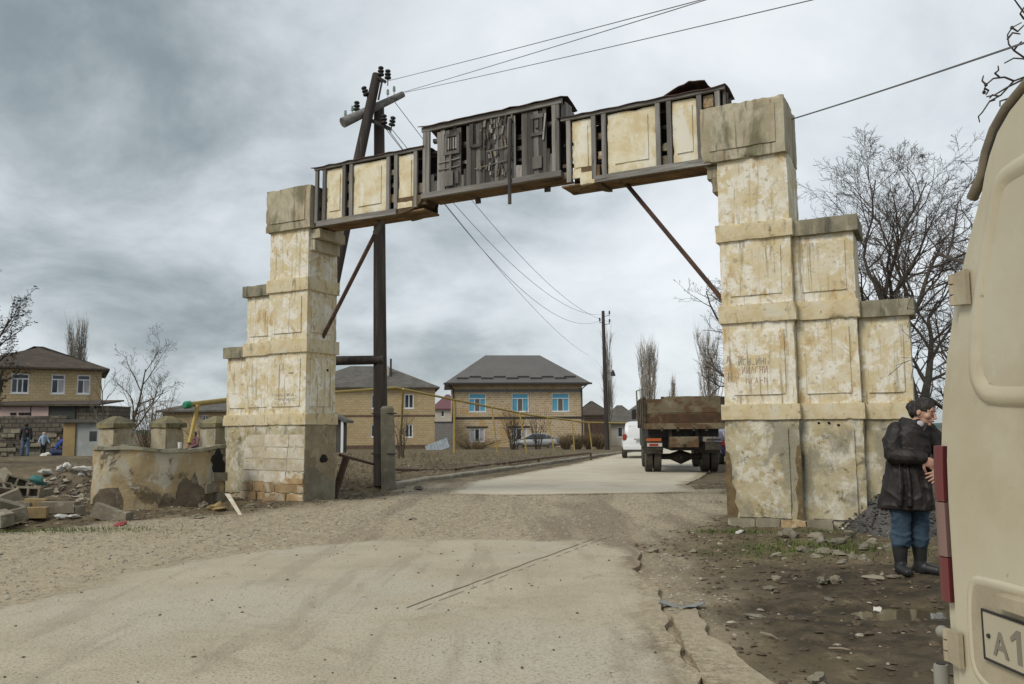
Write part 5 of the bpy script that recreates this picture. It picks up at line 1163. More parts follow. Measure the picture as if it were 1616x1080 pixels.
for s_ in (-1, 1):
    MB().tube([(s_ * 1.1, 5.6, 2.1), (s_ * 1.33, 5.6, 2.2), (s_ * 1.33, 5.6, 1.9)], .015, 5).build('mirror_arm', 'black_iron', tk); MB().bbox(s_ * 1.33 - .09, s_ * 1.33 + .09, 5.57, 5.62, 1.78, 2.16, .02).build('mirror', 'black_iron', tk)
MB().box(-.9, -.55, 2.2, 3.2, .55, .95).build('fuel_tank', 'truck_frame', tk); MB().box(-1.12, 1.12, .3, 3.7, 1.16, fl - .03).build('underbody_shade', 'black_iron', tk); MB().box(-.38, .38, .35, 3.9, .72, 1.15).build('underbody_shade_core', 'black_iron', tk)  # two black boxes added under the bed to stand in for underbody shade

# passenger cars
def car_body(secs, n=16, p=3.2):
    # secs: (y, half width, z bottom, z top); superellipse rings
    rings = []
    for y, hw, z0, z1 in secs:
        ring = []
        for k in range(n):
            a = 2 * math.pi * (k + .5) / n; c, s_ = math.cos(a), math.sin(a)
            ring.append(Vector((hw * math.copysign(abs(c) ** (2 / p), c), y, (z0 + z1) / 2 + (z1 - z0) / 2 * math.copysign(abs(s_) ** (2 / p), s_))))
        rings.append(ring)
    return MB().loft(rings)
flat('paint_white_car', (.68, .69, .70), .3, spec=.5); mk('paint_silver', (.36, .37, .375), rough=.35, bump=0, metal=.4); flat('bumper_dark', (.05, .05, .05), .6); flat('plate_white', (.62, .62, .60), .5); flat('chrome', (.55, .55, .55), .2, metal=1.0)
suv_z = 1.0; YS = 41.0
so = P(1010, 700, YS); su = thing('suv', 'white sport utility car seen from behind left of the dump truck', 'car', (so.x + .05, YS, float(base_z(0, YS))), R(-7))
car_body([(0, .80, .48, .98), (.05, .90, .40, 1.05), (.5, .93, .36, 1.10), (2.2, .94, .34, 1.10), (3.6, .93, .34, 1.06), (4.4, .86, .38, .98), (4.6, .74, .45, .88)], 20, 4).build('body', 'paint_white_car', su, smooth=40)
car_body([(.04, .62, .98, 1.05), (.10, .80, 1.0, 1.52), (.30, .78, 1.0, 1.80), (1.0, .76, 1.0, 1.86), (2.4, .74, 1.0, 1.84), (2.9, .74, 1.0, 1.70), (3.5, .80, 1.0, 1.10)], 20, 5).build('cabin', 'paint_white_car', su, smooth=40)
MB().add([(-.62, .075, 1.16), (.62, .075, 1.16), (.58, .17, 1.62), (-.58, .17, 1.62)], [(0, 1, 2, 3)]).build('rear_window', 'glass_dark', su)
for s_ in (-1, 1):
    MB().add([(s_ * .795, .4, 1.16), (s_ * .79, 2.9, 1.16), (s_ * .765, 2.5, 1.66), (s_ * .765, .5, 1.68)], [(0, 1, 2, 3)]).build('side_window', 'glass_dark', su)
    MB().bbox(s_ * .80 - .10, s_ * .80 + .08, -.02, .25, .92, 1.22, .03).build('tail_lamp', 'lamp_red', su)
    for y in (.85, 3.7): wheel(su, (s_ * .80, y, .37), .37, .25)
MB().bbox(-.88, .88, -.09, .2, .44, .66, .05).build('bumper', 'paint_white_car', su); MB().bbox(-.80, .80, -.05, .2, .34, .45, .03).build('bumper_skirt', 'bumper_dark', su)
MB().box(-.26, .26, -.035, -.02, .82, .94).build('number_plate', 'plate_white', su); MB().box(-.22, .22, -.040, -.036, .855, .905).build('plate_numbers', 'bumper_dark', su); MB().bbox(-.35, .35, -.03, .0, .96, 1.0, .01).build('handle_trim', 'chrome', su)
# silver sedan parked before the graphite roofed house
YD = 70.0; c_ = P(845, 700, YD); sn = thing('sedan', 'silver sedan parked side-on before the graphite roofed house', 'car', (c_.x, YD, float(base_z(0, YD)) - .02), R(90))
# local: y along length (pointing left in the photo), x towards camera negative
L_ = 4.3
car_body([(-2.15, .62, .55, .90), (-2.05, .78, .34, .98), (-1.2, .83, .26, 1.0), (.6, .83, .25, .98), (1.6, .80, .28, .88), (2.05, .72, .32, .74), (2.15, .6, .4, .65)], 20, 3.4).build('body', 'paint_silver', sn, smooth=40)
car_body([(-1.75, .66, .9, .98), (-1.2, .66, .9, 1.28), (-.6, .64, .9, 1.40), (.2, .63, .9, 1.41), (.6, .64, .9, 1.30), (1.25, .70, .85, .98)], 20, 3.6).build('cabin', 'paint_silver', sn, smooth=40)
for s_ in (-1, 1):
    for q in ([(-1.5, 1.0), (-1.15, 1.22), (-.98, 1.28), (-.98, 1.0)], [(-.90, 1.0), (-.90, 1.29), (-.12, 1.33), (-.05, 1.0)], [(.02, 1.0), (-.04, 1.33), (.35, 1.30), (.95, 1.0)]):
        MB().add([(s_ * (.725 - (z_ - 1) * .25), y, z_) for y, z_ in q], [(0, 1, 2, 3)]).build('side_window', 'glass_dark', sn)
    for y in (-1.3, 1.3): wheel(sn, (s_ * .74, y, .30), .30, .19)
    MB().bbox(s_ * .60 - .16, s_ * .60 + .13, -2.17, -2.0, .70, .88, .03).build('tail_lamp', 'lamp_red', sn)
    MB().bbox(s_ * .58 - .14, s_ * .58 + .12, 2.0, 2.13, .58, .70, .03).build('headlight', 'lamp_white', sn)
MB().bbox(-.75, .75, -2.22, -2.0, .34, .56, .05).build('bumper', 'bumper_dark', sn); MB().bbox(-.72, .72, 2.0, 2.2, .28, .48, .05).build('bumper', 'bumper_dark', sn)
# dark blue car almost hidden between truck and pier
flat('paint_blue', (.05, .05, .12), .3, spec=.5); c_ = P(1156, 700, 32.5); hc = thing('hatchback', 'dark blue car mostly hidden between truck and right pier', 'car', (c_.x + .35, 32.5, float(base_z(0, 33))), R(-6))
car_body([(0, .68, .45, .95), (.05, .80, .32, 1.0), (2, .84, .28, 1.0), (3.8, .74, .32, .85)], 20, 3.6).build('body', 'paint_blue', hc, smooth=40); car_body([(.08, .62, .9, 1.0), (.25, .68, .9, 1.40), (1.8, .66, .9, 1.46), (2.7, .70, .9, 1.0)], 20, 4).build('cabin', 'paint_blue', hc, smooth=40)
MB().add([(-.5, .09, 1.05), (.5, .09, 1.05), (.46, .21, 1.36), (-.46, .21, 1.36)], [(0, 1, 2, 3)]).build('rear_window', 'glass_dark', hc)
for s_ in (-1, 1):
    for y in (.7, 3.0): wheel(hc, (s_ * .72, y, .31), .31, .2)
    MB().bbox(s_ * .68 - .09, s_ * .68 + .07, -.02, .15, .75, .95, .03).build('tail_lamp', 'lamp_red', hc)

# ------------------------------------------------------------------ cream van at the right edge, its rear facing the road
mk('van_cream', (.50, .455, .335), (.45, .40, .285), scale=2.2, rough=.34, bump=.04, bscale=60, spec=.5, layers=(dict(c=(.50, .43, .30), s=2.6, lo=.52, hi=.72, a=.5, st=(1, 3.0, .25), o=45), dict(c=(.42, .365, .25), s=1.8, lo=.54, hi=.74, a=.45), dict(c=(.60, .58, .50), s=9, lo=.60, hi=.70, a=.5, d=10, r=.72), dict(c=(.22, .17, .10), s=22, lo=.64, hi=.70, a=.6, d=10, r=.7), dict(c=(.36, .30, .19), s=1.1, lo=.50, hi=.68, a=.6, o=88, r=.65)))
mk('van_gutter', (.20, .165, .115), (.13, .11, .08), scale=8, rough=.7, bump=.2, bscale=30); mk('van_dust', (.40, .345, .245), (.33, .28, .195), scale=7, rough=.75, bump=.15, bscale=40)
flat('rubber', (.028, .027, .026), .8); flat('bumper_grey', (.24, .235, .20), .7); flat('lens_red', (.15, .04, .04), .4, spec=.3); flat('lens_clear', (.22, .14, .12), .45, spec=.3); flat('plate_dusty', (.42, .375, .275), .8); flat('plate_char', (.20, .18, .14), .8); flat('maroon_panel', (.045, .022, .022), .6)
vn_ = thing('van', 'dusty cream van at the right edge, rear doors and number plate showing', 'van', (1.168, 2.27, 0), R(90) + R(3.0))
# local frame: x from the far rear corner along the rear face (toward the camera side is -y world): build with lx = along rear, ly = depth into van
VM = Matrix(((0, 1, 0, 0), (-1, 0, 0, 0), (0, 0, 1, 0), (0, 0, 0, 1)))
vn_.rotation_euler = (0, 0, R(3.0))
def VL(a, b, z_): return Vector((b, -a, z_))     # a: along the rear face from the far corner, b: into the van
# half outline of the rear (a, z): tumblehome side then gutter and crowned roof; van 1.95 wide
WV = 1.95
def side_a(z_):   # inset of the body side at height z
    return .0 if z_ < 1.25 else .268 * ((z_ - 1.25) / .8) ** 2.0
zs_ = [.42, .60, .80, 1.0, 1.25, 1.38, 1.50, 1.62, 1.74, 1.85, 1.94, 2.03]
def outline(ins=0.0, dz=0.0):
    L1 = [(side_a(z_) + ins, z_) for z_ in zs_]; Rr = [(WV - side_a(z_) - ins, z_) for z_ in reversed(zs_)]
    a0_ = L1[-1][0]; top = [(a0_ + .018, 2.075 - dz), (a0_ + .04, 2.125 - dz), (a0_ + .075, 2.17 - dz), (a0_ + .125, 2.205 - dz), (a0_ + .20, 2.235 - dz), (a0_ + .40, 2.275 - dz), (WV / 2, 2.295 - dz)]
    return L1 + top + [(WV - a, z_) for a, z_ in reversed(top[:-1])] + Rr
ol = outline(); rings = []
for b, ins in ((0.0, .012), (.015, .0), (.10, .0), (4.6, .0), (5.0, .05)):
    rings.append([VL(a + (ins if a < WV / 2 else -ins), b, z_ - (ins if z_ > 2.1 else 0)) for a, z_ in ol])
MB().loft(rings).build('body', 'van_cream', vn_, smooth=35)
# door skins, 12 mm proud of the corner pillars, with a pressed window frame
def quadstrip(name, pts, b0, b1, m_, par=None, sm=40):
    n = len(pts); f = [VL(a, b0, z_) for a, z_ in pts]; g_ = [VL(a, b1, z_) for a, z_ in pts]
    return MB().add(f + g_, [tuple(range(n)), tuple(range(2 * n - 1, n - 1, -1))] + [(i, i + n, (i + 1) % n + n, (i + 1) % n) for i in range(n)]).build(name, m_, par or vn_, smooth=sm)
def dpts(x1, z0, z1, off=.062):
    l = [(side_a(z_) + off, z_) for z_ in np.linspace(z0, z1, 14)]; return l
def chaikin(p, k=2):
    for _ in range(k):
        q = []
        for i in range(len(p)):
            a, b = p[i], p[(i + 1) % len(p)]; q += [(a[0] * .75 + b[0] * .25, a[1] * .75 + b[1] * .25), (a[0] * .25 + b[0] * .75, a[1] * .25 + b[1] * .75)]
        p = q
    return p
def lip(per, par, prof=((-.006, -.004), (.004, .006), (.012, .0105), (.022, .012), (.032, .0105), (.046, .004), (.06, -.004)), b0=-.014, nm='window_rib', m_='van_cream'):
    p = chaikin(per); n = len(p); ca, cz = sum(q[0] for q in p) / n, sum(q[1] for q in p) / n; rings = []
    for i in range(n):
        t = Vector((p[(i + 1) % n][0] - p[i - 1][0], p[(i + 1) % n][1] - p[i - 1][1])).normalized(); nn = Vector((-t.y, t.x))
        if nn.dot(Vector((ca - p[i][0], cz - p[i][1]))) < 0: nn = -nn
        rings.append([VL(p[i][0] + nn.x * d, b0 - h, p[i][1] + nn.y * d) for d, h in prof])
    MB().loft(rings + [rings[0]], close=False, cap=False).build(nm, m_, par, smooth=True)
for sgn in (1, -1):
    l = dpts(0, .62, 1.99); pts = l + [(l[-1][0] + .03, 2.06), (l[-1][0] + .07, 2.115), (l[-1][0] + .15, 2.16), (WV / 2 - .008, 2.20), (WV / 2 - .008, .62)]
    if sgn < 0: pts = [(WV - a, z_) for a, z_ in pts]
    door = quadstrip('rear_door', pts, -.014, .004, 'van_cream'); tag(door, 'rear door with plate' if sgn > 0 else 'far rear door')
    # pressed window surround: a raised rounded rib following the window outline
    wl2 = []
    def wp_(t):  # rounded rectangle in (a,z)
        x0, x1, z0, z1, r_ = .185, WV / 2 - .09, 1.49, 2.07, .10
        per = [(x0, z0 + r_), (x0 + .045, (z0 + z1) / 2), (x0 + .12, z1 - r_), (x0 + .15, z1 - .03), (x0 + .21, z1), (x1 - r_, z1), (x1 - .03, z1 - .03), (x1, z1 - r_), (x1, z0 + r_), (x1 - .03, z0 + .03), (x1 - r_, z0), (x0 + r_, z0), (x0 + .03, z0 + .03), (x0, z0 + r_)]
        return per
    per = wp_(0)
    if sgn < 0: per = [(WV - a, z_) for a, z_ in per]
    lip(per[:-1], door)
    cxp = sum(a for a, z_ in per) / len(per); czp = sum(z_ for a, z_ in per) / len(per)
    quadstrip('window_blank', [(cxp + (a - cxp) * .82, czp + (z_ - czp) * .86) for a, z_ in per[:-1]], -.0175, -.015, 'van_cream', door)
d1 = [o for o in bpy.data.objects if o.name.startswith('rear_door')][0]
quadstrip('door_gap', [(side_a(z_) + .046, z_) for z_ in np.linspace(.60, 2.0, 14)] + [(side_a(z_) + .062, z_) for z_ in np.linspace(2.0, .60, 14)], -.003, -.0005, 'rubber')
# gutter over the doors
gut = [VL(side_a(1.99) - .012, .006, 2.03)] + [VL(a - (.006 if a < .4 else -.006 if a > WV - .4 else 0), .006, z_ + .002) for a, z_ in ol if z_ > 2.05]
MB().tube(gut, .014, 8).build('gutter', 'van_gutter', vn_, smooth=50)
MB().tube([g_ + Vector((.0, .014 * 0, -.020)) for g_ in gut[1:-1]], .006, 6).build('gutter_seal', 'rubber', vn_, smooth=50)
# hinges
for z_ in (1.80, .875):
    a = side_a(z_); hg = MB(); hg.bbox(-.0, .0, 0, 0, 0, 0, .001) if False else None
    mb = MB(); pts = [VL(a + .045, -.02, z_ - .04), VL(a + .098, -.02, z_ - .045), VL(a + .098, -.02, z_ + .045), VL(a + .045, -.02, z_ + .04)]; p2_ = [q + Vector((-.012, 0, 0)) for q in pts]
    mb.add(pts + p2_, [(0, 1, 2, 3), (7, 6, 5, 4), (0, 4, 5, 1), (1, 5, 6, 2), (2, 6, 7, 3), (3, 7, 4, 0)]); hg = mb.build('hinge', 'van_dust', vn_)
    for dz in (-.028, 0, .028): MB().tube([VL(a + .038, -.026, z_ + dz - .012), VL(a + .038, -.026, z_ + dz + .012)], .012, 8).build('knuckle', 'van_dust', hg, smooth=50)
MB().sphere(VL(.005, -.02, .90), .017, 10, 7).build('rubber_buffer', 'bumper_grey', vn_, smooth=True)
# tail lamp wrapping the corner
for z0, z1, m_ in ((.985, 1.10, 'lens_red'), (1.103, 1.245, 'lens_clear'), (1.248, 1.395, 'lens_red')):
    rg_ = [];
    for z_ in np.linspace(z0, z1, 5): rg_.append([VL(side_a(z_) + q, b, z_) for q, b in ((.052, -.020), (.03, -.024), (.005, -.018), (-.012, .004), (-.012, .05), (.03, .05))])
    MB().loft(rg_).build('tail_lamp', m_, vn_, smooth=60)
# number plate recess, plate and light
rc = [(.128, .84), (.123, .90), (.126, 1.00), (.14, 1.055), (.175, 1.07), (.72, 1.07), (.75, 1.04), (.76, .86), (.73, .835), (.22, .805), (.165, .815)]
quadstrip('plate_recess', rc, -.0165, -.013, 'van_dust', d1)
lip(rc, d1, ((-.014, -.004), (-.006, .003), (.0, .0045), (.008, .003), (.018, -.001)), -.0145, 'recess_lip')
np_ = quadstrip('number_plate', [(.195, .885), (.715, .885), (.715, .997), (.195, .997)], -.024, -.018, 'plate_dusty', d1)
MB().tube([VL(a, -.024, z_) for a, z_ in ((.193, .883), (.193, .999), (.717, .999), (.717, .883), (.193, .883))], .0035, 5, cap=False).build('plate_frame', 'rubber', np_)
MB().sphere(VL(.215, -.025, .941), .006, 8, 5).build('plate_screw', 'rubber', np_)
def ch(txt, a, z_, size, par, m_):
    cu = bpy.data.curves.new('plate_character', 'FONT'); cu.body = txt; cu.size = size; cu.extrude = .0008; cu.offset = .0012
    to = bpy.data.objects.new('tmp', cu); COL.objects.link(to); bpy.context.view_layer.update(); me = bpy.data.meshes.new_from_object(to.evaluated_get(bpy.context.evaluated_depsgraph_get())); bpy.data.objects.remove(to)
    me.name = 'plate_character'; me.materials.clear(); me.materials.append(M_[m_]); o = link('plate_character', me, par)
    o.matrix_local = Matrix(((0, 0, -1, -.0256), (-1, 0, 0, -a), (0, 1, 0, z_), (0, 0, 0, 1))); return o
ch('A', .232, .903, .080, np_, 'plate_char'); d1c = [(.318, .902), (.318, .960), (.300, .948), (.296, .957), (.320, .978), (.333, .978), (.333, .902)]; n1 = len(d1c); MB().add([VL(a, -.0258, z_) for a, z_ in d1c] + [VL(a, -.024, z_) for a, z_ in d1c], [tuple(range(n1)), tuple(range(2 * n1 - 1, n1 - 1, -1))] + [(i, i + n1, (i + 1) % n1 + n1, (i + 1) % n1) for i in range(n1)]).build('plate_character', 'plate_char', np_)
mb = MB(); pts = [VL(.28, -.016, 1.055), VL(.38, -.016, 1.055), VL(.38, -.016, 1.025), VL(.28, -.016, 1.025)]; mb.add(pts + [q + Vector((-.025, 0, -.004)) for q in pts], [(0, 1, 2, 3), (7, 6, 5, 4), (0, 4, 5, 1), (1, 5, 6, 2), (2, 6, 7, 3), (3, 7, 4, 0)]); mb.build('plate_light', 'van_dust', d1)
# bumper end, rear wheel, dark side visor
rg_ = []
for a, k in ((-.035, .0), (-.032, .4), (-.02, .7), (.02, .7), (1.93, .7), (2.0, .7), (2.02, .3)):
    rg_.append([VL(a, b, z_) for b, z_ in ((-.03 - .05 * k, .44), (-.03 - .07 * k, .50), (-.03 - .07 * k, .63), (-.03 - .05 * k, .65), (.02, .655), (.02, .43))])
MB().loft(rg_).build('rear_bumper', 'bumper_grey', vn_, smooth=40)
MB().loft([[VL(-.015 + .016 * math.cos(k * .524) * q, -.018 + .020 * math.sin(k * .524) * q, z_) for k in range(12)] for q, z_ in ((.9, .64), (1, .68), (1, .80), (.92, .81), (.75, .811))]).build('bumper_end', 'bumper_grey', vn_, smooth=40); MB().tube([VL(-.015, -.018, .805), VL(-.015, -.018, .814)], .012, 8).build('bumper_end_shade', 'rubber', vn_)  # black cap paints the shade inside the bumper end
for a in (.12, WV - .12):
    for b in (1.0, 3.9): wheel(vn_, VL(a, b, .34), .34, .2, 'Y')
MB().add([VL(.04, .10, 1.80), VL(.04, .26, 1.80), VL(.15, .26, 2.00), VL(.15, .10, 2.00), VL(.10, .10, 1.80), VL(.10, .26, 1.80), VL(.21, .26, 2.00), VL(.21, .10, 2.00)], [(0, 1, 2, 3), (7, 6, 5, 4), (0, 4, 5, 1), (1, 5, 6, 2), (2, 6, 7, 3), (3, 7, 4, 0)]).build('side_visor', 'maroon_panel', vn_)

# ------------------------------------------------------------------ people
mk('skin', (.48, .29, .21), (.44, .25, .18), scale=9, rough=.55, bump=.05, bscale=60, coord='obj'); mk('hair_black', (.018, .014, .013), (.035, .028, .024), scale=20, rough=.5, bump=.4, bscale=60, coord='obj', stretch=(1, 1, .3))
mk('leather', (.014, .011, .010), (.024, .019, .017), scale=8, rough=.55, bump=.45, bscale=14, coord='obj', spec=.30); mk('denim', (.055, .088, .125), (.035, .06, .09), scale=7, rough=.9, bump=.3, bscale=40, coord='obj', layers=(dict(c=(.12, .17, .22), s=4, lo=.55, hi=.68, a=.6),))
mk('boot_rubber', (.018, .019, .021), (.03, .03, .03), scale=6, rough=.42, bump=.1, coord='obj'); flat('eye_dark', (.02, .015, .012), .3); flat('lip', (.36, .11, .10), .5); flat('hair_clip', (.50, .33, .12), .3)
flat('cloth_black', (.022, .023, .028), .85); flat('cloth_navy', (.03, .045, .10), .85); flat('cloth_jean', (.09, .13, .20), .9); flat('cloth_lblue', (.30, .40, .52), .85); flat('scarf', (.46, .43, .46), .85); flat('cloth_blue', (.03, .07, .30), .85); flat('cloth_rose', (.20, .10, .10), .85)
def remesh(mb, name, m_, par, vox, smooth_it=3, fac=.5):
    o = mb.build(name, m_); md = o.modifiers.new('r', 'REMESH'); md.mode = 'VOXEL'; md.voxel_size = vox; md.use_smooth_shade = True
    sm_ = o.modifiers.new('s', 'SMOOTH'); sm_.iterations = smooth_it; sm_.factor = fac
    bpy.context.view_layer.update(); me = bpy.data.meshes.new_from_object(o.evaluated_get(bpy.context.evaluated_depsgraph_get())); old = o.data
    o.modifiers.clear(); o.data = me; bpy.data.meshes.remove(old); me.name = name
    if not me.materials: me.materials.append(M_[m_])
    o.parent = par; return o
def limb(mb, pts, rs_, n=10, flat_=1.0):
    P_, R_ = [], []
    for i in range(len(pts) - 1):
        a, b = Vector(pts[i]), Vector(pts[i + 1])
        for j in range(4): P_.append(a + (b - a) * (j / 4)); R_.append(rs_[i] + (rs_[i + 1] - rs_[i]) * j / 4)
    P_.append(Vector(pts[-1])); R_.append(rs_[-1]); mb.tube(P_, R_, n, flat=flat_); mb.sphere(pts[0], rs_[0], 10, 7); mb.sphere(pts[-1], rs_[-1], 10, 7); return mb
def head_mesh(mb, M, s=1.0):
    base = len(mb.v)
    mb.sphere((0, .01, .02), .098 * s, 18, 14, .86, 1.03, 1.12); mb.sphere((0, -.030 * s, -.055 * s), .062 * s, 14, 10, .92, .95, 1.0)      # skull, jaw
    mb.sphere((0, -.066 * s, -.098 * s), .024 * s, 10, 8)                                    # chin
    mb.tube([(0, -.090 * s, .012 * s), (0, -.105 * s, -.012 * s), (0, -.116 * s, -.034 * s), (0, -.098 * s, -.042 * s)], [.009 * s, .011 * s, .015 * s, .010 * s], 8)
    for q in (-1, 1):
        mb.sphere((q * .044 * s, -.056 * s, -.028 * s), .030 * s, 10, 8); mb.sphere((q * .086 * s, .012 * s, -.012 * s), .026 * s, 8, 8, .35, .75, 1.2); mb.sphere((q * .034 * s, -.078 * s, .030 * s), .013 * s, 8, 6, 1.4, .7, .6)
    mb.sphere((0, -.088 * s, -.066 * s), .017 * s, 8, 6, 1.5, .7, .55)
    mb.v[base:] = [tuple(M @ Vector(v)) for v in mb.v[base:]]
def hand(mb, wrist, dirv, side, nrm, curl, spread=1.0, s=1.0):
    w = Vector(wrist); d = Vector(dirv).normalized(); n = Vector(nrm); n = (n - d * n.dot(d)).normalized(); t = d.cross(n) * side
    pc = w + d * .05 * s; base = len(mb.v); mb.sphere((0, 0, 0), 1, 12, 9); 
    mb.v[base:] = [tuple(pc + d * (v[0] * .052 * s) + t * (v[1] * .041 * s) + n * (v[2] * .017 * s)) for v in mb.v[base:]]
    for k, (off, ln) in enumerate(((.030, .068), (.010, .078), (-.010, .073), (-.029, .058))):
        p0 = w + d * .078 * s + t * off * s; dd = (d + t * off * 5 * spread).normalized(); a = curl * (1 + .12 * k); pts = [p0]
        for q in range(3):
            dd = (dd * math.cos(a) + n * -math.sin(a)).normalized() if q or True else dd; pts.append(pts[-1] + dd * ln * (.45, .31, .24)[q] * s)
        mb.tube(pts, [.0098 * s, .0092 * s, .0085 * s, .0065 * s], 8); [mb.sphere(p_, .0090 * s, 6, 5) for p_ in pts[1:3]]; mb.sphere(pts[3], .0064 * s, 6, 5)
    p0 = w + d * .022 * s + t * .034 * s; dd = (d * .6 + t * .8).normalized(); p1 = p0 + dd * .036 * s; dd2 = (d * .85 + t * .45 - n * .3).normalized(); p2 = p1 + dd2 * .03 * s; mb.tube([p0, p1, p2, p2 + dd2 * .022 * s], [.014 * s, .0115 * s, .0105 * s, .008 * s], 8); mb.sphere(p1, .0112 * s, 6, 5)
wo = PH(1443, 907)
wm_ = thing('person', 'person in black leather coat, jeans and rubber boots beside the van', 'person', (wo.x, wo.y, HZ(wo.x, wo.y) - .005))
HM = T(.150, -.07, 1.512) @ rot('Z', R(36)) @ rot('X', R(14)) @ rot('Y', R(5))
mb = MB(); head_mesh(mb, HM, 1.0)
limb(mb, [(.06, .0, 1.34), (.115, -.04, 1.44)], [.062, .055]); mb.loft([[(cx_ + rx * math.cos(a * .3927), cy_ + ry * math.sin(a * .3927), z_) for a in range(16)] for cx_, cy_, rx, ry, z_ in ((0, 0, .15, .11, .82), (0, 0, .15, .11, 1.0), (.02, 0, .155, .115, 1.2), (.045, 0, .15, .09, 1.36), (.05, 0, .06, .06, 1.40))])
limb(mb, [(-.10, .0, 1.34), (-.165, -.07, 1.11), (.04, -.235, 1.085)], [.05, .045, .030]); limb(mb, [(.19, .0, 1.34), (.30, -.04, 1.09), (.205, -.235, .985)], [.05, .045, .030])
limb(mb, [(-.09, .0, .85), (-.105, -.005, .48), (-.112, .02, .08)], [.06, .05, .035]); limb(mb, [(.085, .02, .85), (.085, .025, .48), (.083, .045, .08)], [.06, .05, .035])
hand(mb, (.035, -.238, 1.080), (.80, -.15, -.58), 1, (-.25, -.95, -.1), .16, .9, 1.15)
hand(mb, (.205, -.245, .968), (-.86, -.10, -.42), 1, (.15, -.95, .1), .10, 1.6, 1.15)
body = remesh(mb, 'body', 'skin', wm_, .0058, 2)
for q in (-1, 1):
    e_ = MB().sphere((q * .034, -.0925, .006), .0070, 8, 6, 1.5, .5, .45); e_.v = [tuple(HM @ Vector(v)) for v in e_.v]; e_.build('eye', 'eye_dark', body, smooth=True)
    e_ = MB().tube([(q * .014, -.103, .026), (q * .034, -.100, .033), (q * .054, -.086, .027)], [.0018, .0028, .0018], 6); e_.v = [tuple(HM @ Vector(v)) for v in e_.v]; e_.build('eyebrow', 'hair_black', body)
e_ = MB().sphere((0, -.098, -.066), .02, 10, 6, 1.2, .35, .42); e_.v = [tuple(HM @ Vector(v)) for v in e_.v]; e_.build('mouth', 'lip', body, smooth=True)
# coat
mb = MB(); rings = []
for cx_, cy_, rx, ry, z_, fo in ((-.03, .0, .235, .20, .605, .03), (-.03, .0, .228, .195, .66, .026), (-.02, .0, .218, .185, .78, .020), (-.005, 0, .200, .17, .92, .016), (.005, 0, .19, .155, 1.03, .016), (.01, 0, .172, .145, 1.08, .012), (.012, -.005, .195, .16, 1.14, .012), (.02, -.005, .198, .16, 1.22, .004), (.03, 0, .188, .148, 1.31, .003), (.042, 0, .165, .12, 1.375, 0), (.06, -.01, .115, .095, 1.42, 0), (.075, -.02, .082, .08, 1.445, 0)):
    rings.append([(cx_ + (rx + fo * math.sin(k * .6545 * 1.0 + 1) + fo * nz(k * .5, z_ * 2, 3)) * math.cos(k * .2618), cy_ + (ry + fo * math.sin(k * .6545 + 1)) * math.sin(k * .2618), z_) for k in range(24)])
mb.loft(rings)
limb(mb, [(-.095, .0, 1.335), (-.165, -.05, 1.22), (-.175, -.085, 1.10), (-.06, -.185, 1.095), (.028, -.228, 1.088)], [.095, .088, .083, .072, .056]); limb(mb, [(.19, .0, 1.335), (.28, -.02, 1.22), (.305, -.05, 1.09), (.25, -.17, 1.02), (.222, -.215, .98)], [.09, .085, .08, .07, .056])
for k in range(5): mb.tube([(-.15 + .07 * k, -.150, 1.02), (-.17 + .085 * k, -.185, .82), (-.19 + .095 * k, -.185, .64)], [.008, .020, .026], 8)
coat = remesh(mb, 'coat', 'leather', wm_, .009, 3)
def wrinkle(o, amp, sx, sz, seed):
    me = o.data; co = [v.co.copy() for v in me.vertices]; no = [v.normal.copy() for v in me.vertices]
    for v, c, n in zip(me.vertices, co, no):
        a = 1 - abs(noise.noise(Vector((c.x * sx + .4 * c.z * sx, c.y * sx, c.z * sz + seed)))) * 2.2; b = noise.noise(Vector((c.x * 9, c.y * 9, c.z * 7 + seed)))
        v.co = c + n * amp * (max(0, a) ** 2 + .6 * b - .3)
    me.update()
wrinkle(coat, .012, 8, 7, 2)
cl = MB(); cl.tube([(-.015, -.02, 1.405), (.0, -.095, 1.40), (.05, -.125, 1.37), (.075, -.135, 1.33)], [.02, .03, .034, .012], 8, flat=.45); cl.tube([(.0, .07, 1.43), (-.03, .02, 1.445), (-.01, -.05, 1.43), (.03, -.10, 1.40)], [.028, .034, .034, .03], 8, flat=.5); cl.tube([(.16, -.01, 1.43), (.15, -.08, 1.41), (.11, -.125, 1.37), (.09, -.135, 1.33)], [.03, .034, .034, .012], 8, flat=.45); cl.build('collar', 'leather', coat, smooth=50)
MB().tube([(-.185 + .0, -.03, 1.085), (-.12, -.13, 1.075), (0, -.172, 1.07), (.12, -.14, 1.07), (.19, -.04, 1.075)], .014, 6, flat=.5).build('belt', 'leather', coat, smooth=50)
sh = MB(); sh.sphere((.085, -.105, 1.40), .04, 10, 7, 1, .5, .9); sh.build('shirt', 'scarf', body, smooth=True)
mb = MB()
for x0, y0, ph in ((-.105, .0, 0), (.085, .03, 2)):
    rings = [[(x0 + (rx + .006 * math.sin(k * 1.3 + z_ * 30 + ph)) * math.cos(k * .3927), y0 + dy + rx * 1.02 * math.sin(k * .3927), z_) for k in range(16)] for rx, dy, z_ in ((.078, .02, .245), (.088, .012, .275), (.089, .005, .33), (.082, -.005, .42), (.084, -.01, .50), (.095, 0, .62), (.108, 0, .78))]
    mb.loft(rings)
wrinkle(remesh(mb, 'jeans', 'denim', wm_, .010, 2), .013, 5, 14, 5)
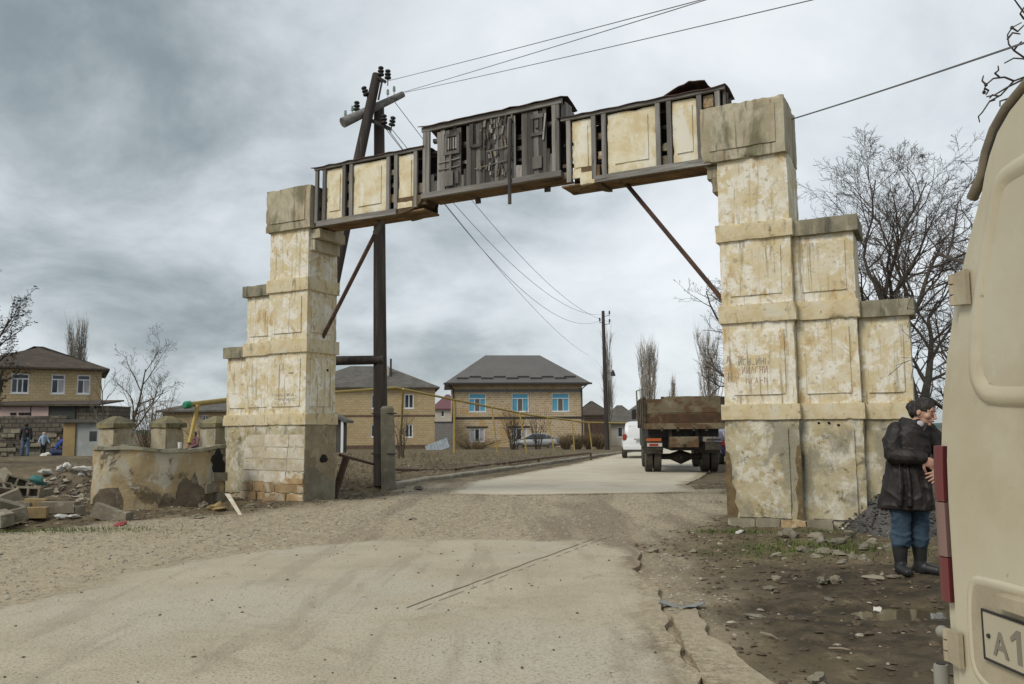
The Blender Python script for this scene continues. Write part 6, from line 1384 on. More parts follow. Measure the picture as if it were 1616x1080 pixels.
for nm, x0, y0, tx, ty in (('boot', -.112, .02, -.02, -.16), ('boot', .085, .045, .105, -.13)):
    mb = MB(); mb.loft([[(x0 + rx * math.cos(k * .3927), y0 + rx * 1.08 * math.sin(k * .3927), z_) for k in range(16)] for rx, z_ in ((.060, .01), (.058, .06), (.055, .12), (.064, .20), (.072, .285), (.073, .292), (.05, .292))])
    h_ = Vector((x0, y0, 0)); d_ = Vector((tx, ty, 0)); mb.tube([h_ + Vector((0, 0, .055)) - d_ * .35, h_ + Vector((0, 0, .06)), h_ + d_ * .55 + Vector((0, 0, .05)), h_ + d_ + Vector((0, 0, .042)), h_ + d_ * 1.25 + Vector((0, 0, .036))], [.045, .058, .052, .046, .022], 12)
    mb.sphere(h_ + Vector((0, .0, .02)), .05, 10, 6, 1.0, 1.2, .4); remesh(mb, nm, 'boot_rubber', wm_, .009, 2)
hr = MB(); hr.sphere((0, .0165, .040), .0995, 18, 12, .93, 1.03, 1.0); hr.sphere((0, .095, -.01), .06, 12, 9, 1.05, .9, 1.2); hr.sphere((.0, .125, .045), .042, 10, 8)
for q in (-1, 1): hr.sphere((q * .068, .045, .0), .036, 10, 8, .6, 1.2, 1.5)
hr.sphere((0, .135, .02), .05, 10, 8)
hr.v = [tuple(HM @ Vector(v)) for v in hr.v]; hair = remesh(hr, 'hair', 'hair_black', wm_, .006, 1); wrinkle(hair, .005, 40, 16, 3)
hcl = MB().tube([(-.03, .145, .075), (0, .16, .085), (.03, .145, .075)], [.012, .016, .012], 8); hcl.v = [tuple(HM @ Vector(v)) for v in hcl.v]; hcl.build('hair_clip', 'hair_clip', hair, smooth=True)

def person(loc_, rz, lab, top, bot, headm, pose, hgt=1.7, kneel=False):
    p = thing('person', lab, 'person', loc_, rz); s = hgt / 1.7
    def V(*q): return tuple(c * s for c in q)
    if pose == 'stand': hips, sh_, hd = (0, 0, .88), (0, -.02, 1.40), (0, -.04, 1.585); legs = [[(-.09, 0, .88), (-.11, -.03, .46), (-.13, .05, .06)], [(.09, 0, .88), (.12, .02, .46), (.16, -.08, .06)]]; arms = [[(-.19, 0, 1.38), (-.25, .0, 1.10), (-.24, -.06, .86)], [(.19, 0, 1.38), (.26, .02, 1.10), (.27, -.05, .86)]]
    if pose == 'walk': hips, sh_, hd = (0, 0, .86), (0, -.02, 1.36), (.0, -.05, 1.545); legs = [[(-.08, 0, .86), (-.10, -.06, .46), (-.10, .02, .06)], [(.08, 0, .86), (.09, .02, .46), (.08, .08, .06)]]; arms = [[(-.17, 0, 1.33), (-.27, -.02, 1.10), (-.30, -.10, .90)], [(.17, 0, 1.33), (.28, -.02, 1.10), (.34, -.12, .96)]]
    if pose == 'bend': hips, sh_, hd = (.12, .05, .55), (-.10, -.15, .92), (-.16, -.24, 1.08); legs = [[(.05, .05, .55), (-.12, -.22, .45), (.02, .0, .06)], [(.19, .05, .55), (.12, -.25, .45), (.20, .0, .06)]]; arms = [[(-.24, -.12, .90), (-.30, -.34, .66), (-.24, -.46, .42)], [(.06, -.16, .90), (.06, -.36, .66), (.0, -.48, .44)]]
    if pose == 'sit': hips, sh_, hd = (0, 0, .50), (0, -.02, .98), (0, -.05, 1.17); legs = [[(-.09, 0, .5), (-.11, -.40, .48), (-.11, -.42, .06)], [(.09, 0, .5), (.11, -.40, .48), (.11, -.42, .06)]]; arms = [[(-.18, 0, .96), (-.24, -.10, .72), (-.10, -.32, .60)], [(.18, 0, .96), (.24, -.10, .72), (.10, -.32, .60)]]
    mb = MB(); hdv = Vector(V(*hd)); head_mesh(mb, T(*hdv), s * .98); limb(mb, [V(*sh_), hdv - Vector((0, 0, .08 * s))], [.055 * s, .05 * s]); limb(mb, [V(*hips), V(*sh_)], [.12 * s, .13 * s])
    for l in legs: limb(mb, [V(*q) for q in l], [.07 * s, .055 * s, .04 * s])
    for a in arms:
        limb(mb, [V(*q) for q in a], [.045 * s, .04 * s, .03 * s]); w_ = Vector(V(*a[2])); dd = (w_ - Vector(V(*a[1]))).normalized(); hand(mb, w_, dd, 1, (1, 0, .01), .2, 1, s * 1.1)
    b_ = remesh(mb, 'body', 'skin', p, .011, 1)
    mb = MB(); limb(mb, [V(*hips), tuple((Vector(V(*hips)) + Vector(V(*sh_))) / 2), V(*sh_)], [.155 * s, .16 * s, .15 * s], 12, .8)
    limb(mb, [V(*arms[0][0]), V(*arms[1][0])], [.085 * s, .085 * s])
    for a in arms: limb(mb, [V(*a[0]), V(*a[1]), tuple(Vector(V(*a[1])) + (Vector(V(*a[2])) - Vector(V(*a[1]))) * .9)], [.082 * s, .068 * s, .05 * s])
    remesh(mb, 'jacket', top, p, .02, 2)
    mb = MB()
    for l in legs: limb(mb, [V(*l[0]), V(*l[1]), V(*l[2])], [.105 * s, .085 * s, .07 * s])
    limb(mb, [V(*legs[0][0]), V(*legs[1][0])], [.12 * s, .12 * s]); remesh(mb, 'trousers', bot, p, .02, 2)
    for l in legs: q = Vector(V(*l[2])); MB().bbox(q.x - .05, q.x + .05, q.y - .19, q.y + .08, q.z - .06, q.z + .04, .03).build('shoe', 'boot_rubber', p, smooth=50)
    mb = MB(); mb.sphere(hdv + Vector((0, .03, .03)) * s, .108 * s, 14, 10, .95, 1.0, 1.05)
    if headm == 'scarf': mb.sphere(hdv + Vector((0, .02, -.07)) * s, .095 * s, 12, 8, 1.0, .95, 1.0)
    remesh(mb, 'headscarf' if headm == 'scarf' else 'hair', headm, p, .014, 1); return p
def gnd(px, py, Y): q = P(px, py, Y); return (q.x, q.y, HZ(q.x, q.y))
person(gnd(39, 722, 42), R(190), 'person in dark jacket and blue jeans walking away at far left', 'cloth_black', 'cloth_jean', 'hair_black', 'stand', 1.72)
person(gnd(68, 714, 50), R(30), 'person in pale headscarf and light blue top by the stone wall', 'cloth_lblue', 'cloth_black', 'scarf', 'walk', 1.45)
person(gnd(101, 714, 50), R(-40), 'person in bright blue jacket bending over beside the stone wall', 'cloth_blue', 'cloth_navy', 'hair_black', 'bend', 1.6)
person(gnd(307, 712, 36), R(-20), 'dark haired person in rose top sitting beyond the broken wall', 'cloth_rose', 'cloth_navy', 'hair_black', 'sit', 1.6)
sk = P(91, 713, 49); crumple('sack', (sk.x, sk.y, HZ(sk.x, sk.y) + .16), .5, .3, .2, 'cloth_navy', 3, 'dark blue sack lying beside the bending person', 'bag')
sk = P(71, 717, 48); crumple('white_sack', (sk.x, sk.y, HZ(sk.x, sk.y) + .06), .36, .2, .1, 'cloth_white', 5, 'flat white sack at the feet of the person in light blue', 'bag')

# ------------------------------------------------------------------ trees
mk('bark', (.085, .073, .06), (.055, .048, .04), scale=6, rough=.95, bump=.5, bscale=22, layers=(dict(c=(.13, .12, .075), s=2.5, lo=.55, hi=.68, a=.6),)); mk('twig', (.066, .054, .047), (.09, .075, .062), scale=2, rough=.95, bump=0)
mk('twig_pale', (.33, .305, .265), (.25, .23, .20), scale=1, rough=.95, bump=0); mk('twig_grey', (.165, .155, .135), (.13, .12, .105), scale=1, rough=.95, bump=0); mk('twig_tan', (.17, .125, .07), (.12, .09, .055), scale=1.5, rough=.95, bump=0); mk('dry_leaf', (.055, .042, .036), (.085, .062, .05), scale=3, rough=.9, bump=0)
def grow(seed, h, trunk_r, levels=4, spread=.9, nb=(7, 6, 5, 4), up=.25, lr=(.62, .55, .5, .5), wig=.16, lean=(0, 0), first=.25):
    rg = random.Random(seed); out = []
    def br(p, d, L, r, lv):
        n = 6 if lv < 2 else 4; pts = [p.copy()]; rs_ = [r]; dirs = [d]; q = p.copy(); dd = d.copy()
        for i in range(n):
            dd = (dd + Vector((rg.gauss(0, 1), rg.gauss(0, 1), rg.gauss(0, 1))) * wig * (1 if lv else .45) + Vector((0, 0, up * (.6 if lv else .2)))).normalized()
            q = q + dd * (L / n); pts.append(q.copy()); rs_.append(max(.004, r * (1 - .78 * (i + 1) / n))); dirs.append(dd.copy())
        out.append((lv, pts, rs_))
        if lv >= levels: return
        k = nb[min(lv, len(nb) - 1)]
        for j in range(k):
            t = (first if lv == 0 else .2) + (1 - (first if lv == 0 else .2)) * ((j + rg.random() * .8) / k); t = min(t, .99); i = int(t * n); f = t * n - i; c = pts[i].lerp(pts[min(i + 1, n)], f)
            bd_ = dirs[min(i + 1, n)]; a = rg.uniform(0, 6.283); o_ = bd_.orthogonal().normalized(); o2 = bd_.cross(o_); side = o_ * math.cos(a) + o2 * math.sin(a); sp = spread * rg.uniform(.6, 1.15)
            nd = (bd_ * math.cos(sp) + side * math.sin(sp)).normalized()
            br(c, nd, L * lr[min(lv, len(lr) - 1)] * rg.uniform(.7, 1.15) * (1.15 - .45 * t), max(.004, r * (1 - .7 * t) * .62), lv + 1)
    br(Vector((0, 0, -.1)), Vector((lean[0], lean[1], 1)).normalized(), h, trunk_r, 0); return out
def tree(name, lab, loc_, segs, twig='twig', bark='bark', tmin=0, leaves=0, seed=1, group='bare trees', lsize=.05, cat='tree'):
    t = thing(name, lab, cat, loc_, 0, group); a, b = MB(), MB()
    for lv, pts, rs_ in segs:
        (a if lv < 2 else b).tube(pts, rs_, (8, 6, 4, 3, 3, 3)[min(lv, 5)], cap=lv < 2)
    a.build('trunk', bark, t, smooth=60, recalc=False); b.build('crown', twig, t, smooth=60, recalc=False)
    if leaves:
        rg = random.Random(seed); m = MB(); ends = [q for lv, pts, rs_ in segs if lv >= 3 for q in pts[1:]]
        for i in range(leaves):
            c = rg.choice(ends) + Vector((rg.gauss(0, .05), rg.gauss(0, .05), rg.gauss(0, .05))); s_ = lsize * rg.uniform(.5, 1.3); M = T(*c) @ rot('Z', rg.uniform(0, 6)) @ rot('X', rg.uniform(-1.5, 1.5))
            m.add([M @ Vector(v) for v in ((-s_, 0, 0), (0, -s_ * .5, .3 * s_), (s_, 0, 0), (0, s_ * .5, .3 * s_))], [(0, 1, 2), (0, 2, 3)])
        tag(m.build('leaves', 'dry_leaf', t, recalc=False), kind='stuff')
    return t
def base_at(px, Y, dz=0.0): q = P(px, 690, Y); return (q.x, Y, HZ(q.x, Y) + dz)
tree('walnut_tree', 'large bare walnut tree rising between right pier and van', base_at(1462, 23), grow(5, 5.9, .27, 5, .76, (9, 8, 7, 5, 4), .07, (.78, .60, .56, .55, .5), .17, first=.30), leaves=0)
tree('walnut_tree', 'bare tree whose twigs poke out left of the right pier', base_at(1215, 25), grow(17, 5.2, .20, 5, .80, (8, 6, 5, 3, 2), .08, (.60, .55, .52, .5, .5), .18), leaves=0)
tree('walnut_tree', 'bare tree behind the walnut, low crown behind the third column', base_at(1500, 30), grow(23, 5.2, .20, 5, .95, (9, 7, 5, 3, 2), .06, (.62, .58, .52, .5, .5), .18))
ov = tree('overhanging_tree', 'near tree outside the frame whose drooping twigs enter at top right', (7.6, 8.4, 0), grow(31, 5.6, .2, 4, 1.0, (9, 6, 5, 4), -.05, (.62, .55, .5, .5), .24), leaves=0)
tw = MB()
for j_, pl in enumerate(([(1640, 40), (1616, 20), (1607, 8), (1597, -6)], [(1640, 104), (1616, 91), (1600, 80), (1592, 70), (1590, 55), (1597, 44), (1612, 36)], [(1597, 44), (1606, 50), (1616, 40)], [(1590, 62), (1598, 52), (1610, 54)], [(1600, 80), (1606, 72), (1612, 66)], [(1640, 108), (1616, 93), (1600, 92), (1585, 100)], [(1660, 118), (1616, 122), (1600, 128), (1580, 150), (1562, 160), (1550, 178), (1544, 184), (1546, 193)],
    [(1600, 128), (1585, 122), (1568, 124), (1556, 134), (1552, 146)], [(1556, 134), (1550, 128), (1552, 120)], [(1554, 140), (1560, 143), (1556, 150)], [(1616, 125), (1590, 138), (1570, 150), (1557, 153)], [(1576, 152), (1566, 150), (1562, 155)], [(1562, 160), (1570, 158)], [(1578, 123), (1570, 116), (1576, 111), (1575, 104)], [(1645, 150), (1616, 146), (1604, 143), (1600, 150)], [(1630, 150), (1590, 156), (1578, 160), (1578, 168)], [(1616, 30), (1610, 22), (1616, 12)], [(1660, 60), (1630, 30), (1616, 20)])):
    k_ = len(pl); tw.tube([P(a, b, 8.0 + .12 * math.sin(j_ * 2.1 + i)) - ov.location for i, (a, b) in enumerate(pl)], [.011 - .006 * i / k_ for i in range(k_)], 5)
for (a, b) in ((1556, 134), (1553, 146), (1597, 44)): tw.sphere(P(a, b, 8.0) - ov.location, .02, 6, 5)
for q in ((1660, 118), (1640, 104), (1660, 60)): tw.tube([Vector((0, 0, 4.2)), Vector((-.9, -.1, 5.0)), P(*q, 8.0) - ov.location], [.06, .04, .014], 6)
tw.build('drooping_twigs', 'twig', ov, smooth=60)
tree('seeded_tree', 'dark tree with clustered dry leaves at the left edge', base_at(-22, 30), grow(46, 5.6, .22, 5, .62, (11, 8, 6, 4, 3), .16, (.56, .56, .54, .5, .5), .16, first=.22), leaves=4600, seed=3, lsize=.055)
tree('bare_tree', 'thin bare fruit tree with wide arms behind the pillars', base_at(198, 38), grow(57, 4.4, .10, 5, .75, (7, 6, 5, 3, 2), .12, (.62, .55, .5, .5), .2), 'twig_grey', 'bark')
tree('bare_tree', 'leaning bare sapling left of the fruit tree', base_at(172, 40), grow(61, 3.8, .06, 3, .5, (6, 4, 3), .15, (.55, .5, .5), .16), 'twig_grey', 'bark')
def shrub(name, lab, loc_, n, h, sp, seed, m_, group='bare shrubs', rr=.012):
    rg = random.Random(seed); t = thing(name, lab, 'shrub', loc_, 0, group); mb = MB()
    for i in range(n):
        a = rg.uniform(0, 6.28); d = Vector((math.cos(a), math.sin(a), 0)) * rg.uniform(.1, 1) * sp; hh = h * rg.uniform(.55, 1); p0 = Vector((d.x * .25, d.y * .25, -.05)); p = [p0]
        for k in range(1, 5): p.append(p0 + d * (k / 4) ** 1.3 + Vector((rg.gauss(0, .05), rg.gauss(0, .05), hh * k / 4)))
        mb.tube(p, [rr, rr * .85, rr * .7, rr * .5, rr * .3], 3, cap=False)
        for j in range(4):
            q = p[rg.randrange(1, 4)]; e_ = q + Vector((rg.gauss(0, .25), rg.gauss(0, .25), rg.uniform(.15, .55))) * h * .35; mb.tube([q, q.lerp(e_, .5) + Vector((rg.gauss(0, .03), 0, 0)), e_], [rr * .5, rr * .4, rr * .2], 3, cap=False)
    mb.build('stems', m_, t, smooth=60, recalc=False); return t
shrub('bare_shrub', 'tan many-stemmed shrub between the first two pillars', base_at(238, 30), 70, 3.0, .9, 1, 'twig_tan')
shrub('bare_shrub', 'grey shrub behind the green pipe end', base_at(325, 48), 60, 2.6, 1.4, 2, 'twig_grey')
shrub('bare_shrub', 'thin shrub beside the concrete stub of the pole', base_at(634, 34), 16, 2.3, .7, 3, 'twig', rr=.016)
shrub('bare_shrub', 'dark shrub before the second lower window of the graphite roofed house', base_at(811, 62), 40, 3.8, 1.0, 4, 'twig', rr=.022)
shrub('bare_shrub', 'thin dark shrub above the silver sedan', base_at(848, 64), 18, 3.6, 1.1, 5, 'twig', rr=.024)
shrub('bare_shrub', 'low brown brush left of the silver sedan', base_at(745, 66), 120, 1.0, 2.6, 6, 'twig_tan', rr=.02)
for k, px in enumerate((893, 912, 930, 947)): shrub('hedge_bush', ('first', 'second', 'third', 'last')[k] + ' brown hedge bush from the sedan toward the second pole', base_at(px, 61), 120, 1.35, .75, 10 + k, 'twig_tan', 'brown hedge by the verge', rr=.02)
def poplar(lab, px, Y, ytop, wid, seed, n=46, m_='twig_pale'):
    b_ = base_at(px, Y); H_ = P(px, ytop, Y).z - b_[2]; rg = random.Random(seed); t = thing('poplar', lab, 'tree', b_, 0, 'bare poplars'); a, b = MB(), MB()
    k = Y / 80.0
    a.tube([(0, 0, -.2), (.05, 0, H_ * .3), (-.05, 0, H_ * .6), (0, 0, H_ * .97)], [.22, .17, .10, .02], 6)
    for i in range(n):
        z0 = H_ * rg.uniform(.10, .72); az = rg.uniform(0, 6.28); L = min(H_ * rg.uniform(.22, .42), H_ - z0); w_ = wid * rg.uniform(.35, 1.0) * (1 - .35 * z0 / H_); d = Vector((math.cos(az), math.sin(az), 0)); p = [Vector((0, 0, z0))]
        for q in (.25, .5, .75, 1): p.append(Vector((0, 0, z0 + L * q)) + d * w_ * (q ** .55) + Vector((rg.gauss(0, .05), rg.gauss(0, .05), 0)))
        b.tube(p, [.05 * k, .04 * k, .03 * k, .02 * k, .01 * k], 3, cap=False)
        for j in range(13):
            c = p[rg.randrange(1, 4)].lerp(p[rg.randrange(2, 5)], rg.random()); e_ = c + Vector((rg.gauss(0, .22) + d.x * .12, rg.gauss(0, .22) + d.y * .12, rg.uniform(.7, 1.8))); b.tube([c, e_], [.014 * k, .006 * k], 3, cap=False)
    a.build('trunk', 'twig_grey', t, recalc=False); b.build('crown', m_, t, recalc=False)
poplar('bare poplar directly behind the distant utility pole', 961, 82, 521, .62, 1, 34); poplar('bare poplar above the left part of the dump truck', 1029, 92, 541, 1.5, 2, 60); poplar('wide bare poplar beside the right pier', 1122, 84, 520, 1.75, 3, 66)
poplar('tiny poplar far behind the dump truck', 1063, 150, 598, .8, 4, 30); poplar('pale poplar pair behind the far left house', 108, 96, 512, .9, 5, 40); poplar('right hand one of the poplars behind the far left house', 121, 97, 506, 1.0, 6, 44)
poplar('thin poplar at the left of the truck-top pair', 1016, 98, 556, .7, 7, 26)

# ------------------------------------------------------------------ gravel heap, stones, litter, grass
mk('stone_grey', (.225, .20, .15), (.165, .145, .105), scale=7, rough=.9, bump=.4, bscale=30, rv=.22, coord='obj', layers=(dict(c=(.27, .25, .20), s=5, lo=.55, hi=.66, a=.7), dict(c=(.09, .08, .055), s=6, lo=.6, hi=.7, a=.6)))
mk('gravel_dark', (.105, .10, .095), (.07, .066, .06), scale=9, rough=.92, bump=.5, bscale=30, layers=(dict(c=(.22, .21, .195), s=16, lo=.60, hi=.66, a=.8),)); mk('gravel_light', (.34, .305, .24), (.25, .22, .165), scale=12, rough=.92, bump=.3, bscale=40, layers=(dict(c=(.47, .44, .37), s=9, lo=.56, hi=.66, a=.7), dict(c=(.15, .125, .09), s=10, lo=.58, hi=.68, a=.7)))
hpc = Vector((5.55, 11.75, 0)); mound('gravel_heap', hpc.x, hpc.y, .95, .75, .66, 'gravel_dark', 'heap of dark gravel against the right pier beside the person', 'heap', 8, rough_=.15)
def pebble(mb, c, s_, rg, fl=.6):
    a = rg.uniform(0, 6.28); M = T(*c) @ rot('Z', a) @ rot('X', rg.uniform(-.4, .4)) @ Matrix.Diagonal((s_ * rg.uniform(.8, 1.5), s_ * rg.uniform(.7, 1.1), s_ * fl * rg.uniform(.7, 1.2), 1)); j = lambda: rg.uniform(.75, 1.1)
    v = [(j(), 0, 0), (.6 * j(), .8 * j(), .1), (-.5 * j(), .8 * j(), 0), (-1 * j(), 0, .1), (-.5 * j(), -.8 * j(), 0), (.5 * j(), -.8 * j(), .1), (.35, .3, .9 * j()), (-.4, .25, .95 * j()), (-.05, -.45, .9 * j()), (0, 0, -.8)]
    mb.add([M @ Vector(q) for q in v], [(0, 1, 6), (1, 2, 7), (1, 7, 6), (2, 3, 7), (3, 4, 8), (3, 8, 7), (4, 5, 8), (5, 0, 6), (5, 6, 8), (6, 7, 8), (0, 9, 1), (1, 9, 2), (2, 9, 3), (3, 9, 4), (4, 9, 5), (5, 9, 0)])
rg = random.Random(77); m = MB()
for i in range(1500):
    a = rg.uniform(0, 6.28); r_ = rg.random() ** .6 * 1.12; x, y = hpc.x + .95 * r_ * math.cos(a), hpc.y + .75 * r_ * math.sin(a); z_ = HZ(x, y) + (.64 * (1 - r_ ** 1.6) if r_ < 1 else 0)
    pebble(m, (x, y, z_ - .005), rg.uniform(.010, .030), rg, .8)
tag(m.build('gravel', 'gravel_dark', recalc=False), 'loose stones of the dark gravel heap', 'gravel', kind='stuff')
# loose road gravel and clods over the ground
light, dark = MB(), MB(); nl = 0
cand = np.random.RandomState(5); X_ = cand.uniform(-10.5, 7, 60000); u_ = cand.rand(60000); Y_ = 3.2 + 17.5 * u_ ** 1.0
Zc, Gc, Rc, Dc = ground_parts(X_, Y_); wetc = sdf(WET, X_, Y_)
for x, y, z_, g_, r_ in zip(X_, Y_, Zc, Gc, Rc):
    if r_ > .35: continue
    if g_ > .5:
        if nl > 14000: continue
        nl += 1; pebble(light, (x, y, z_), rg.choice([.008, .010, .012, .014, .02, .026]) * rg.uniform(.7, 1.2), rg)
    elif rg.random() < .42: pebble(dark if rg.random() < .90 else light, (x, y, z_ + .002), rg.choice([.010, .014, .018, .026, .036]) * rg.uniform(.6, 1.2), rg, .5)
tag(light.build('gravel', 'gravel_light', recalc=False), 'pale loose gravel strewn over the track', 'gravel', kind='stuff')
mk('clod', (.12, .09, .06), (.08, .06, .042), scale=6, rough=.96, bump=.4, bscale=30); tag(dark.build('clods', 'clod', recalc=False), 'brown clods of earth on the verge', 'soil', kind='stuff')
# sparse pebbles on the slabs
m = MB()
for i in range(900):
    x, y = rg.uniform(-6, 1.4), rg.uniform(3.4, 10.8)
    if sdf(NEAR, np.array([x]), np.array([y]))[0] < .1: continue
    pebble(m, (x, y, .016 + .012 * fbm(x * .6, y * .6, 3)), rg.choice([.003, .003, .004, .004, .005, .006, .012]) * rg.uniform(.7, 1.2), rg)
tag(m.build('grit', 'clod', recalc=False), 'dark grit scattered over the concrete slab', 'gravel', kind='stuff')
# bank debris and dry grass behind the kerb
m, gm = MB(), MB()
for i in range(5200):
    y = 18.5 + 26 * rg.random() ** 1.4; x = rg.uniform(-9, 2 + (y - 20) * .3)
    if float(sdf([(p.x - .1, p.y) for p in KERB] + [(-30, 80), (-30, 24), (-8, 19.4), (-4.6, 18.6)], np.array([x]), np.array([y]))[0]) < .15: continue
    z_ = HZ(x, y)
    if rg.random() < .42: pebble(m, (x, y, z_), rg.uniform(.02, .09), rg, .6)
    else:
        for q in range(3):
            a = rg.uniform(0, 6.28); h_ = rg.uniform(.06, .22); w_ = .008; d = Vector((math.cos(a), math.sin(a), 0)); b = Vector((x, y, z_)); t_ = b + d * h_ * rg.uniform(.2, .9) + Vector((0, 0, h_)); s_ = Vector((-d.y, d.x, 0)) * w_; gm.add([b - s_, b + s_, t_], [(0, 1, 2)])
mk('dry_grass', (.26, .20, .10), (.17, .14, .07), scale=2, rough=.9, bump=0); mk('bank_stone', (.20, .165, .115), (.13, .10, .07), scale=5, rough=.95, bump=.3, bscale=20, layers=(dict(c=(.36, .33, .27), s=6, lo=.62, hi=.68, a=.8),))
tag(m.build('bank_rubble', 'bank_stone', recalc=False), 'rubble lumps on the verge behind the kerb', 'rubble', kind='stuff'); tag(gm.build('dry_grass', 'dry_grass', recalc=False), 'dry yellowish grass on the verge', 'grass', kind='stuff')
mk('grass_green', (.075, .115, .025), (.12, .14, .04), scale=3, rough=.85, bump=0); gm = MB()
for c, rx, ry, n in ((GR0, 1.0, .5, 1500), (GR2, .4, .22, 500), (PG(1265, 842), .5, .2, 400), (PG(1340, 840), .6, .2, 300), (GR1, 1.5, .35, 900)):
    for i in range(n):
        x, y = rg.gauss(c.x, rx * .6), rg.gauss(c.y, ry * .6); h_ = rg.uniform(.02, .075); a = rg.uniform(0, 6.28); d = Vector((math.cos(a), math.sin(a), 0)); b = Vector((x, y, HZ(x, y) - .005)); s_ = Vector((-d.y, d.x, 0)) * .006; gm.add([b - s_, b + s_, b + d * h_ * .6 + Vector((0, 0, h_))], [(0, 1, 2)])
tag(gm.build('grass', 'grass_green', recalc=False), 'short green grass around the stones and blocks', 'grass', kind='stuff')
m = MB()
for i in range(900):
    a = rg.uniform(0, 6.28); r_ = rg.random() ** .5 * 1.7; x, y = RC.x + .1 + 1.25 * r_ * math.cos(a), RC.y - .3 + 1.0 * r_ * math.sin(a); z_ = HZ(x, y) + (.5 * (1 - min(1, math.hypot((x - RC.x) / 1.15, (y - RC.y) / .9)) ** 1.6))
    pebble(m, (x, y, z_ + .01), rg.choice([.02, .03, .03, .045, .06, .09]) * rg.uniform(.7, 1.2), rg, .6)
for i in range(500):
    x, y = rg.uniform(-11.5, -8), rg.uniform(13.4, 16.5); pebble(m, (x, y, HZ(x, y) + .05), rg.choice([.02, .03, .045, .06]), rg, .6)
tag(m.build('rubble_stones', 'gravel_light', recalc=False), 'small pale rubble stones around the rubbish heap', 'rubble', kind='stuff')
# fieldstones at the foot of the right pier
def stone(px, py, sx, sy, sz, lab, seed, m_='stone_grey', group='fieldstones by the right pier'):
    c = PH(px, py); sx, sy, sz = sx * .8, sy * .8, sz * .8; mb = MB().sphere((0, 0, 0), 1, 14, 9, sx, sy, sz, .75, seed); o = mb.build('fieldstone', m_, smooth=50); o.location = (c.x, c.y, HZ(c.x, c.y) + sz * .45); o.rotation_euler = (rnd.uniform(-.15, .15), rnd.uniform(-.15, .15), rnd.uniform(0, 3)); tag(o, lab, 'stone', group)
ST = [(1246, 848, .15, .11, .09, 'big rounded stone against the foot of the main right column'), (1232, 849, .08, .07, .06, 'small stone left of the big rounded one'), (1287, 852, .12, .10, .08, 'rounded stone in the gap between the right columns'), (1298, 858, .09, .08, .06, 'stone just right of the rounded one in the gap'),
      (1341, 848, .12, .09, .08, 'brownish stone by the foot of the gravel heap'), (1320, 857, .13, .09, .05, 'flat pale stone near the gravel heap'), (1365, 866, .13, .08, .05, 'long flat stone in front of the gravel heap'), (1376, 858, .10, .07, .045, 'pale stone nearest the gravel heap edge'), (1403, 868, .11, .08, .06, 'yellowish stone left of the person'),
      (1269, 872, .14, .08, .06, 'leftmost large stone of the stone spread'), (1300, 872, .12, .08, .04, 'flat slab at the centre of the stone spread'), (1322, 875, .11, .07, .04, 'grey slab right of the centre slab'), (1290, 880, .10, .06, .03, 'thin slab low in the stone spread'), (1344, 882, .08, .06, .05, 'rounded pebble at the right end of the spread'), (1362, 886, .09, .06, .05, 'pale oval stone at the right end of the spread'), (1330, 888, .10, .05, .025, 'thin flat stone at the lower edge of the spread'),
      (1225, 916, .09, .06, .035, 'pale flat stone alone on the mud'), (1300, 920, .08, .06, .045, 'pair stone on the mud, left one'), (1318, 920, .06, .05, .05, 'pair stone on the mud, right one'), (1378, 914, .12, .05, .03, 'light slab on the mud before the person'), (1213, 930, .10, .05, .025, 'flat light chip on the mud lower left'), (1226, 878, .09, .05, .03, 'light stone at the left grass edge'), (1309, 948, .07, .04, .02, 'flat chip in the wet mud'),
      (1030, 872, .09, .06, .04, 'stone at the road edge near the slab corner'), (1072, 878, .08, .05, .03, 'pale stone right of the road edge'), (1094, 872, .06, .05, .03, 'small pale stone on the verge'), (1195, 975, .10, .06, .02, 'flat pale patch stone in the brown mud'), (1290, 1078, .07, .06, .04, 'white stone at the bottom edge of the photo'), (1410, 912, .07, .05, .025, 'chip lying just before the rubber boots')]
for k, q in enumerate(ST): stone(*q, seed=k * 1.9)
for k, q in enumerate(((343, 806, .28, .16, .12, 'big tan boulder at the foot of the left pier'), (320, 800, .14, .1, .08, 'smaller stone left of the tan boulder'), (660, 773, .20, .1, .08, 'pale rubble stone by the verge'), (310, 818, .13, .08, .05, 'flat stone on the gravel below the boulder'), (395, 800, .12, .08, .05, 'stone before the left pier foot'))): stone(*q, seed=40 + k, m_='block_tan' if k == 0 else 'stone_grey', group='stones along the left edge')
# litter
def sheetlet(name, px, py, w, l, lab, m_, rz, seed, cat='litter'):
    c = PH(px, py); mb = MB(); top = []
    for i in range(7): top.append([Vector((-w / 2 + w * i / 6, -l / 2 + l * j / 4, .012 + .03 * abs(nz(i * .6, j * .7, seed)) + .02 * math.sin(i * .9 + seed))) for j in range(5)])
    n = 5; vs_ = [q for r_ in top for q in r_]; vs_ += [q - Vector((0, 0, .004)) for q in vs_]; fs = []
    for i in range(6):
        for j in range(4): a = i * n + j; fs += [(a, a + n, a + n + 1, a + 1), (a + 35, a + 36, a + n + 36, a + n + 35)]
    o = mb.add(vs_, fs).build(name, m_, smooth=60); o.location = (c.x, c.y, HZ(c.x, c.y)); o.rotation_euler = (0, 0, rz); tag(o, lab, cat)
mk('flat_metal', (.30, .31, .30), (.20, .20, .19), scale=9, rough=.5, bump=.2, metal=.5); sheetlet('flattened_tin', 1076, 957, .36, .12, 'crushed grey tin lying on the broken slab edge', 'flat_metal', -.35, 2)
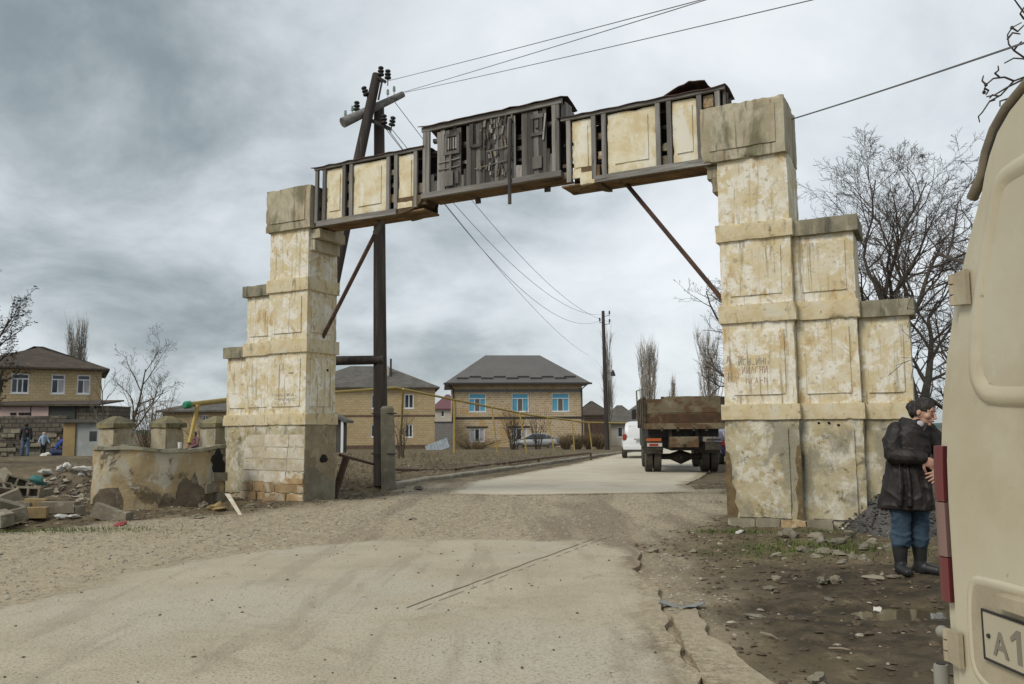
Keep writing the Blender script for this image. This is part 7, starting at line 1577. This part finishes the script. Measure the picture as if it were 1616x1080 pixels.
sheetlet('paper_sheet', 1171, 842, .16, .10, 'white folded paper at the foot of the right pier', 'cloth_white', .2, 5); sheetlet('paper_sheet', 1336, 838, .16, .08, 'white paper between the columns and the gravel heap', 'cloth_white', .1, 7); sheetlet('paper_sheet', 1384, 968, .10, .06, 'small white scrap beside the puddle', 'cloth_white', 1.0, 9)
sheetlet('wood_chip', 211, 958, .16, .035, 'dark wood chip lying on the slab', 'dark_wood', .1, 3); sheetlet('dark_rag', 648, 821, .20, .09, 'dark scrap lying on the gravel', 'trash_dark', .2, 4)
for px, py, px2, py2, lab in ((890, 1020, 902, 1003, 'thin stick lying on the slab near the bottom'), (1200, 1005, 1228, 1015, 'thin twig lying on the brown mud'), (1308, 1030, 1343, 1033, 'pale splinter lying on the mud'), (262, 1006, 276, 1003, 'short twig lying on the slab at left')):
    a, b = PH(px, py), PH(px2, py2); a.z += .028; b.z += .028; tag(MB().tube([a, a.lerp(b, .5) + Vector((.01, .005, .004)), b], [.008, .009, .005], 5).build('stick', 'lath_wood'), lab, 'stick')
c0_, c1_ = PG(372, 775), PH(383, 815); tag(MB().loft([[Vector((-5.50, 15.98, z_)) + Vector(q) for q in ((-.06, 0, .0), (.03, 0, 0), (.03, .03, 0), (-.06, .03, 0))] if k == 0 else [c1_ + Vector(q) + Vector((0, 0, .0)) for q in ((-.02, 0, -.05), (.03, 0, -.05), (.03, .03, -.05), (-.02, .03, -.05))] for k, z_ in enumerate((.24, 0))]).build('leaning_slab', 'limestone'), 'pale stone sliver leaning on the foot of the left pier', 'stone')
# puddle by the van
mb = MB(); ring = []
for k in range(40):
    a = 2 * math.pi * k / 40; q = 1 + .22 * nz(math.cos(a) * 1.6, math.sin(a) * 1.6, 6); ring.append((PUD.x + .80 * q * math.cos(a), PUD.y + .42 * q * math.sin(a), -.032))
zmin = min(HZ(x, y) for x, y, z_ in ring)
mb.add(ring, [tuple(range(40))]); o = mb.build('puddle', None); m = mk('puddle_water', (.085, .07, .04), rough=.06, bump=.02, bscale=6, spec=.5); o.data.materials.append(m); o.location.z = 0; tag(o, kind='structure')
